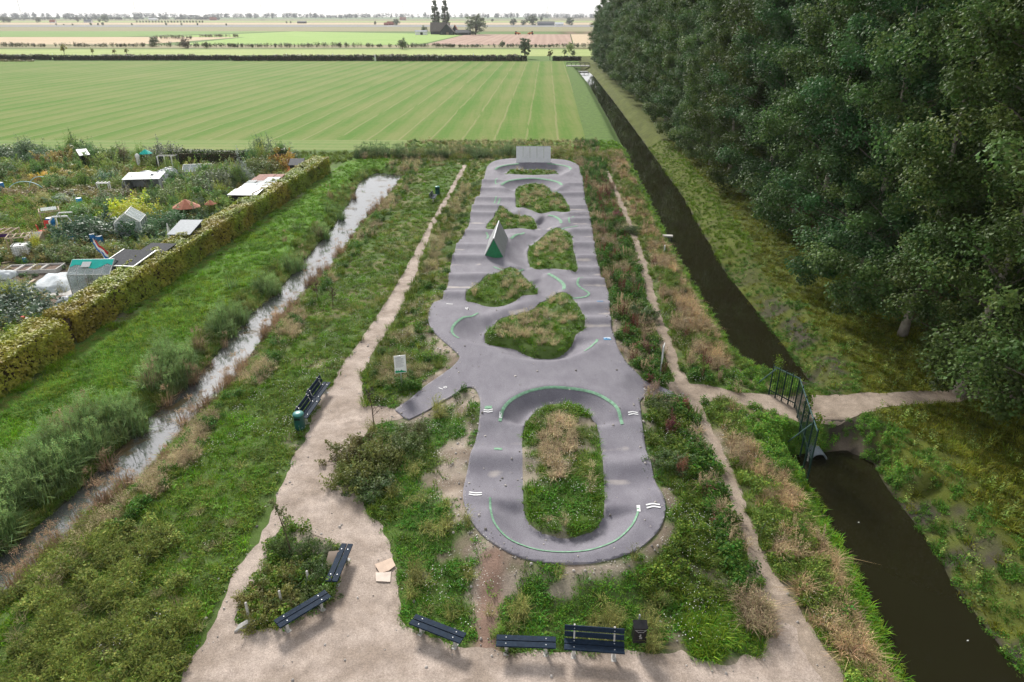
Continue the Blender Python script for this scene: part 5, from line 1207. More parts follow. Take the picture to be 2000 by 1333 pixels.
info_sign(785, 757, .25, 'white information sign with green skyline beside the gravel path'); info_sign(1289, 735, 1.25, 'white information sign on a leaning post, seen edge on beside the earth trail')

# ------------------------------------------------------------------ cardboard, board, litter
def card(px, py, w, h, rz, m, label, name='cardboard_sheet', lift=.0, rag=.08, seed=1):
    p = at(px, py, .035+lift); r = random.Random(seed); q = [(-w/2, -h/2), (0, -h/2+r.uniform(-rag, rag)), (w/2, -h/2+r.uniform(-rag, rag)), (w/2+r.uniform(-rag, rag), h/2), (0, h/2+r.uniform(-rag, rag)), (-w/2+r.uniform(-rag, rag), h/2+r.uniform(-rag, rag))]
    m_ = MB(); m_.slab(q, 0, [.012, .03, .012, .02, .05, .03]); m_.build(name, m, None, loc=p, rz=rz, label=label, cat='cardboard')
card(753, 1108, .62, .5, .55, M['card'], 'tan cardboard sheet lying aslant over the paler one', lift=.03); card(750, 1128, .5, .42, .06, M['cardLight'], 'pale cardboard sheet half under the tan one', seed=4)
p = at(648, 1110); e = empty('board', p, label='brown board leaning behind the backless island bench', cat='board')
m = MB(); m.sheet([(-.22, -.2, .12), (.18, -.1, .12), (.25, .35, .5), (-.12, .3, .5)], .03); m.build('panel', M['card'], e); m = MB(); m.box((-.28, -.12, .2), (.05, .3, .35), rz=.3); m.build('batten', M['concrete'], e)
p = at(480, 1228); m = MB(); m.slab([(-.35, -.08), (.3, .1), (.42, .2), (.1, .2), (-.2, .1)], 0, [.06, .22, .1, .2, .14]); m.build('broken_slab', M['concrete'], None, loc=p, rz=.3, label='broken grey slab at the tip of the planted island', cat='slab')
for a, b, h, lb in ((487, 1210, .75, 'grey wooden stake at the tip of the planted island'), (550, 1180, .6, 'short grey stake amid the planted island'), (604, 1145, .7, 'grey stake in the middle of the planted island shrubs')): post(a, b, h, lb, .045, 'concrete', 'stake')
post(1297, 497, .8, 'white marker stake on the canal bank', .06, 'white', 'stake')
p = P(1302, 461, ZW_CANAL+.35); e = empty('jetty_block', p, -.15, label='small pale platform at the canal edge', cat='platform')
MB().box((.1, 0, 0), (.95, .5, .12)).build('deck', M['concrete'], e)
for sx in (-.25, .45): MB().box((sx, 0, -.45), (.1, .4, .8)).build('leg', M['woodDark'], e)
for a, b, lb in ((1677, 1021, 'white feather floating on the dark canal'), (1890, 1252, 'white scrap floating near the canal bank')):
    p = P(a, b, ZW_CANAL+.01); m = MB(); m.slab([(-.035, -.008), (.006, -.015), (.04, .0), (.012, .016), (-.025, .012)], 0, [.01, .03, .015, .035, .02]); m.build('floating_scrap', M['white'], None, loc=p, label=lb, cat='scrap')

# ------------------------------------------------------------------ the fence on the dam
def fence():
    e = empty('fence', (0, 0, 0), label='dark green barred steel fence across the earth dam with ivy', cat='fence')
    H = 1.75
    c0, c1, c2 = [Vector(P(a, b, H)[:2]+(0,)) for a, b in ((1512, 714), (1563, 738), (1598, 842))]
    pts = [c0+(c1-c0)*k/4 for k in range(4)]+[c1+(c2-c1)*k/5 for k in range(6)]
    for i, q in enumerate(pts):
        zb = max(gz1(q.x, q.y)-.3, -.9); m = MB(); m.box((q.x, q.y, (H+.06+zb)/2), (.06, .06, H+.06-zb)); m.build('post', M['fence'], e)
    for i in range(len(pts)-1):
        a, b = pts[i], pts[i+1]; L = (b-a).length; n = max(2, round(L/.15)); low = min(gz1(a.x, a.y), gz1(b.x, b.y))
        zb = max(low+.12, -.15)
        for zz in (H-.06, max(zb+.15, .25)): MB().bar((a.x, a.y, zz), (b.x, b.y, zz), .04, .05).build('rail', M['strut'] if zz > 1 else M['fence'], e)
        for k in range(1, n):
            c = a+(b-a)*(k/n); m = MB(); m.bar((c.x, c.y, zb), (c.x, c.y, H), .015); m.build('bar', M['fence'], e)
    for (u, v), (s, t), zt in (((1516, 721), (1478, 748), 1.7), ((1585, 829), (1533, 865), 1.5)):
        a = Vector(P(u, v, zt)); g = at(s, t); m = MB(); m.tube([tuple(a), (g[0], g[1], g[2]-.1)], .03, 6); m.build('strut', M['strut'], e)
    for i, (px, py, h) in enumerate(((1513, 752, 1.7), (1573, 815, 1.5), (1587, 872, 1.7))):   # ivy climbing posts
        g = at(px, py); r = np.random.default_rng(300+i); N = 420; z = r.random(N)**.8*h; C = np.column_stack([g[0]+r.normal(size=N)*.13*(1.3-z/h*.6), g[1]+r.normal(size=N)*.13, g[2]+z])
        me = leaf_mesh('ivy', C, norm(r.normal(size=(N, 3))+np.array((-.3, -.8, .5))), .10*(.6+.7*r.random(N)), r); me.materials.append(M['leaf']); o = link('ivy', me, None, e); o.color = (.12, .20, .02, 1)
fence()
# culvert under the dam
p = P(1600, 898, ZW_CANAL+.05); e = empty('culvert', p, label='half sunken grey culvert pipe mouth below the dam fence', cat='culvert'); e.scale = (.75, .75, .75)
m = MB(); n = 14
ring = [(math.cos(math.pi*k/n), math.sin(math.pi*k/n)) for k in range(n+1)]
V = [(.5*c, y, .42*s) for y in (0, 2.2) for c, s in ring]+[(.43*c, y, .35*s) for y in (0, 2.2) for c, s in ring]; k = n+1
fs = [(i, i+1, k+i+1, k+i) for i in range(n)]+[(2*k+i+1, 2*k+i, 3*k+i, 3*k+i+1) for i in range(n)]+[(i+1, i, 2*k+i, 2*k+i+1) for i in range(n)]
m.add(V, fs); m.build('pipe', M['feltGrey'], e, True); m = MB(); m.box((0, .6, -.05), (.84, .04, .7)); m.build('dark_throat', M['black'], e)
m = MB(); m.bar((-.75, -.05, -.1), (-.75, -.05, .55), .08); m.build('stake', M['concrete'], e)

# ------------------------------------------------------------------ shrubs and saplings close by
G1, G2, G3 = (.055, .085, .028), (.10, .115, .030), (.042, .078, .026)
for i, (a, b, rad, h, t, v, lb) in enumerate(((700, 930, 1.15, 1.25, G2, 1, 'broad olive bramble at the edge of the gravel yard'), (745, 900, 1.25, 1.35, (.085, .10, .028), 0, 'tall olive bramble behind the broad one'), (690, 895, .95, 1.0, (.10, .10, .035), 3, 'yellowish bramble where the yard narrows'), (795, 870, 1.0, .95, (.07, .10, .03), 1, 'green bramble nearest the asphalt arm'), (735, 960, .95, .9, G1, 3, 'low dark bramble spilling over the gravel'), (815, 845, .8, .8, (.085, .10, .04), 2, 'loose grey green bush beside the asphalt arm'))):
    shrub(*at(a, b)[:2], rad, h, t, lb, v, 'brambles beside the gravel yard')
for i, (a, b, rad, h, t, v, lb) in enumerate(((510, 1200, .7, .6, (.12, .125, .03), 1, 'low yellow green shrub at the tip of the planted island'), (540, 1175, .75, .65, (.115, .12, .03), 3, 'yellow green shrub above the island tip'), (575, 1185, .7, .6, (.075, .10, .028), 0, 'green shrub behind the front island bench'), (560, 1130, .75, .75, (.11, .115, .03), 0, 'olive shrub in the middle of the planted island'), (605, 1130, .75, .8, (.055, .09, .026), 1, 'dark green shrub in the middle of the planted island'), (620, 1165, .6, .55, (.065, .105, .028), 3, 'fresh green shrub between the two island benches'), (600, 1085, .7, .85, (.05, .085, .025), 2, 'leafy dark shrub around the sapling'), (640, 1085, .55, .5, (.09, .095, .06), 4, 'grey green shrub at the head of the island bench'), (555, 1080, .6, .9, (.06, .095, .028), 2, 'upright green shrub at the back of the planted island'), (500, 1165, .55, .5, (.13, .13, .035), 3, 'small yellow shrub at the gravel edge of the planted island'))):
    shrub(*at(a, b)[:2], rad, h, t, lb, v, 'shrubs of the planted island')
def sapling(px, py, H, lean, tint, label, leaves=260, seed=1, mt='twig'):
    p = at(px, py); r = np.random.default_rng(seed); e = empty('sapling', p, label=label, cat='sapling'); m = MB(); tip = np.array((lean[0], lean[1], H)); m.tube([(0, 0, -.2), tuple(tip*.5+np.array((.04, 0, 0))), tuple(tip)], [.03, .022, .006], 6); B = []
    for k in range(12):
        f = .3+.65*r.random(); o = tip*f; a = r.random()*6.28; ln = (.35+.5*r.random())*(1.1-f*.6); q = o+np.array((math.cos(a)*ln*.7, math.sin(a)*ln*.7, ln*.8)); m.tube([tuple(o), tuple(q)], [.012, .004], 5, False); B.append((o, q))
    m.build('trunk', M[mt], e)
    i = r.integers(0, len(B), leaves); f = .35+.65*r.random((leaves, 1)); C = np.array([B[j][0] for j in i])*(1-f)+np.array([B[j][1] for j in i])*f+r.normal(size=(leaves, 3))*.06
    me = leaf_mesh('crown', C, r.normal(size=(leaves, 3))+np.array((0, 0, .5)), .075*(.6+.7*r.random(leaves)), r); me.materials.append(M['leaf']); o = link('crown', me, None, e); o.color = (*tint, 1)
sapling(572, 1088, 2.6, (-.35, 0), (.14, .165, .06), 'thin leafy sapling rising from the planted island', 420, 5)
sapling(731, 838, 2.2, (-.1, .05), (.05, .035, .035), 'nearly bare dark sapling at the edge of the gravel path', 150, 6)
sapling(620, 585, 1.5, (0, 0), (.09, .05, .035), 'brown withered sapling on the creek bank', 200, 7); sapling(650, 603, 1.6, (.1, 0), (.08, .045, .035), 'reddish thin sapling in the meadow beside the creek', 160, 8)
for i, (a, b, rad, h, t, v, lb) in enumerate(((1295, 800, .9, .85, (.06, .085, .03), 1, 'green shrub at the corner of the right asphalt arm'), (1335, 805, .45, .8, (.15, .03, .035), 4, 'dark red dock plant at the corner of the right asphalt arm'), (1310, 840, .55, .8, (.10, .03, .03), 2, 'dark red brown shrub below the dock plant'), (1275, 770, .7, .75, (.17, .12, .09), 4, 'feathery brown shrub overhanging the asphalt arm'), (1330, 930, .4, 1.0, (.14, .06, .04), 4, 'brown red seed stalks beside the near loop'), (1300, 905, .9, .7, (.05, .085, .026), 1, 'dark green shrub beside the near loop'), (1225, 455, .9, 1.0, (.05, .08, .03), 1, 'dark shrub between track and earth trail'), (1205, 425, .7, .8, (.16, .06, .06), 2, 'pinkish brown weed bush beside the track'), (1240, 560, .8, .9, (.045, .08, .028), 0, 'dark green shrub beside the right lane'), (1255, 625, .9, .9, (.06, .09, .035), 3, 'grey green shrub between right lane and trail'), (1265, 690, .7, .8, (.11, .05, .04), 2, 'rusty bush beside the edge-on sign'), (1195, 370, .8, 1.0, (.12, .07, .045), 4, 'brown bush at the top of the right lane'), (1300, 1180, .35, .5, (.09, .14, .03), 2, 'single thistle plant in the front turf'))):
    p = at(a, b); shrub(p[0], p[1], rad, h, t, lb, v)
for a, b, rad, lb in ((818, 1222, .5, 'bright grass tuft swallowing the end of the overgrown bench'), (850, 1240, .45, 'bright grass tuft under the overgrown bench'), (975, 1240, .5, 'bright yellow green tuft at the end of the plain bench')): shrub(*at(a, b)[:2], rad*.8, .45, (.12, .20, .03), lb, 4, None, 'grass_tuft', 'tuft')
# ------------------------------------------------------------------ allotment gardens behind the beech hedge
def base_frame(p_left, p_right, z=0.0):
    a, b = Vector(P(*p_left, z)), Vector(P(*p_right, z)); c = (a+b)/2; return c, math.atan2(b.y-a.y, b.x-a.x), (b-a).length
# glasshouse with teal sheet on its roof
def glasshouse(px, py, rz, W, D, E_, Rg, label, teal=True, panes=5, frame='alu', door=True, sheet='glass'):
    p = P(px, py); e = empty('greenhouse', (p[0], p[1], 0), rz, label=label, cat='greenhouse'); a = W/2; b = D/2; t = .05
    f = MB()
    for sx in (-a, a):
        for sy in (-b, b): f.bar((sx, sy, 0), (sx, sy, E_), t)
    for sy in (-b, b): f.bar((-a, sy, E_), (a, sy, E_), t); f.bar((-a, sy, .05), (a, sy, .05), t)
    f.bar((-a, 0, Rg), (a, 0, Rg), t)
    for sx in (-a, a): f.bar((sx, -b, E_), (sx, 0, Rg), t*1.3); f.bar((sx, b, E_), (sx, 0, Rg), t*1.3); f.bar((sx, -b, .05), (sx, b, .05), t); f.bar((sx, -b, E_), (sx, b, E_), t*.8)
    for i in range(1, panes):
        x = -a+W*i/panes; f.bar((x, -b, 0), (x, -b, E_), t*.7); f.bar((x, -b, E_), (x, 0, Rg), t*.7); f.bar((x, b, E_), (x, 0, Rg), t*.7); f.bar((x, b, 0), (x, b, E_), t*.7)
    f.build('frame', M[frame], e)
    k = (Rg-E_)/b
    for i in range(panes):
        x0, x1 = -a+W*i/panes+.03, -a+W*(i+1)/panes-.03
        MB().sheet([(x0, -b+.0, E_+.02), (x1, -b, E_+.02), (x1, -.05, Rg-.03), (x0, -.05, Rg-.03)], .012).build('roof_pane', M[sheet], e)
        MB().sheet([(x1, b, E_+.02), (x0, b, E_+.02), (x0, .05, Rg-.03), (x1, .05, Rg-.03)], .012).build('roof_pane', M[sheet], e)
        if not (door and i == panes//2): MB().sheet([(x0, -b, .08), (x1, -b, .08), (x1, -b, E_-.03), (x0, -b, E_-.03)], .01).build('wall_pane', M[sheet], e)
        MB().sheet([(x1, b, .08), (x0, b, .08), (x0, b, E_-.03), (x1, b, E_-.03)], .01).build('wall_pane', M[sheet], e)
    for sx in (-a, a):
        q = [(sx, -b, .08), (sx, b, .08), (sx, b, E_), (sx, 0, Rg-.05), (sx, -b, E_)]; MB().sheet(q if sx > 0 else q[::-1], .01).build('gable_pane', M[sheet], e)
    if teal:
        y0, y1 = -b*.5, -.03; r = random.Random(3); n = 8; low = [y0+.16*math.sin(i*1.1)+r.uniform(-.08, .08) for i in range(n+1)]
        V = []
        for i in range(n+1): x = -a+W*i/n; V += [(x, low[i], Rg+k*low[i]+.05), (x, y1, Rg+k*y1+.05)]
        m = MB(); m.add(V, [(2*i, 2*i+2, 2*i+3, 2*i+1) for i in range(n)]); m.build('teal_sheet', M['teal'], e, label='teal sheet draped along the ridge')
        m = MB(); m.sheet([(-.62, -b*.62, E_+k*b*.38+.14), (-.02, -b*.62, E_+k*b*.38+.14), (-.02, -b*.25, E_+k*b*.75+.10), (-.62, -b*.25, E_+k*b*.75+.10)], .03); m.build('roof_vent', M['alu'], e)
        MB().box((.35, -b*.4, .9), (.6, .05, 1.5)).build('door', M['white'], e)
    return e
glasshouse(199, 566, .05, 2.9, 2.3, 1.55, 2.3, 'glass greenhouse with teal sheet on its roof behind the hedge')
glasshouse(262, 462, -1.3, 2.4, 2.1, 1.6, 2.4, 'small white framed gabled greenhouse beside the dark bush', False, 3, 'white', True, 'glass')
glasshouse(392, 352, .2, 3.2, 2.4, 1.3, 1.9, 'pale glass frame house half hidden behind olive shrubs', False, 4, 'alu', False, 'glass')
# sheds
def shed(p, q, depth, h0, h1, roofm, wallm, label, rim=True, openf=False, ov=.15, extra=None):
    c, a, W = base_frame(p, q, h0); e = empty('garden_shed', (c.x, c.y, 0), a, label=label, cat='shed'); x = W/2-ov
    m = MB()
    w = MB(); t = .06
    w.sheet([(-x, .1, 0), (-x, depth-.1, 0), (-x, depth-.1, h1-.05), (-x, .1, h0-.05)], t); w.build('side_wall', wallm, e)
    w = MB(); w.sheet([(x, depth-.1, 0), (x, .1, 0), (x, .1, h0-.05), (x, depth-.1, h1-.05)], t); w.build('side_wall', wallm, e)
    w = MB(); w.sheet([(x, depth-.1, 0), (-x, depth-.1, 0), (-x, depth-.1, h1-.05), (x, depth-.1, h1-.05)], t); w.build('back_wall', wallm, e)
    if not openf:
        w = MB(); w.sheet([(-x, .1, 0), (x, .1, 0), (x, .1, h0-.05), (-x, .1, h0-.05)], t); w.build('front_wall', wallm, e); w = MB(); w.box((x*.3, .06, h0*.42), (.8, .06, h0*.8)); w.build('door', M['wood'], e)
    r = MB(); r.sheet([(-W/2, -.1, h0), (W/2, -.1, h0), (W/2, depth+.1, h1), (-W/2, depth+.1, h1)], .06); r.build('roof', roofm, e)
    if rim:
        r = MB()
        for sx in (-W/2, W/2): r.bar((sx, -.1, h0+.05), (sx, depth+.1, h1+.05), .07, .09)
        r.bar((-W/2, -.1, h0+.05), (W/2, -.1, h0+.05), .07, .09); r.build('roof_trim', M['alu'], e)
    return e
shed((198, 519), (263, 522), 2.6, 1.9, 2.2, M['felt'], M['woodDark'], 'black felt roofed shed behind the teal greenhouse')
shed((262, 499), (312, 501), 2.2, 1.9, 2.1, M['felt'], M['woodDark'], 'second black roofed shed beside the orange hedge top', False)
shed((327, 459), (372, 459), 2.6, 1.9, 2.35, M['feltGrey'], M['woodDark'], 'open fronted shed with grey sloping roof', False, True)
shed((563, 324), (592, 323), 2.5, 1.8, 2.1, M['felt'], M['woodDark'], 'small black shed at the far end of the hedge', False)
shed((155, 305), (176, 303), 3.0, 2.0, 2.3, M['plastic'], M['woodDark'], 'porch with white corrugated roof among the dark shrubs', False, True)
# patchwork shed
def patch():
    h = 1.9; c, a, W = base_frame((443, 383), (501, 383), h); e = empty('patchwork_shed', (c.x, c.y, 0), a, label='long low shed roofed with white sheets and rusty panels', cat='shed'); D = 9.5
    for s in (-1, 1): w = MB(); w.box((s*(W/2-.1), D/2, h*.46), (.08, D-.3, h*.92)); w.build('side_wall', M['wood'], e)
    w = MB(); w.box((0, .15, h*.45), (W-.2, .08, h*.9)); w.build('front_wall', M['woodDark'], e)
    rows = [(0, 2.2, 'plastic', 1), (2.2, 3.6, 'plastic', 2), (3.6, 4.9, 'feltGrey', 2), (4.9, 6.3, 'glass', 3), (6.3, 8.0, 'rust', 2), (8.0, 9.6, 'rust', 3)]; r = random.Random(2)
    for y0, y1, mm, n in rows:
        for i in range(n):
            x0, x1 = -W/2+W*i/n, -W/2+W*(i+1)/n; dz = r.uniform(-.04, .06); m2 = mm if r.random() > .25 or n == 1 else r.choice(['feltGrey', 'plastic', 'woodPale', 'rust'])
            MB().sheet([(x0+.02, y0+.02, h+dz), (x1-.02, y0+.02, h+dz+r.uniform(-.04, .04)), (x1-.02, y1+.1, h+dz+.1), (x0+.02, y1+.1, h+dz+.08)], .04).build('roof_sheet', M[m2], e)
    m = MB(); m.bar((W/2-.6, .6, h+.12), (W/2-.1, 2.4, h+.2), .1); m.build('loose_board', M['woodPale'], e)
patch()
# white plastic tunnels
def poly_house(px0, px1, py, D, H, label, seed):
    c, a, W = base_frame((px0, py), (px1, py)); e = empty('plastic_tunnel', (c.x, c.y, 0), a, label=label, cat='tunnel'); r = np.random.default_rng(seed); n, k = 14, 12
    V = []; 
    for j in range(k+1):
        for i in range(n+1):
            t = math.pi*i/n; V.append((-W/2*math.cos(t)*(1+.03*r.normal()), D*j/k, H*math.sin(t)**.7*(1+.05*r.normal())))
    m = MB(); m.add(V, [(j*(n+1)+i, j*(n+1)+i+1, (j+1)*(n+1)+i+1, (j+1)*(n+1)+i) for j in range(k) for i in range(n) if r.random() > .06]); m.build('sheet', M['plastic'], e)
    for j in (0, k//2, k):
        m = MB(); m.tube([(-W/2*math.cos(math.pi*i/n), D*j/k, H*math.sin(math.pi*i/n)**.7+.03) for i in range(n+1)], .035, 6); m.build('hoop', M['alu'], e)
poly_house(240, 288, 374, 3.4, 1.6, 'white plastic covered tunnel among the middle plots', 4); poly_house(288, 326, 372, 4.0, 1.8, 'torn white plastic tunnel beside the olive shrubs', 5)
shed((238, 352), (312, 350), 2.2, 1.5, 1.8, M['plastic'], M['plastic'], 'white sheeted lean-to behind the plastic tunnels', False, True)
# hoops
def hoop(px0, px1, py, H, label):
    c, a, W = base_frame((px0, py), (px1, py)); m = MB(); m.tube([(-W/2*math.cos(math.pi*i/16), .25*i/16, H*math.sin(math.pi*i/16)) for i in range(17)], .045, 6); m.build('garden_hoop', M['hoop'], None, loc=(c.x, c.y, 0), rz=a, label=label, cat='hoop')
hoop(17, 88, 379, 1.35, 'wide pale blue pipe hoop over the flower plot'); hoop(58, 109, 367, 1.25, 'smaller pale blue pipe hoop behind the wide one')
# tank, barrels, tarps
def ibc(px, py, rz):
    p = P(px, py); e = empty('water_tank', (p[0], p[1], 0), rz, label='white cube water tank in a wire cage on a pallet', cat='tank')
    MB().box((0, 0, .67), (1.1, .95, 1.0)).build('bottle', M['white'], e); m = MB()
    for k in range(8):
        x = -.58+1.16*k/7
        for y in (-.5, .5): m.bar((x, y, .14), (x, y, 1.2), .025)
    for k in range(6):
        y = -.5+k/5
        for x in (-.58, .58): m.bar((x, y, .14), (x, y, 1.2), .025)
    for k in range(6):
        z = .2+1.0*k/5
        for y in (-.5, .5): m.bar((-.58, y, z), (.58, y, z), .025)
        for x in (-.58, .58): m.bar((x, -.5, z), (x, .5, z), .025)
    m.build('cage', M['galv'], e); MB().box((0, 0, .06), (1.2, 1.0, .12)).build('pallet', M['black'], e); MB().lathe([(.1, 1.17), (.1, 1.22), (.06, 1.225)], 12).build('cap', M['black'], e)
ibc(48, 505, .35)
def barrel(px, py, label, s=1.0, m='barrel', tilt=0):
    p = P(px, py); e = empty('barrel', (p[0], p[1], 0), label=label, cat='barrel'); e.scale = (s, s, s)
    MB().lathe([(.27, 0), (.29, .04), (.29, .28), (.305, .30), (.29, .32), (.29, .58), (.305, .60), (.29, .62), (.29, .86), (.27, .9)], 18).build('body', M[m], e, True); MB().lathe([(.25, .9), (.25, .905), (.1, .91)], 14).build('lid', M['white'], e)
barrel(103.5, 449, 'blue rain barrel beside the red chair', 1.25); barrel(157.5, 404, 'pale blue barrel tilted between the vegetable rows', 1.0, 'tarp'); barrel(187, 479, 'dark blue barrel standing in bush shade', 1.1); barrel(198, 481, 'blue barrel standing out from the bush shade', 1.0); barrel(5, 376, 'blue barrel beside the wide hoop', 1.2); barrel(50, 514, 'small blue tub under the cube tank', .5)
def tarp(px, py, w, d, h, rz, m, label, seed, name='tarp', cat='tarp', rough=.3):
    p = P(px, py); n = 14; r = np.random.default_rng(seed); u = np.linspace(-1, 1, n); A, B = np.meshgrid(u, u)
    q = np.clip(1-np.maximum(np.abs(A)**3, np.abs(B)**3), 0, 1)**.6; z = h*q*(1-rough+2*rough*fbm(A*2.2+seed, B*2.2, seed, 3)); V = np.column_stack([(A*w/2*(1+.06*np.sin(B*3+seed))).ravel(), (B*d/2).ravel(), z.ravel()+.02])
    idx = np.arange(n*n).reshape(n, n); me = np_mesh(name, V, quads=np.stack([idx[:-1, :-1], idx[:-1, 1:], idx[1:, 1:], idx[1:, :-1]], -1).reshape(-1, 4), smooth=True)
    return link(name, me, m, None, (p[0], p[1], 0), rz, label=label, cat=cat)
tarp(134, 472, 1.3, .9, .7, .2, M['tarp'], 'bright blue tarp heaped beside the arch', 3); tarp(146, 480, 1.0, .6, .3, -.5, M['tarp'], 'blue tarp end lying flat on the ground', 4)
tarp(112, 556, 3.0, 3.6, .55, .1, M['fleece'], 'crumpled pale grey fleece over a vegetable bed', 5, 'fleece_cover', 'fleece', .45)
tarp(8, 542, 1.6, 1.2, .5, .1, M['fleece'], 'small white fleece mound at the edge of the raised beds', 6, 'fleece_cover', 'fleece'); tarp(140, 590, 1.9, .9, .4, .35, M['plastic'], 'white plastic cloche beside the brown bed', 7, 'plastic_cloche', 'cloche')
# beds
def bed(poly, m, label, z=.06, name='soil_bed'):
    q = PP(poly); c = q.mean(0); mb = MB(); mb.slab([tuple(v-c) for v in q][::-1] if False else [tuple(v-c) for v in q], -.1, z); return mb.build(name, m, None, loc=(c[0], c[1], 0), label=label, cat='bed')
bed([(62, 606), (125, 610), (148, 580), (66, 577)], M['soil'], 'bare brown soil bed below the fleece'); bed([(55, 577), (150, 579), (158, 568), (60, 566)], M['concrete'], 'pale slab path between fleece and brown bed', .04, 'slab_path'); bed([(4, 668), (42, 668), (50, 648), (14, 646)], M['trail'], 'bare patch beside the black kettle', .03)
bed([(0, 418), (50, 417), (52, 406), (0, 406)], M['soil'], 'narrow brown soil bed among the crops'); bed([(0, 430), (20, 424), (34, 427), (4, 441)], M['rust'], 'rusty coloured flower bed strip', .1)
def raised(px, py, W, D, rz, label):
    p = P(px, py); e = empty('raised_bed', (p[0], p[1], 0), rz, label=label, cat='raised bed', group='timber framed raised beds')
    for x, y, a, b in ((0, -D/2, W, .06), (0, D/2, W, .06), (-W/2, 0, .06, D), (W/2, 0, .06, D)): MB().box((x, y, .15), (a+.05, b+.02, .34)).build('board', M['concrete'], e)
    MB().box((0, 0, .09), (W-.1, D-.1, .2)).build('soil', M['soil'], e)
for i, (a, b) in enumerate(((28, 531), (52, 530), (76, 529), (103, 528))): raised(a, b, 1.0+.25*(i == 3), 1.5, .1, ('raised bed at the end of the row beside the white fleece mound', 'second raised bed from the white fleece mound', 'third raised bed from the white fleece mound', 'wider raised bed at the end of the row beside the big fleece')[i])
# flag
p = P(209, 522); e = empty('flag', (p[0], p[1], 0), label='red white and blue flag on a slanting pole beside the black shed', cat='flag'); e.scale = (.75, .75, .75)
m = MB(); m.tube([(.3, 0, 0), (-.75, .1, 3.1)], .03, 6); m.build('pole', M['white'], e)
for i, mm in enumerate(('red', 'white', 'blueCloth')):
    n = 8; V = []
    for j in range(n+1):
        t = j/n; top = Vector((-.72, .1, 3.0))*(1-t)+Vector((.55, .0, 1.6))*t
        for k in (i, i+1): V.append(tuple(top+Vector((-.06*k+.05*math.sin(j*1.3+k), .06*math.sin(j*1.7), -.30*k*(.35+.65*math.sin(min(1, t*1.6+.15)*1.57))))))
    m = MB(); m.add(V, [(2*j, 2*j+1, 2*j+3, 2*j+2) for j in range(n)]); m.build('stripe', M[mm], e)
# fabric roofs and parasols
def canopy(px, py, W, z0, h, m, label, post_m='woodDark', n=8):
    p = P(px, py); e = empty('parasol', (p[0], p[1], 0), label=label, cat='parasol'); mb = MB(); V = [(0, 0, z0+h)]+[(W/2*math.cos(6.283*i/n), W/2*.85*math.sin(6.283*i/n), z0) for i in range(n)]+[(0, 0, z0+h-.03)]+[(W/2*.98*math.cos(6.283*i/n), W/2*.83*math.sin(6.283*i/n), z0-.04) for i in range(n)]
    mb.add(V, [(0, 1+i, 1+(i+1) % n) for i in range(n)]+[(n+1, n+2+(i+1) % n, n+2+i) for i in range(n)]); mb.build('canopy', m, e); MB().lathe([(.03, 0), (.03, z0+h)], 8).build('pole', M[post_m], e)
canopy(370, 432, 2.7, 1.4, .75, M['orange'], 'orange red fabric canopy between the shrubs'); canopy(416, 424, 1.2, 1.3, .4, M['orange'], 'small faded orange canopy behind its larger neighbour'); canopy(290, 324, 1.8, 1.6, .55, M['teal'], 'teal parasol beside the back hedge')
p = P(335, 478); e = empty('folded_parasol', (p[0], p[1], 0), label='folded white parasol before the grey roofed shed', cat='parasol'); MB().lathe([(.14, .45), (.17, .7), (.12, 1.2), (.05, 1.75), (.02, 1.9)], 10).build('cloth', M['white'], e, True); MB().lathe([(.025, 0), (.025, .5)], 8).build('pole', M['galv'], e); MB().lathe([(.22, 0), (.22, .06), (.05, .1)], 12).build('foot', M['concrete'], e)
# small timber things
def framework(px, py, W, D, H, rz, label, m='woodPale', roofm=None, name='timber_frame', cat='frame'):
    p = P(px, py); e = empty(name, (p[0], p[1], 0), rz, label=label, cat=cat)
    for sx in (-1, 1):
        for sy in (-1, 1): MB().bar((sx*W/2, sy*D/2, 0), (sx*W/2, sy*D/2, H), .08).build('leg', M[m], e)
    for sy in (-1, 1): MB().bar((-W/2-.1, sy*D/2, H), (W/2+.1, sy*D/2, H), .08).build('beam', M[m], e)
    for k in range(4): x = -W/2+W*k/3; MB().bar((x, -D/2-.1, H+.07), (x, D/2+.1, H+.07), .07).build('slat', M[m], e)
    if roofm: MB().box((0, 0, H+.14), (W*.8, D, .03)).build('cover', M[roofm], e)
framework(16, 478, 1.7, 1.5, 1.2, .15, 'pale timber frame table with purple cloth beneath'); p = P(10, 476); MB().box((0, 0, .75), (1.3, .1, .35)).build('cloth_panel', M['purple'], None, loc=(p[0], p[1], 0), label='purple cloth hanging under the timber frame', cat='cloth')
framework(45, 489, 1.6, 1.2, 1.25, .4, 'timber grid frame behind the cube tank'); framework(103, 437, 1.6, 1.4, 1.3, .6, 'pale leaning timber rack with a glazed top', 'woodPale', 'glass'); framework(206, 377, 1.2, .4, 1.1, .05, 'white slatted rack before the plastic tunnel', 'white')
p = P(71, 480); e = empty('cold_frame', (p[0], p[1], 0), .2, label='brown box with a sloping four pane window lid', cat='cold frame'); m = MB(); m.slab([(-.6, -.45), (.6, -.45), (.6, .5), (-.6, .5)], 0, [.75, .75, 1.1, 1.1]); m.build('box', M['woodPale'], e)
for i in (0, 1):
    for j in (0, 1): MB().sheet([(-.5+.52*i, -.38+.42*j, .80+.145*j), (-.06+.52*i, -.38+.42*j, .80+.145*j), (-.06+.52*i, -.0+.42*j, .93+.145*j), (-.5+.52*i, -.0+.42*j, .93+.145*j)], .02).build('pane', M['glass'], e)
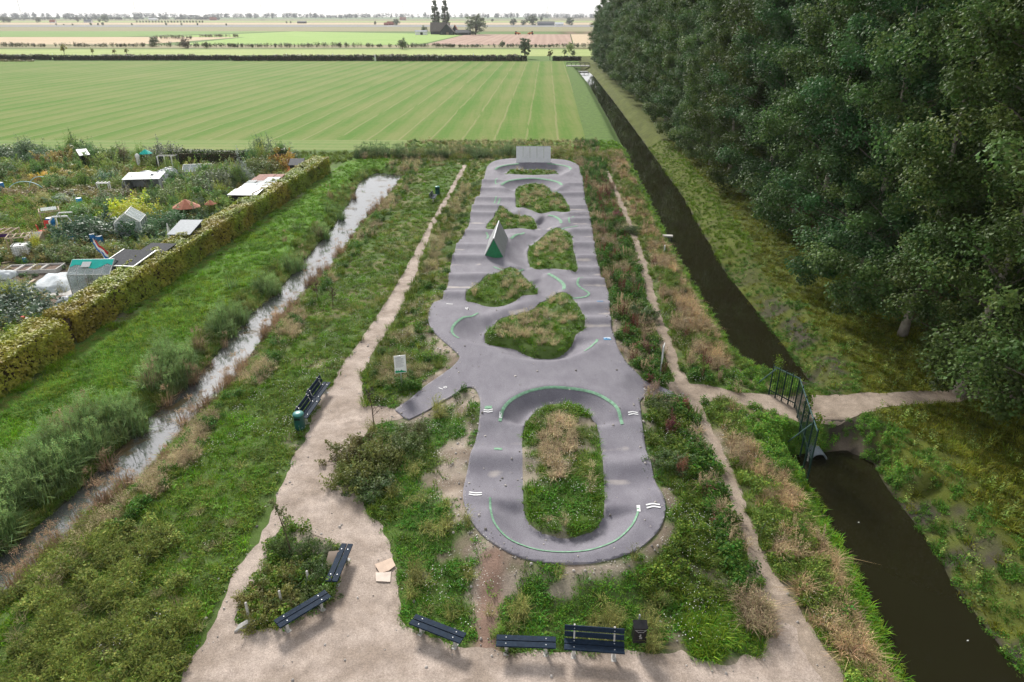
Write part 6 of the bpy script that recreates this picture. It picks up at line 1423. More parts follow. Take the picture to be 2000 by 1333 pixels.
def chair(px, py, rz, label):
    p = P(px, py); e = empty('garden_chair', (p[0], p[1], 0), rz, label=label, cat='chair'); MB().box((0, 0, .45), (.5, .5, .05)).build('seat', M['red'], e); MB().box((0, .24, .8), (.5, .05, .5), rx=-.15).build('backrest', M['red'], e)
    for sx in (-.23, .23):
        for sy in (-.22, .22): MB().bar((sx, sy, 0), (sx, sy, .45), .04).build('leg', M['white'], e)
chair(95, 454, .3, 'red garden chair with white legs beside the rain barrel'); chair(84, 461, 2.4, 'red garden chair turned towards the cold frame')
p = P(126, 464); e = empty('garden_arch', (p[0], p[1], 0), .2, label='white peeling arch overgrown at the dark bush', cat='arch'); m = MB(); m.tube([(-.9, 0, 0), (-.85, 0, 1.5), (-.5, 0, 1.9), (.7, 0, 1.9), (.9, .1, 1.4), (.95, .1, 0)], .08, 6); m.build('front_hoop', M['white'], e); m = MB(); m.tube([(-.7, 1, 0), (-.65, 1, 1.6), (-.3, 1, 2.0), (.8, 1, 2.0)], .06, 6); m.build('rear_hoop', M['white'], e)
p = P(52, 642); e = empty('kettle_grill', (p[0], p[1], 0), label='black kettle with red lid knob beside the near hedge block', cat='grill'); MB().lathe([(.1, .15), (.36, .3), (.42, .5), (.40, .6), (.2, .72)], 16).build('bowl', M['black'], e, True); MB().box((0, 0, .78), (.2, .16, .12)).build('knob', M['red'], e)
for k in range(3): MB().bar((.25*math.cos(k*2.1), .25*math.sin(k*2.1), 0), (.12*math.cos(k*2.1), .12*math.sin(k*2.1), .35), .03).build('leg', M['galv'], e)
for i, (a, b, c, d, lb) in enumerate(((5, 508, 55, 497, 'long grey plank lying beside the cube tank'), (3, 514, 50, 504, 'weathered plank parallel to the first beside the tank'), (25, 521, 125, 519, 'ochre board edging along the raised beds'), (45, 452, 115, 450, 'pale board edging along the crop path'), (0, 421, 55, 407, 'pale plank bordering the brown soil strip'), (45, 560, 68, 546, 'pale plank between the raised beds and the fleece'))):
    q, s = Vector(P(a, b, .1)), Vector(P(c, d, .1)); L = (s-q).length; MB().box((0, 0, .07), (L, .22, .06)).build('plank', M['yellow' if i == 2 else 'woodPale'], None, loc=((q.x+s.x)/2, (q.y+s.y)/2, .02), rz=math.atan2(s.y-q.y, s.x-q.x), label=lb, cat='plank')
p = P(331, 330); e = empty('hutch', (p[0], p[1], 0), label='dark hutch with white uprights at the back hedge', cat='hutch'); MB().box((0, 0, .9), (2.6, 1.4, 1.6)).build('box', M['woodDark'], e)
for k in (-1, 0, 1): MB().bar((k*.9, -.76, 0), (k*.9, -.76, 1.7), .12).build('upright', M['white'], e)
p = P(273, 327); e = empty('figure_post', (p[0], p[1], 0), label='white wrapped post standing in the back shrubs', cat='post'); MB().lathe([(.2, 0), (.24, .5), (.22, 1.2), (.3, 1.5), (.12, 1.75)], 10).build('wrap', M['white'], e, True); MB().box((-.35, .1, .8), (.1, .1, 1.6)).build('stake', M['wood'], e)
# shrubs and small trees of the gardens
AL = [(255, 423, 1.9, 2.5, (.23, .26, .025), 0, 'large yellow green shrub in the middle of the gardens'), (285, 432, 1.3, 1.7, (.19, .20, .03), 1, 'yellowish shrub beside the large yellow green one'), (195, 470, 2.1, 2.5, (.035, .065, .035), 3, 'large dark bush behind the blue tarp'), (170, 462, 1.3, 1.7, (.045, .08, .045), 1, 'dark blue green bush beside the arch'), (30, 625, 2.3, 2.4, (.05, .075, .05), 1, 'big grey green bush above the near hedge block'), (5, 600, 1.3, 1.5, (.13, .15, .035), 0, 'yellow green shrub leaning on the big grey green bush'), (60, 650, .8, .8, (.14, .16, .05), 4, 'spiky yellow green plant beside the kettle'),
      (300, 470, 1.4, 1.5, (.045, .085, .04), 3, 'dark green shrub beside the white greenhouse'), (330, 445, 1.6, 1.8, (.05, .095, .045), 1, 'broad leaved green shrub behind the grey roofed shed'), (345, 470, .9, .7, (.10, .13, .03), 3, 'low light shrub before the grey roofed shed'), (290, 490, .8, .9, (.15, .17, .04), 4, 'small yellow plant beneath the white greenhouse'), (120, 486, 1.0, .9, (.07, .12, .05), 4, 'grassy green clump before the blue tarp'),
      (345, 398, 1.9, 1.9, (.085, .115, .045), 0, 'sprawling olive shrub behind the orange canopy'), (385, 390, 1.8, 1.9, (.08, .105, .045), 3, 'broad olive shrub behind the smaller canopy'), (405, 372, 1.9, 2.3, (.085, .10, .06), 1, 'tall grey olive shrub beside the patchwork shed'), (430, 400, 1.2, 1.4, (.055, .075, .055), 2, 'dark grey green shrub before the patchwork shed'), (425, 355, 1.5, 2.2, (.10, .12, .05), 0, 'light olive shrub at the corner of the patchwork shed'), (452, 435, 1.2, 1.3, (.04, .065, .035), 1, 'dark shrub squeezed between canopy and hedge'), (395, 422, .9, 1.6, (.06, .08, .05), 4, 'slim grey green shrub between the two canopies'),
      (472, 360, 1.3, 2.3, (.13, .15, .13), 2, 'silvery grey shrub behind the patchwork shed'), (505, 340, 2.0, 2.8, (.075, .10, .035), 0, 'large green shrub at the far end of the patchwork shed'), (530, 335, 1.8, 2.6, (.09, .10, .025), 1, 'dense olive shrub beside the far black shed'), (552, 332, 1.4, 1.9, (.17, .12, .025), 3, 'amber shrub beside the far black shed'), (570, 345, .7, .9, (.36, .10, .03), 4, 'small orange shrub against the hedge'), (545, 318, 1.9, 3.2, (.07, .09, .06), 2, 'grey willow bush behind the amber shrub'), (512, 312, 1.4, 3.6, (.05, .075, .04), 4, 'spiky dark bush rising above the back hedge'),
      (20, 312, 2.2, 3.2, (.07, .10, .055), 1, 'broad grey green bush in the rear corner gardens'), (60, 312, 1.8, 3.3, (.05, .075, .04), 4, 'tall dark bush in the rear gardens'), (90, 318, 1.9, 2.8, (.055, .085, .045), 0, 'dark green bush in the rear gardens before the field'), (-30, 318, 2.4, 3.0, (.06, .09, .05), 1, 'wide green bush behind the blue barrel plot'), (118, 325, 1.5, 1.9, (.15, .13, .045), 3, 'yellow brown bush beside the porch'), (160, 310, 1.6, 3.4, (.045, .075, .025), 2, 'upright dark bush over the porch'), (185, 322, 1.9, 2.6, (.055, .095, .025), 0, 'big leaved green bush covering the porch'), (215, 322, 1.8, 2.3, (.055, .09, .03), 1, 'green bush beside the covered porch in the rear row'), (242, 322, 1.0, 2.9, (.07, .06, .04), 4, 'narrow brown green bush in the rear row'), (300, 328, 1.2, 1.4, (.10, .14, .04), 2, 'light green bush below the teal parasol'), (322, 318, 2.1, 3.3, (.085, .095, .065), 1, 'large grey bush beside the back hedge'), (0, 340, 1.6, 1.6, (.06, .10, .035), 0, 'dense green bush above the hoops'), (-40, 360, 1.8, 1.8, (.07, .11, .04), 3, 'bright bush west of the blue barrel'),
      (90, 352, 1.2, 1.0, (.26, .20, .03), 3, 'golden flowering bush beside the hoops'), (50, 385, 1.6, 1.0, (.12, .09, .035), 1, 'brown flowering bed under the wide hoop'), (130, 355, 1.5, 1.3, (.16, .15, .05), 3, 'pale yellow bush in the flower plot'), (175, 350, 1.4, 1.2, (.14, .15, .04), 0, 'yellowish bush between flower plot and tunnel'), (210, 362, 1.7, 1.4, (.05, .10, .05), 4, 'feathery dark green asparagus bed'), (230, 345, 1.3, 1.2, (.15, .14, .045), 1, 'olive yellow bush above the asparagus bed'), (150, 385, 1.5, .9, (.09, .085, .035), 3, 'low brown green hedge row in the flower plot'), (215, 388, 1.6, 1.0, (.085, .08, .035), 1, 'low brown shrub row below the tunnel'), (130, 398, 1.2, .8, (.13, .17, .11), 3, 'silvery grey cabbage patch between the crops'), (85, 402, 1.1, 1.2, (.20, .19, .08), 4, 'pale straw coloured bean row'),
      (165, 425, 1.4, 1.4, (.08, .14, .05), 0, 'light green shrub below the tilted barrel'), (215, 410, 1.3, 1.5, (.08, .12, .06), 2, 'grey green shrub before the yellow one'), (90, 500, .9, 1.0, (.08, .11, .04), 3, 'climbing bean row beside the cube tank'), (120, 505, 1.1, 1.1, (.07, .10, .04), 1, 'tomato row behind the raised beds'), (150, 505, 1.1, 1.1, (.10, .10, .045), 0, 'brownish tomato row near the flag'), (175, 508, 1.1, 1.1, (.075, .105, .035), 3, 'dense bean row ending at the flag'), (75, 492, .5, 1.3, (.22, .22, .03), 4, 'yellow climbing plant at the corner of the cube tank'), (235, 492, 1.3, .9, (.08, .11, .05), 1, 'low mixed shrub before the black sheds'), (365, 492, 1.2, 1.0, (.12, .14, .035), 3, 'olive shrub between shed and hedge'), (-60, 440, 2.0, 1.8, (.07, .10, .04), 1, 'broad bush at the western plots'), (-50, 520, 1.8, 1.6, (.08, .11, .05), 0, 'shrub beyond the plank stack'), (20, 575, 1.1, .9, (.10, .13, .08), 4, 'silvery low shrub beside the raised beds')]
AL += [(362, 428, .9, 1.1, (.07, .12, .05), 0, 'green shrub half covering the orange canopy'), (392, 436, .8, 1.2, (.055, .085, .045), 2, 'dark shrub standing before the small canopy')]
for a, b, rad, h, t, v, lb in AL:
    p = P(a, b); shrub(p[0], p[1], rad*1.4, h*1.3 if h < 2.4 else h*.9, tuple(min(.4, c*1.25) for c in t), lb, v, 'shrubs of the allotment gardens')
rf = random.Random(77)
for x0, x1, y0, y1, n, hs in ((-60, 150, 306, 330, 12, 2.2), (150, 330, 312, 332, 9, 2.0), (330, 470, 345, 372, 14, 2.0), (330, 450, 378, 432, 16, 1.8), (110, 235, 335, 372, 14, 1.6), (0, 110, 330, 346, 5, 1.6), (200, 300, 395, 425, 4, 1.5), (205, 320, 476, 496, 5, 1.0), (480, 560, 318, 338, 5, 2.2)):
    for i in range(n):
        p = P(rf.uniform(x0, x1), rf.uniform(y0, y1)); g = rf.random(); shrub(p[0], p[1], rf.uniform(.9, 1.8), hs*rf.uniform(.8, 1.5), (.07+.11*g*g, .12+.08*g, .035+.02*rf.random()), 'leafy garden shrub growing in the crowd between the plots', rf.randrange(5), 'leafy garden shrubs between the plots')
# ------------------------------------------------------------------ the polder beyond: fields, hedges, farm, tree belts, pylons
def field(pts, z, m, label, world=False):
    poly = np.array(pts, float) if world else PP(pts)
    return flat('field', poly, z, m, kind='structure', label=label, cat='field')
# main mown field, a separate headland of the same grass at its near edge
F_MAIN = field_mat('mown_field', (.078, .178, .014), (.185, .215, .060), (.32, .27, .14))
F_HEAD = field_mat('headland', (.120, .215, .045), (.215, .250, .085), None, (1.0, -.03), 2.6)
rx = lambda y: 11.4+(y-105)*.0535
field([(-620, 112.5), (rx(112.5), 112.5), (rx(321), 321), (-620, 321)], .03, F_MAIN, 'large mown green field with straight pale mowing lines', True)
field([(-620, 103.0), (rx(103), 103.0), (rx(112.5), 112.5), (-620, 112.5)], .026, F_HEAD, 'green headland of the mown field driven crosswise', True)
F_PALE = field_mat('pale_meadow', (.26, .34, .10), (.38, .42, .17), None, (1, 0), 9)
F_BRIGHT = field_mat('bright_meadow', (.23, .37, .085), (.31, .42, .13), None, (1, -.1), 14)
F_GREEN = field_mat('green_meadow', (.16, .27, .075), (.22, .31, .10), None, (1, 0), 12)
F_STUB = field_mat('stubble', (.46, .36, .23), (.56, .44, .30), None, (1, -.05), 11)
F_PLOW = field_mat('ploughed', (.33, .22, .17), (.43, .30, .235), None, (.046, 1), 6)
F_OLIVE = field_mat('rough_olive', (.20, .20, .10), (.32, .28, .16), None, (1, 0), 20)
F_ROAD = field_mat('grey_strip', (.22, .22, .22), (.30, .29, .29), None, (1, 0), 30)
field([(-2600, 110.5), (4200, 110.5), (4200, 97), (-2600, 97)], .06, F_PALE, 'pale yellow green meadow behind the far hedge')
field([(-2600, 95), (4200, 95), (4200, 88.5), (-2600, 88.5)], .06, F_OLIVE, 'rough olive verge along the field ditch')
field([(-2600, 87.8), (270, 87.8), (330, 84), (470, 73.3), (300, 72.9), (-2600, 73.5)], .09, F_STUB, 'beige stubble field')
field([(-2600, 73), (230, 72.6), (440, 66), (560, 61.5), (-2600, 60.5)], .09, F_GREEN, 'dark green meadow behind the stubble field')
field([(345, 87.8), (800, 88.3), (825, 86), (905, 68.2), (860, 67), (575, 62), (460, 67), (290, 72.6), (480, 73.2)], .09, F_BRIGHT, 'bright green meadow beside the farm')
field([(828, 88.3), (1118, 88.3), (1113, 67.6), (912, 67.6)], .09, F_PLOW, 'pinkish ploughed field in front of the farm')
field([(1121, 88.3), (1700, 88.3), (1700, 67.6), (1115, 67.6)], .09, F_STUB, 'ochre stubble field beside the poplars')
field([(-2600, 60), (4200, 64), (4200, 53.5), (-2600, 53.5)], .12, F_OLIVE, 'olive strip of rough grass and reed')
field([(-2600, 53), (4200, 53), (4200, 49.5), (-2600, 49.5)], .15, F_ROAD, 'grey strip of road and water across the polder')
field([(-2600, 49), (4200, 49), (4200, 44.8), (-2600, 44.8)], .2, F_STUB, 'pale straw coloured field in the distance')
field([(-2600, 44.4), (4200, 44.4), (4200, 41.5), (-2600, 41.5)], .25, F_PALE, 'pale green field in the distance')
field([(-2600, 41.2), (4200, 41.2), (4200, 38.5), (-2600, 38.5)], .3, F_OLIVE, 'faded field before the wood on the horizon')

# clipped hedges at the end of the mown field
def far_hedge(px0, px1, py, h, per, size, tint, label, seed, wd=1.6, group=None):
    a, b = P(px0, py), P(px1, py); hedge(a[0], a[1]+wd/2, b[0], b[1]+wd/2, wd, h, per, size, tint, label, seed, group, 0.02)
DK = (.022, .036, .012)
far_hedge(-420, 100, 118, 2.1, 9, .55, DK, 'dark clipped hedge along the mown field, west of the first gap', 41)
far_hedge(104, 450, 118.5, 2.1, 9, .55, DK, 'long dark clipped hedge between the young trees and the field', 42)
far_hedge(452, 729, 119.5, 2.2, 9, .55, DK, 'dark clipped hedge ending at the narrow field gate', 43)
far_hedge(735, 1029, 120, 2.2, 9, .55, DK, 'dark clipped hedge running to the tall willow', 44)
far_hedge(1080, 1135, 119.5, 1.9, 12, .5, DK, 'short dark clipped hedge beside the canal bridge', 45)
HB = (.10, .11, .05)
def rough_hedge(px0, px1, py, h, tint, label, seed):
    a, b = P(px0, py), P(px1, py); L = abs(b[0]-a[0]); r = np.random.default_rng(seed)
    K = int(L/.8); xx = np.sort(r.uniform(a[0], b[0], K)); hh = h*(.55+.7*fbm(xx*.06, xx*0+seed, seed)+.2*r.random(K))
    C = np.column_stack([xx, a[1]+r.uniform(0, 2.5, K), hh*.5]); p = clump_leaves(C, np.full(K, 1.1), 26, .6, r); p[0][:, 2] = np.abs((p[0][:, 2]-np.repeat(hh*.5, 26))*np.repeat(hh, 26)*.55+np.repeat(hh*.5, 26))
    me = leaf_mesh('foliage', p[0], p[1], p[2], r, .7, p[3], p[4]); me.materials.append(M['leaf'])
    e = empty('overgrown_hedge', (0, 0, 0), label=label, cat='hedge'); o = link('foliage', me, None, e); o.color = (*tint, 1)
    mb = MB()
    for k in range(0, K, 4): mb.bar((xx[k], a[1]+1.2, 0), (xx[k]+.3, a[1]+1.3, hh[k]*.8), .12)
    link('stems', mb.mesh('stems'), M['twig'], e, kind='stuff')
rough_hedge(-450, 380, 92.5, 3.0, HB, 'overgrown reedy hedge along the ditch before the stubble field', 51)
rough_hedge(380, 820, 93.5, 3.0, (.085, .10, .045), 'overgrown dark hedge along the ditch before the bright meadow', 52)
rough_hedge(822, 1420, 93.5, 2.6, (.075, .095, .04), 'overgrown hedge along the ditch before the ploughed field', 53)
rough_hedge(-300, 98, 112.5, 1.6, (.16, .12, .07), 'low brown reed fringe behind the western clipped hedge', 54)
rough_hedge(195, 380, 112.5, 1.5, (.15, .115, .065), 'low brown reed fringe between the young trees', 55)
rough_hedge(420, 1015, 113.0, 1.5, (.14, .11, .065), 'low brown reed fringe behind the long clipped hedges', 56)
rough_hedge(300, 375, 77.5, 3.5, (.10, .095, .05), 'reedy ditch bank between stubble and meadow', 57)
rough_hedge(390, 468, 73.5, 3.0, (.11, .095, .05), 'thin reedy ditch bank running into the meadow', 58)
rough_hedge(-500, 60, 120.8, .9, (.20, .19, .08), 'low pale tussocks in front of the western clipped hedge', 59)

# single trees and bushes
tree(1025, 115, 'tall', 8.8, (.075, .095, .055), 'tall grey green willow at the gap in the clipped hedge', wide=1.15)
for q, (a, b, h, k, c) in enumerate(((1074, 118, 4.8, 'young', (.10, .09, .04)), (1103, 112, 4.2, 'young', (.09, .12, .05)), (1119, 116, 4.6, 'young', (.08, .10, .045)), (1113, 104, 5.4, 'round', (.13, .16, .06)))):
    tree(a, b, k, h, c, ('young bronze tree behind the short hedge piece', 'slim young green tree beside the bridge', 'young dark green tree close to the poplars', 'round yellow green tree behind the young trees')[q])
for q, (a, b, h, c) in enumerate(((126, 107, 5.2, (.14, .13, .03)), (182, 108, 3.6, (.12, .12, .04)), (224, 108, 3.2, (.13, .12, .05)), (248, 108, 3.6, (.13, .13, .05)))):
    tree(a, b, 'young', h, c, ('bushy yellow green young tree behind the clipped hedge', 'thin yellowish sapling beside the bushy young tree', 'small sparse sapling at the brown reed fringe', 'small upright sapling at the end of the brown reed fringe')[q])
for q, (a, b, h, k, c) in enumerate(((302, 91, 6.0, 'round2', (.06, .075, .04)), (363, 95, 5.6, 'round2', (.085, .065, .05)), (403, 95, 3.8, 'round', (.09, .10, .04)), (786, 97, 6.4, 'round', (.09, .115, .055)), (982, 93, 4.0, 'round', (.07, .09, .045)))):
    tree(a, b, k, h, c, ('round dark bush at the corner of the stubble field', 'brownish round bush in the ditch hedge', 'small green bush beside the brownish one', 'pale green bushy tree where meadow meets ploughland', 'little round bush before the ploughed field')[q], wide=1.1)

# the farm
def house(name, px, py, w, dpt, eave, ridge, wallm, roofm, label, rz=0, gable_front=False, half_hip=0.0, dist=None, cat='house', windows=2, doorm=None):
    x, y, _ = P(px, py)
    if dist: x, y = x*dist/y, dist
    e = empty(name, (x, y, 0), rz, label=label, cat=cat)
    if gable_front:
        mb = MB(); a, b = w/2, dpt/2
        mb.add([(-a, -b, 0), (a, -b, 0), (a, -b, eave), (0, -b, ridge), (-a, -b, eave), (-a, b, 0), (a, b, 0), (a, b, eave), (0, b, ridge), (-a, b, eave)], [(0, 1, 2, 3, 4), (9, 8, 7, 6, 5), (0, 4, 9, 5), (1, 6, 7, 2)]); mb.build('wall', wallm, e)
        o = .5; k = (ridge-eave)/a
        mr = MB(); mr.sheet([(-a-o, -b-o, eave-k*o), (0, -b-o, ridge+.05), (0, b+o, ridge+.05), (-a-o, b+o, eave-k*o)], -.25); mr.sheet([(0, -b-o, ridge+.05), (a+o, -b-o, eave-k*o), (a+o, b+o, eave-k*o), (0, b+o, ridge+.05)], -.25)
        mr.build('roof', roofm, e)
    else:
        mb = MB(); a, b = w/2, dpt/2
        mb.add([(-a, -b, 0), (-a, b, 0), (-a, b, eave), (-a, 0, ridge), (-a, -b, eave), (a, -b, 0), (a, b, 0), (a, b, eave), (a, 0, ridge), (a, -b, eave)], [(0, 4, 3, 2, 1), (5, 6, 7, 8, 9), (0, 5, 9, 4), (1, 2, 7, 6)]); mb.build('wall', wallm, e)
        o = .5; k = (ridge-eave)/b; hh = half_hip
        mr = MB(); mr.sheet([(-a-o, -b-o, eave-k*o), (a+o, -b-o, eave-k*o), (a+o-hh, 0, ridge+.05), (-a-o+hh, 0, ridge+.05)], .25); mr.sheet([(a+o, b+o, eave-k*o), (-a-o, b+o, eave-k*o), (-a-o+hh, 0, ridge+.05), (a+o-hh, 0, ridge+.05)], .25)
        mr.build('roof', roofm, e)
    for i in range(windows):
        wx = -w*.36+i*w*.72/max(1, windows-1) if windows > 1 else 0
        m = MB(); m.box((wx, -dpt/2-.04, eave*.5), (1.3, .12, 1.2)); m.build('window', M['glass'], e)
    if doorm:
        m = MB(); m.box((w*.05, -dpt/2-.05, eave*.42), (2.6, .14, eave*.8)); m.build('door', doorm, e)
    return e
house('barn', 857, 68.0, 16, 12, 3.4, 11.5, M['woodDark'], M['thatch'], 'broad grey roofed main barn of the farm below the tall poplars', windows=2, dist=800)
house('barn', 874, 68.6, 15, 16, 3.0, 10.5, M['woodDark'], M['thatch'], 'dark timber gabled barn facing the ploughed field', gable_front=True, windows=2, doorm=M['wood'], dist=782)
house('barn', 889, 68.3, 8, 12, 2.6, 9, M['woodDark'], M['roofRed'], 'narrow red roofed wing at the side of the gabled barn', gable_front=True, windows=1, dist=792)
house('shed', 905, 69.4, 15, 8, 2.4, 4.6, M['woodDark'], M['roofGrey'], 'low dark open shed between the barns and the great tree', windows=2, dist=770)
house('shed', 823, 68.8, 12, 6, 3.0, 4.2, M['white'], M['feltGrey'], 'small white farm shed with a dark doorway', windows=0, doorm=M['black'], dist=775)
tree(929, 68.5, 'round2', 19, (.07, .085, .05), 'great spreading tree beside the farm sheds', wide=1.25, dist=775)
tree(829, 68, 'round', 9, (.09, .105, .06), 'grey green tree behind the white farm shed', dist=800)
for q, (a, h) in enumerate(((851, 33), (858, 22), (870.5, 33), (876, 20))):
    tree(a, 66, 'column', h, (.06, .07, .045), ('tall slender poplar at the corner of the farm roof', 'shorter slender poplar between the two tall ones', 'tall slender poplar rising over the dark gable', 'short slender poplar leaning on its tall neighbour')[q], wide=1.1 if h > 30 else .9, dist=830)
def machine(px, label, flip):
    x, y, _ = P(px, 68.2); e = empty('farm_machine', (x, y, 0), label=label, cat='tractor')
    m = MB(); m.box((0, 0, 1.5), (5.0, 2.2, 1.3)); m.box((2.6*flip, 0, 1.2), (2.2, 1.6, .8)); m.build('body', M['machine'], e)
    m = MB(); m.box((-1.2*flip, 0, 2.7), (1.6, 1.8, 1.4)); m.build('cab', M['felt'], e)
    for wx, r in ((-1.6, .9), (1.7, .65)):
        for sy in (-1.15, 1.15):
            m = MB(); m.tube([(wx*flip, sy-.2, r), (wx*flip, sy+.2, r)], r, 12); m.build('wheel', M['black'], e)
machine(1010, 'orange harvester parked at the edge of the ploughed field, beside the willow', 1); machine(1037, 'orange tractor parked alone behind the ploughed field', -1)
# other farms and tree groups
far_t = [(8, 44.5, 16, 'round2', (.07, .08, .045), 'rounded tree clump at the western farm'), (18, 44.5, 15, 'round2', (.085, .09, .05), 'broad pale tree at the western farm'), (75, 44.5, 14, 'round2', (.09, .09, .055), 'broad grey tree beside the small red house'), (206, 43.5, 21, 'round2', (.06, .08, .045), 'large dark tree standing over the far orchard'), (152, 44, 14, 'tall', (.08, .075, .06), 'narrow brownish tree near the blue roofed farm'), (195, 43.5, 10, 'round', (.09, .10, .06), 'pale round tree at the head of the orchard'),
         (774, 50, 12, 'round2', (.06, .075, .045), 'round tree beside the red roofed cottages'), (733, 50, 8, 'tall', (.08, .09, .05), 'lone narrow tree in the pale fields'), (1002, 50, 13, 'round2', (.055, .07, .045), 'dark round tree at the long grey barn'), (1022, 50, 10, 'round2', (.06, .075, .05), 'low dark tree beside the long grey barn'), (1040, 50, 19, 'round2', (.06, .075, .045), 'tall round tree at the long grey barn'), (1113, 50, 15, 'round2', (.055, .075, .05), 'dark tree clump close behind the poplars'), (1030, 43, 16, 'round2', (.07, .085, .06), 'tree behind the long grey barn'), (1057, 43, 17, 'tall', (.065, .08, .06), 'tall narrow tree behind the long grey barn'), (962, 43, 10, 'round', (.08, .09, .065), 'small tree in the faded fields')]
for a, b, h, k, c, lb in far_t: tree(a, b, k, h, c, lb, wide=1.25)
for i in range(22): tree(268+i*6.1, 45.2, 'round', 6.2, (.055, .07, .04), 'small round tree in the straight orchard row', 'trees of the straight orchard row')
for i, (a, b, h) in enumerate(((110, 50, 4), (125, 50, 3), (142, 50, 3.5), (178, 50, 5), (192, 50, 4.5), (201, 50, 6), (258, 50, 4), (325, 50, 5), (355, 50, 4.5), (386, 50, 4.5), (442, 50.4, 4), (560, 46, 5), (568, 46, 5))):
    tree(a, b, 'round2', h, (.06, .07, .045), 'small dark bush along the grey strip', 'bushes along the grey strip')
house('cottage', 104, 45.4, 14, 9, 3, 8, M['white'], M['roofRed'], 'small red roofed house with white gable near the western farm', windows=2)
house('farmhouse', 173, 45.2, 20, 10, 3.4, 8, M['white'], M['feltGrey'], 'blue grey roofed farm by the narrow tree', windows=2)
house('cottage', 763, 49.6, 14, 9, 2.6, 7, M['brick'], M['roofRed'], 'low red brick cottage with orange roof beside the round tree', windows=2)
house('cottage', 755, 49.9, 9, 8, 2.4, 5, M['brick'], M['roofRed'], 'small red annex at the end of the brick cottage', windows=1)
house('barn', 1066, 50.3, 34, 14, 4, 7.5, M['feltGrey'], M['roofGrey'], 'long low grey barn between the dark trees', windows=0)
house('barn', 1092, 50.8, 16, 10, 3.2, 6, M['white'], M['wallPanel'], 'white shed at the end of the long grey barn', windows=1)
house('farmhouse', 417, 40.2, 26, 14, 5, 12, M['brick'], M['roofRed'], 'distant red roofed farm before the wood', windows=2)
house('barn', 300, 40.6, 34, 14, 5, 9, M['white'], M['wallPanel'], 'distant long white barn before the wood', windows=0)
house('farmhouse', 787, 40.0, 26, 14, 5, 12, M['brick'], M['roofRed'], 'distant brick farm in front of the wood', windows=0)
house('shed', 590, 46.2, 22, 8, 3, 5, M['woodDark'], M['roofGrey'], 'dark low shed alone in the pale fields', windows=0)
# belts of wood on the horizon
def belt(px0, px1, py, h, seed, tint, label):
    a, b = P(px0, py), P(px1, py); r = np.random.default_rng(seed); L = b[0]-a[0]; K = int(L/8)
    xx = np.sort(r.uniform(a[0], b[0], K)); hh = h*(.62+.55*fbm(xx*.004, xx*0+seed, seed, 4)+.12*r.normal(size=K)*.6); dep = r.uniform(0, 60, K)
    V = []; C = np.column_stack([xx, a[1]+dep, hh*.55]); p = clump_leaves(C, np.full(K, 1.0), 34, 5.5, r)
    o = p[0]-np.repeat(C, 34, 0); Cc = np.repeat(C, 34, 0)+o*np.column_stack([np.full(K*34, 11.0), np.full(K*34, 11.0), np.repeat(hh*.55, 34)])
    me = leaf_mesh('wood', Cc, p[1], p[2], r, .8, p[3], p[4]); me.materials.append(M['leaf'])
    o = link('distant_wood', me, None, kind='stuff', label=label, cat='wood'); o.color = (*tint, 1)
belt(-1300, 620, 38.0, 37, 61, (.05, .07, .07), 'long belt of wood on the western horizon')
belt(560, 1500, 37.8, 36, 62, (.05, .07, .07), 'long belt of wood on the horizon behind the farm')
belt(-1300, 420, 39.6, 15, 63, (.07, .09, .06), 'lower belt of trees and gardens before the western wood')
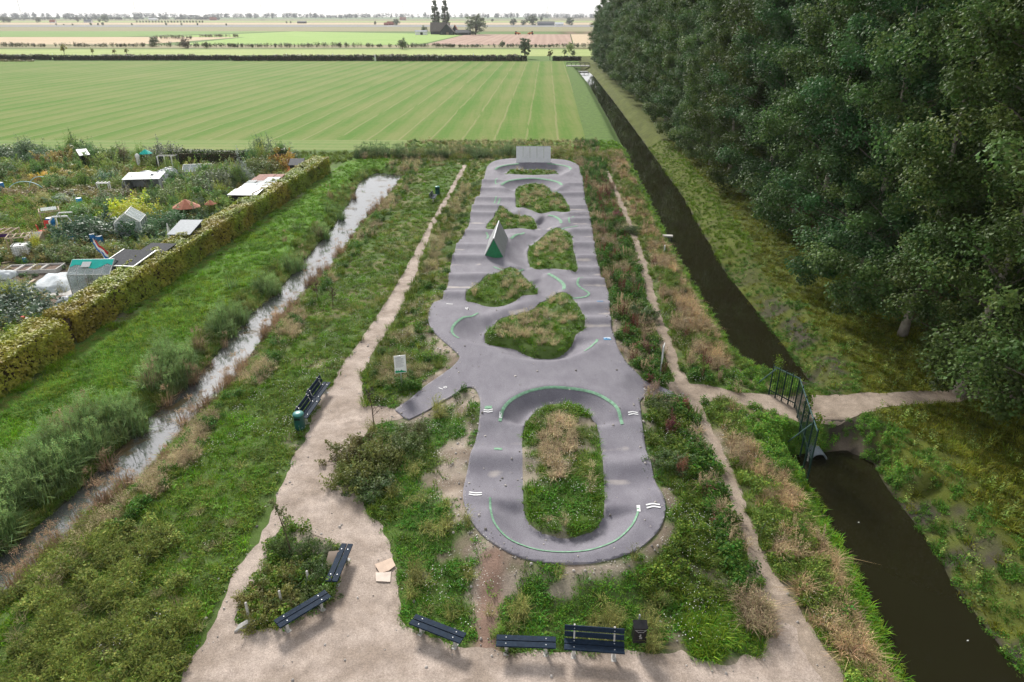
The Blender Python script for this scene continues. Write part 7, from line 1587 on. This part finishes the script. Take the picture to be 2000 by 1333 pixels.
# pylons
def pylon(px, H, dist, label):
    u = (px-1000)/F; y = dist; d = y*CP+CAM_H*SP; x = u*d
    e = empty('power_pylon', (x, y, 0), label=label, cat='pylon', group='power pylons on the horizon')
    m = MB(); W0, W1 = H*.075, H*.018; q = lambda z: W0+(W1-W0)*min(1, z/(H*.72)) if z < H*.72 else W1
    lev = [0, .16, .30, .43, .54, .64, .72, .80, .88, 1.0]
    for sx in (-1, 1):
        for sy in (-1, 1):
            for i in range(len(lev)-1): m.bar((sx*q(lev[i]*H), sy*q(lev[i]*H), lev[i]*H), (sx*q(lev[i+1]*H), sy*q(lev[i+1]*H), lev[i+1]*H), .32)
    for i in range(len(lev)-1):
        a, b = lev[i]*H, lev[i+1]*H
        for sy in (-1, 1): m.bar((-q(a), sy*q(a), a), (q(b), sy*q(b), b), .16); m.bar((q(a), sy*q(a), a), (-q(b), sy*q(b), b), .16)
    m.build('mast', M['steel'], e)
    for z, w in ((.74, .22), (.84, .17), (.94, .12)):
        c = MB(); c.bar((-w*H, 0, z*H), (w*H, 0, z*H), .5); c.bar((-w*H, 0, z*H), (0, 0, z*H+.05*H), .3); c.bar((w*H, 0, z*H), (0, 0, z*H+.05*H), .3); c.build('crossarm', M['steel'], e)
for a, h, dd in ((45, 68, 2500), (268, 68, 2550), (513, 66, 2700), (789, 64, 2700), (1068, 74, 2300)): pylon(a, h, dd, 'lattice power pylon fading into the haze above the wood')
# bridge over the canal at the far hedge, white posts at the gaps
x, y, _ = P(1128, 131, 0)
e = empty('canal_bridge', (x+.5, y+4, 0), label='small bridge with rails at the far end of the canal', cat='bridge')
MB().box((0, 0, .1), (9, 3.4, .35)).build('deck', M['concrete'], e)
for sy in (-1.5, 1.5):
    m = MB(); m.bar((-4.4, sy, 1.2), (4.4, sy, 1.2), .12)
    for k in range(6): m.bar((-4.4+k*1.76, sy, .2), (-4.4+k*1.76, sy, 1.2), .1)
    m.build('railing', M['woodDark'], e)
for a in (104, 560, 650, 833, 925, 1017, 1108): post(a, 113, 1.9, 'slim white post along the meadow behind the far hedge', .12, group='white posts behind the far hedge')
post(733, 119, 2.4, 'white gate post in the gap between the dark hedges', .3)
# haze: one even body of air round everything
hz = MB(); hz.box((0, 3900, 44), (13000, 8600, 94)); me = hz.mesh('haze')
hm = bpy.data.materials.new('haze_air'); hm.use_nodes = True; hn = hm.node_tree.nodes; hn.clear()
pv = hn.new('ShaderNodeVolumePrincipled'); ho = hn.new('ShaderNodeOutputMaterial'); pv.inputs['Color'].default_value = (.95, .97, 1, 1); pv.inputs['Density'].default_value = .00010
hm.node_tree.links.new(pv.outputs[0], ho.inputs['Volume'])
link('haze', me, hm, kind='stuff', label='thin pale haze lying over the polder', cat='haze')
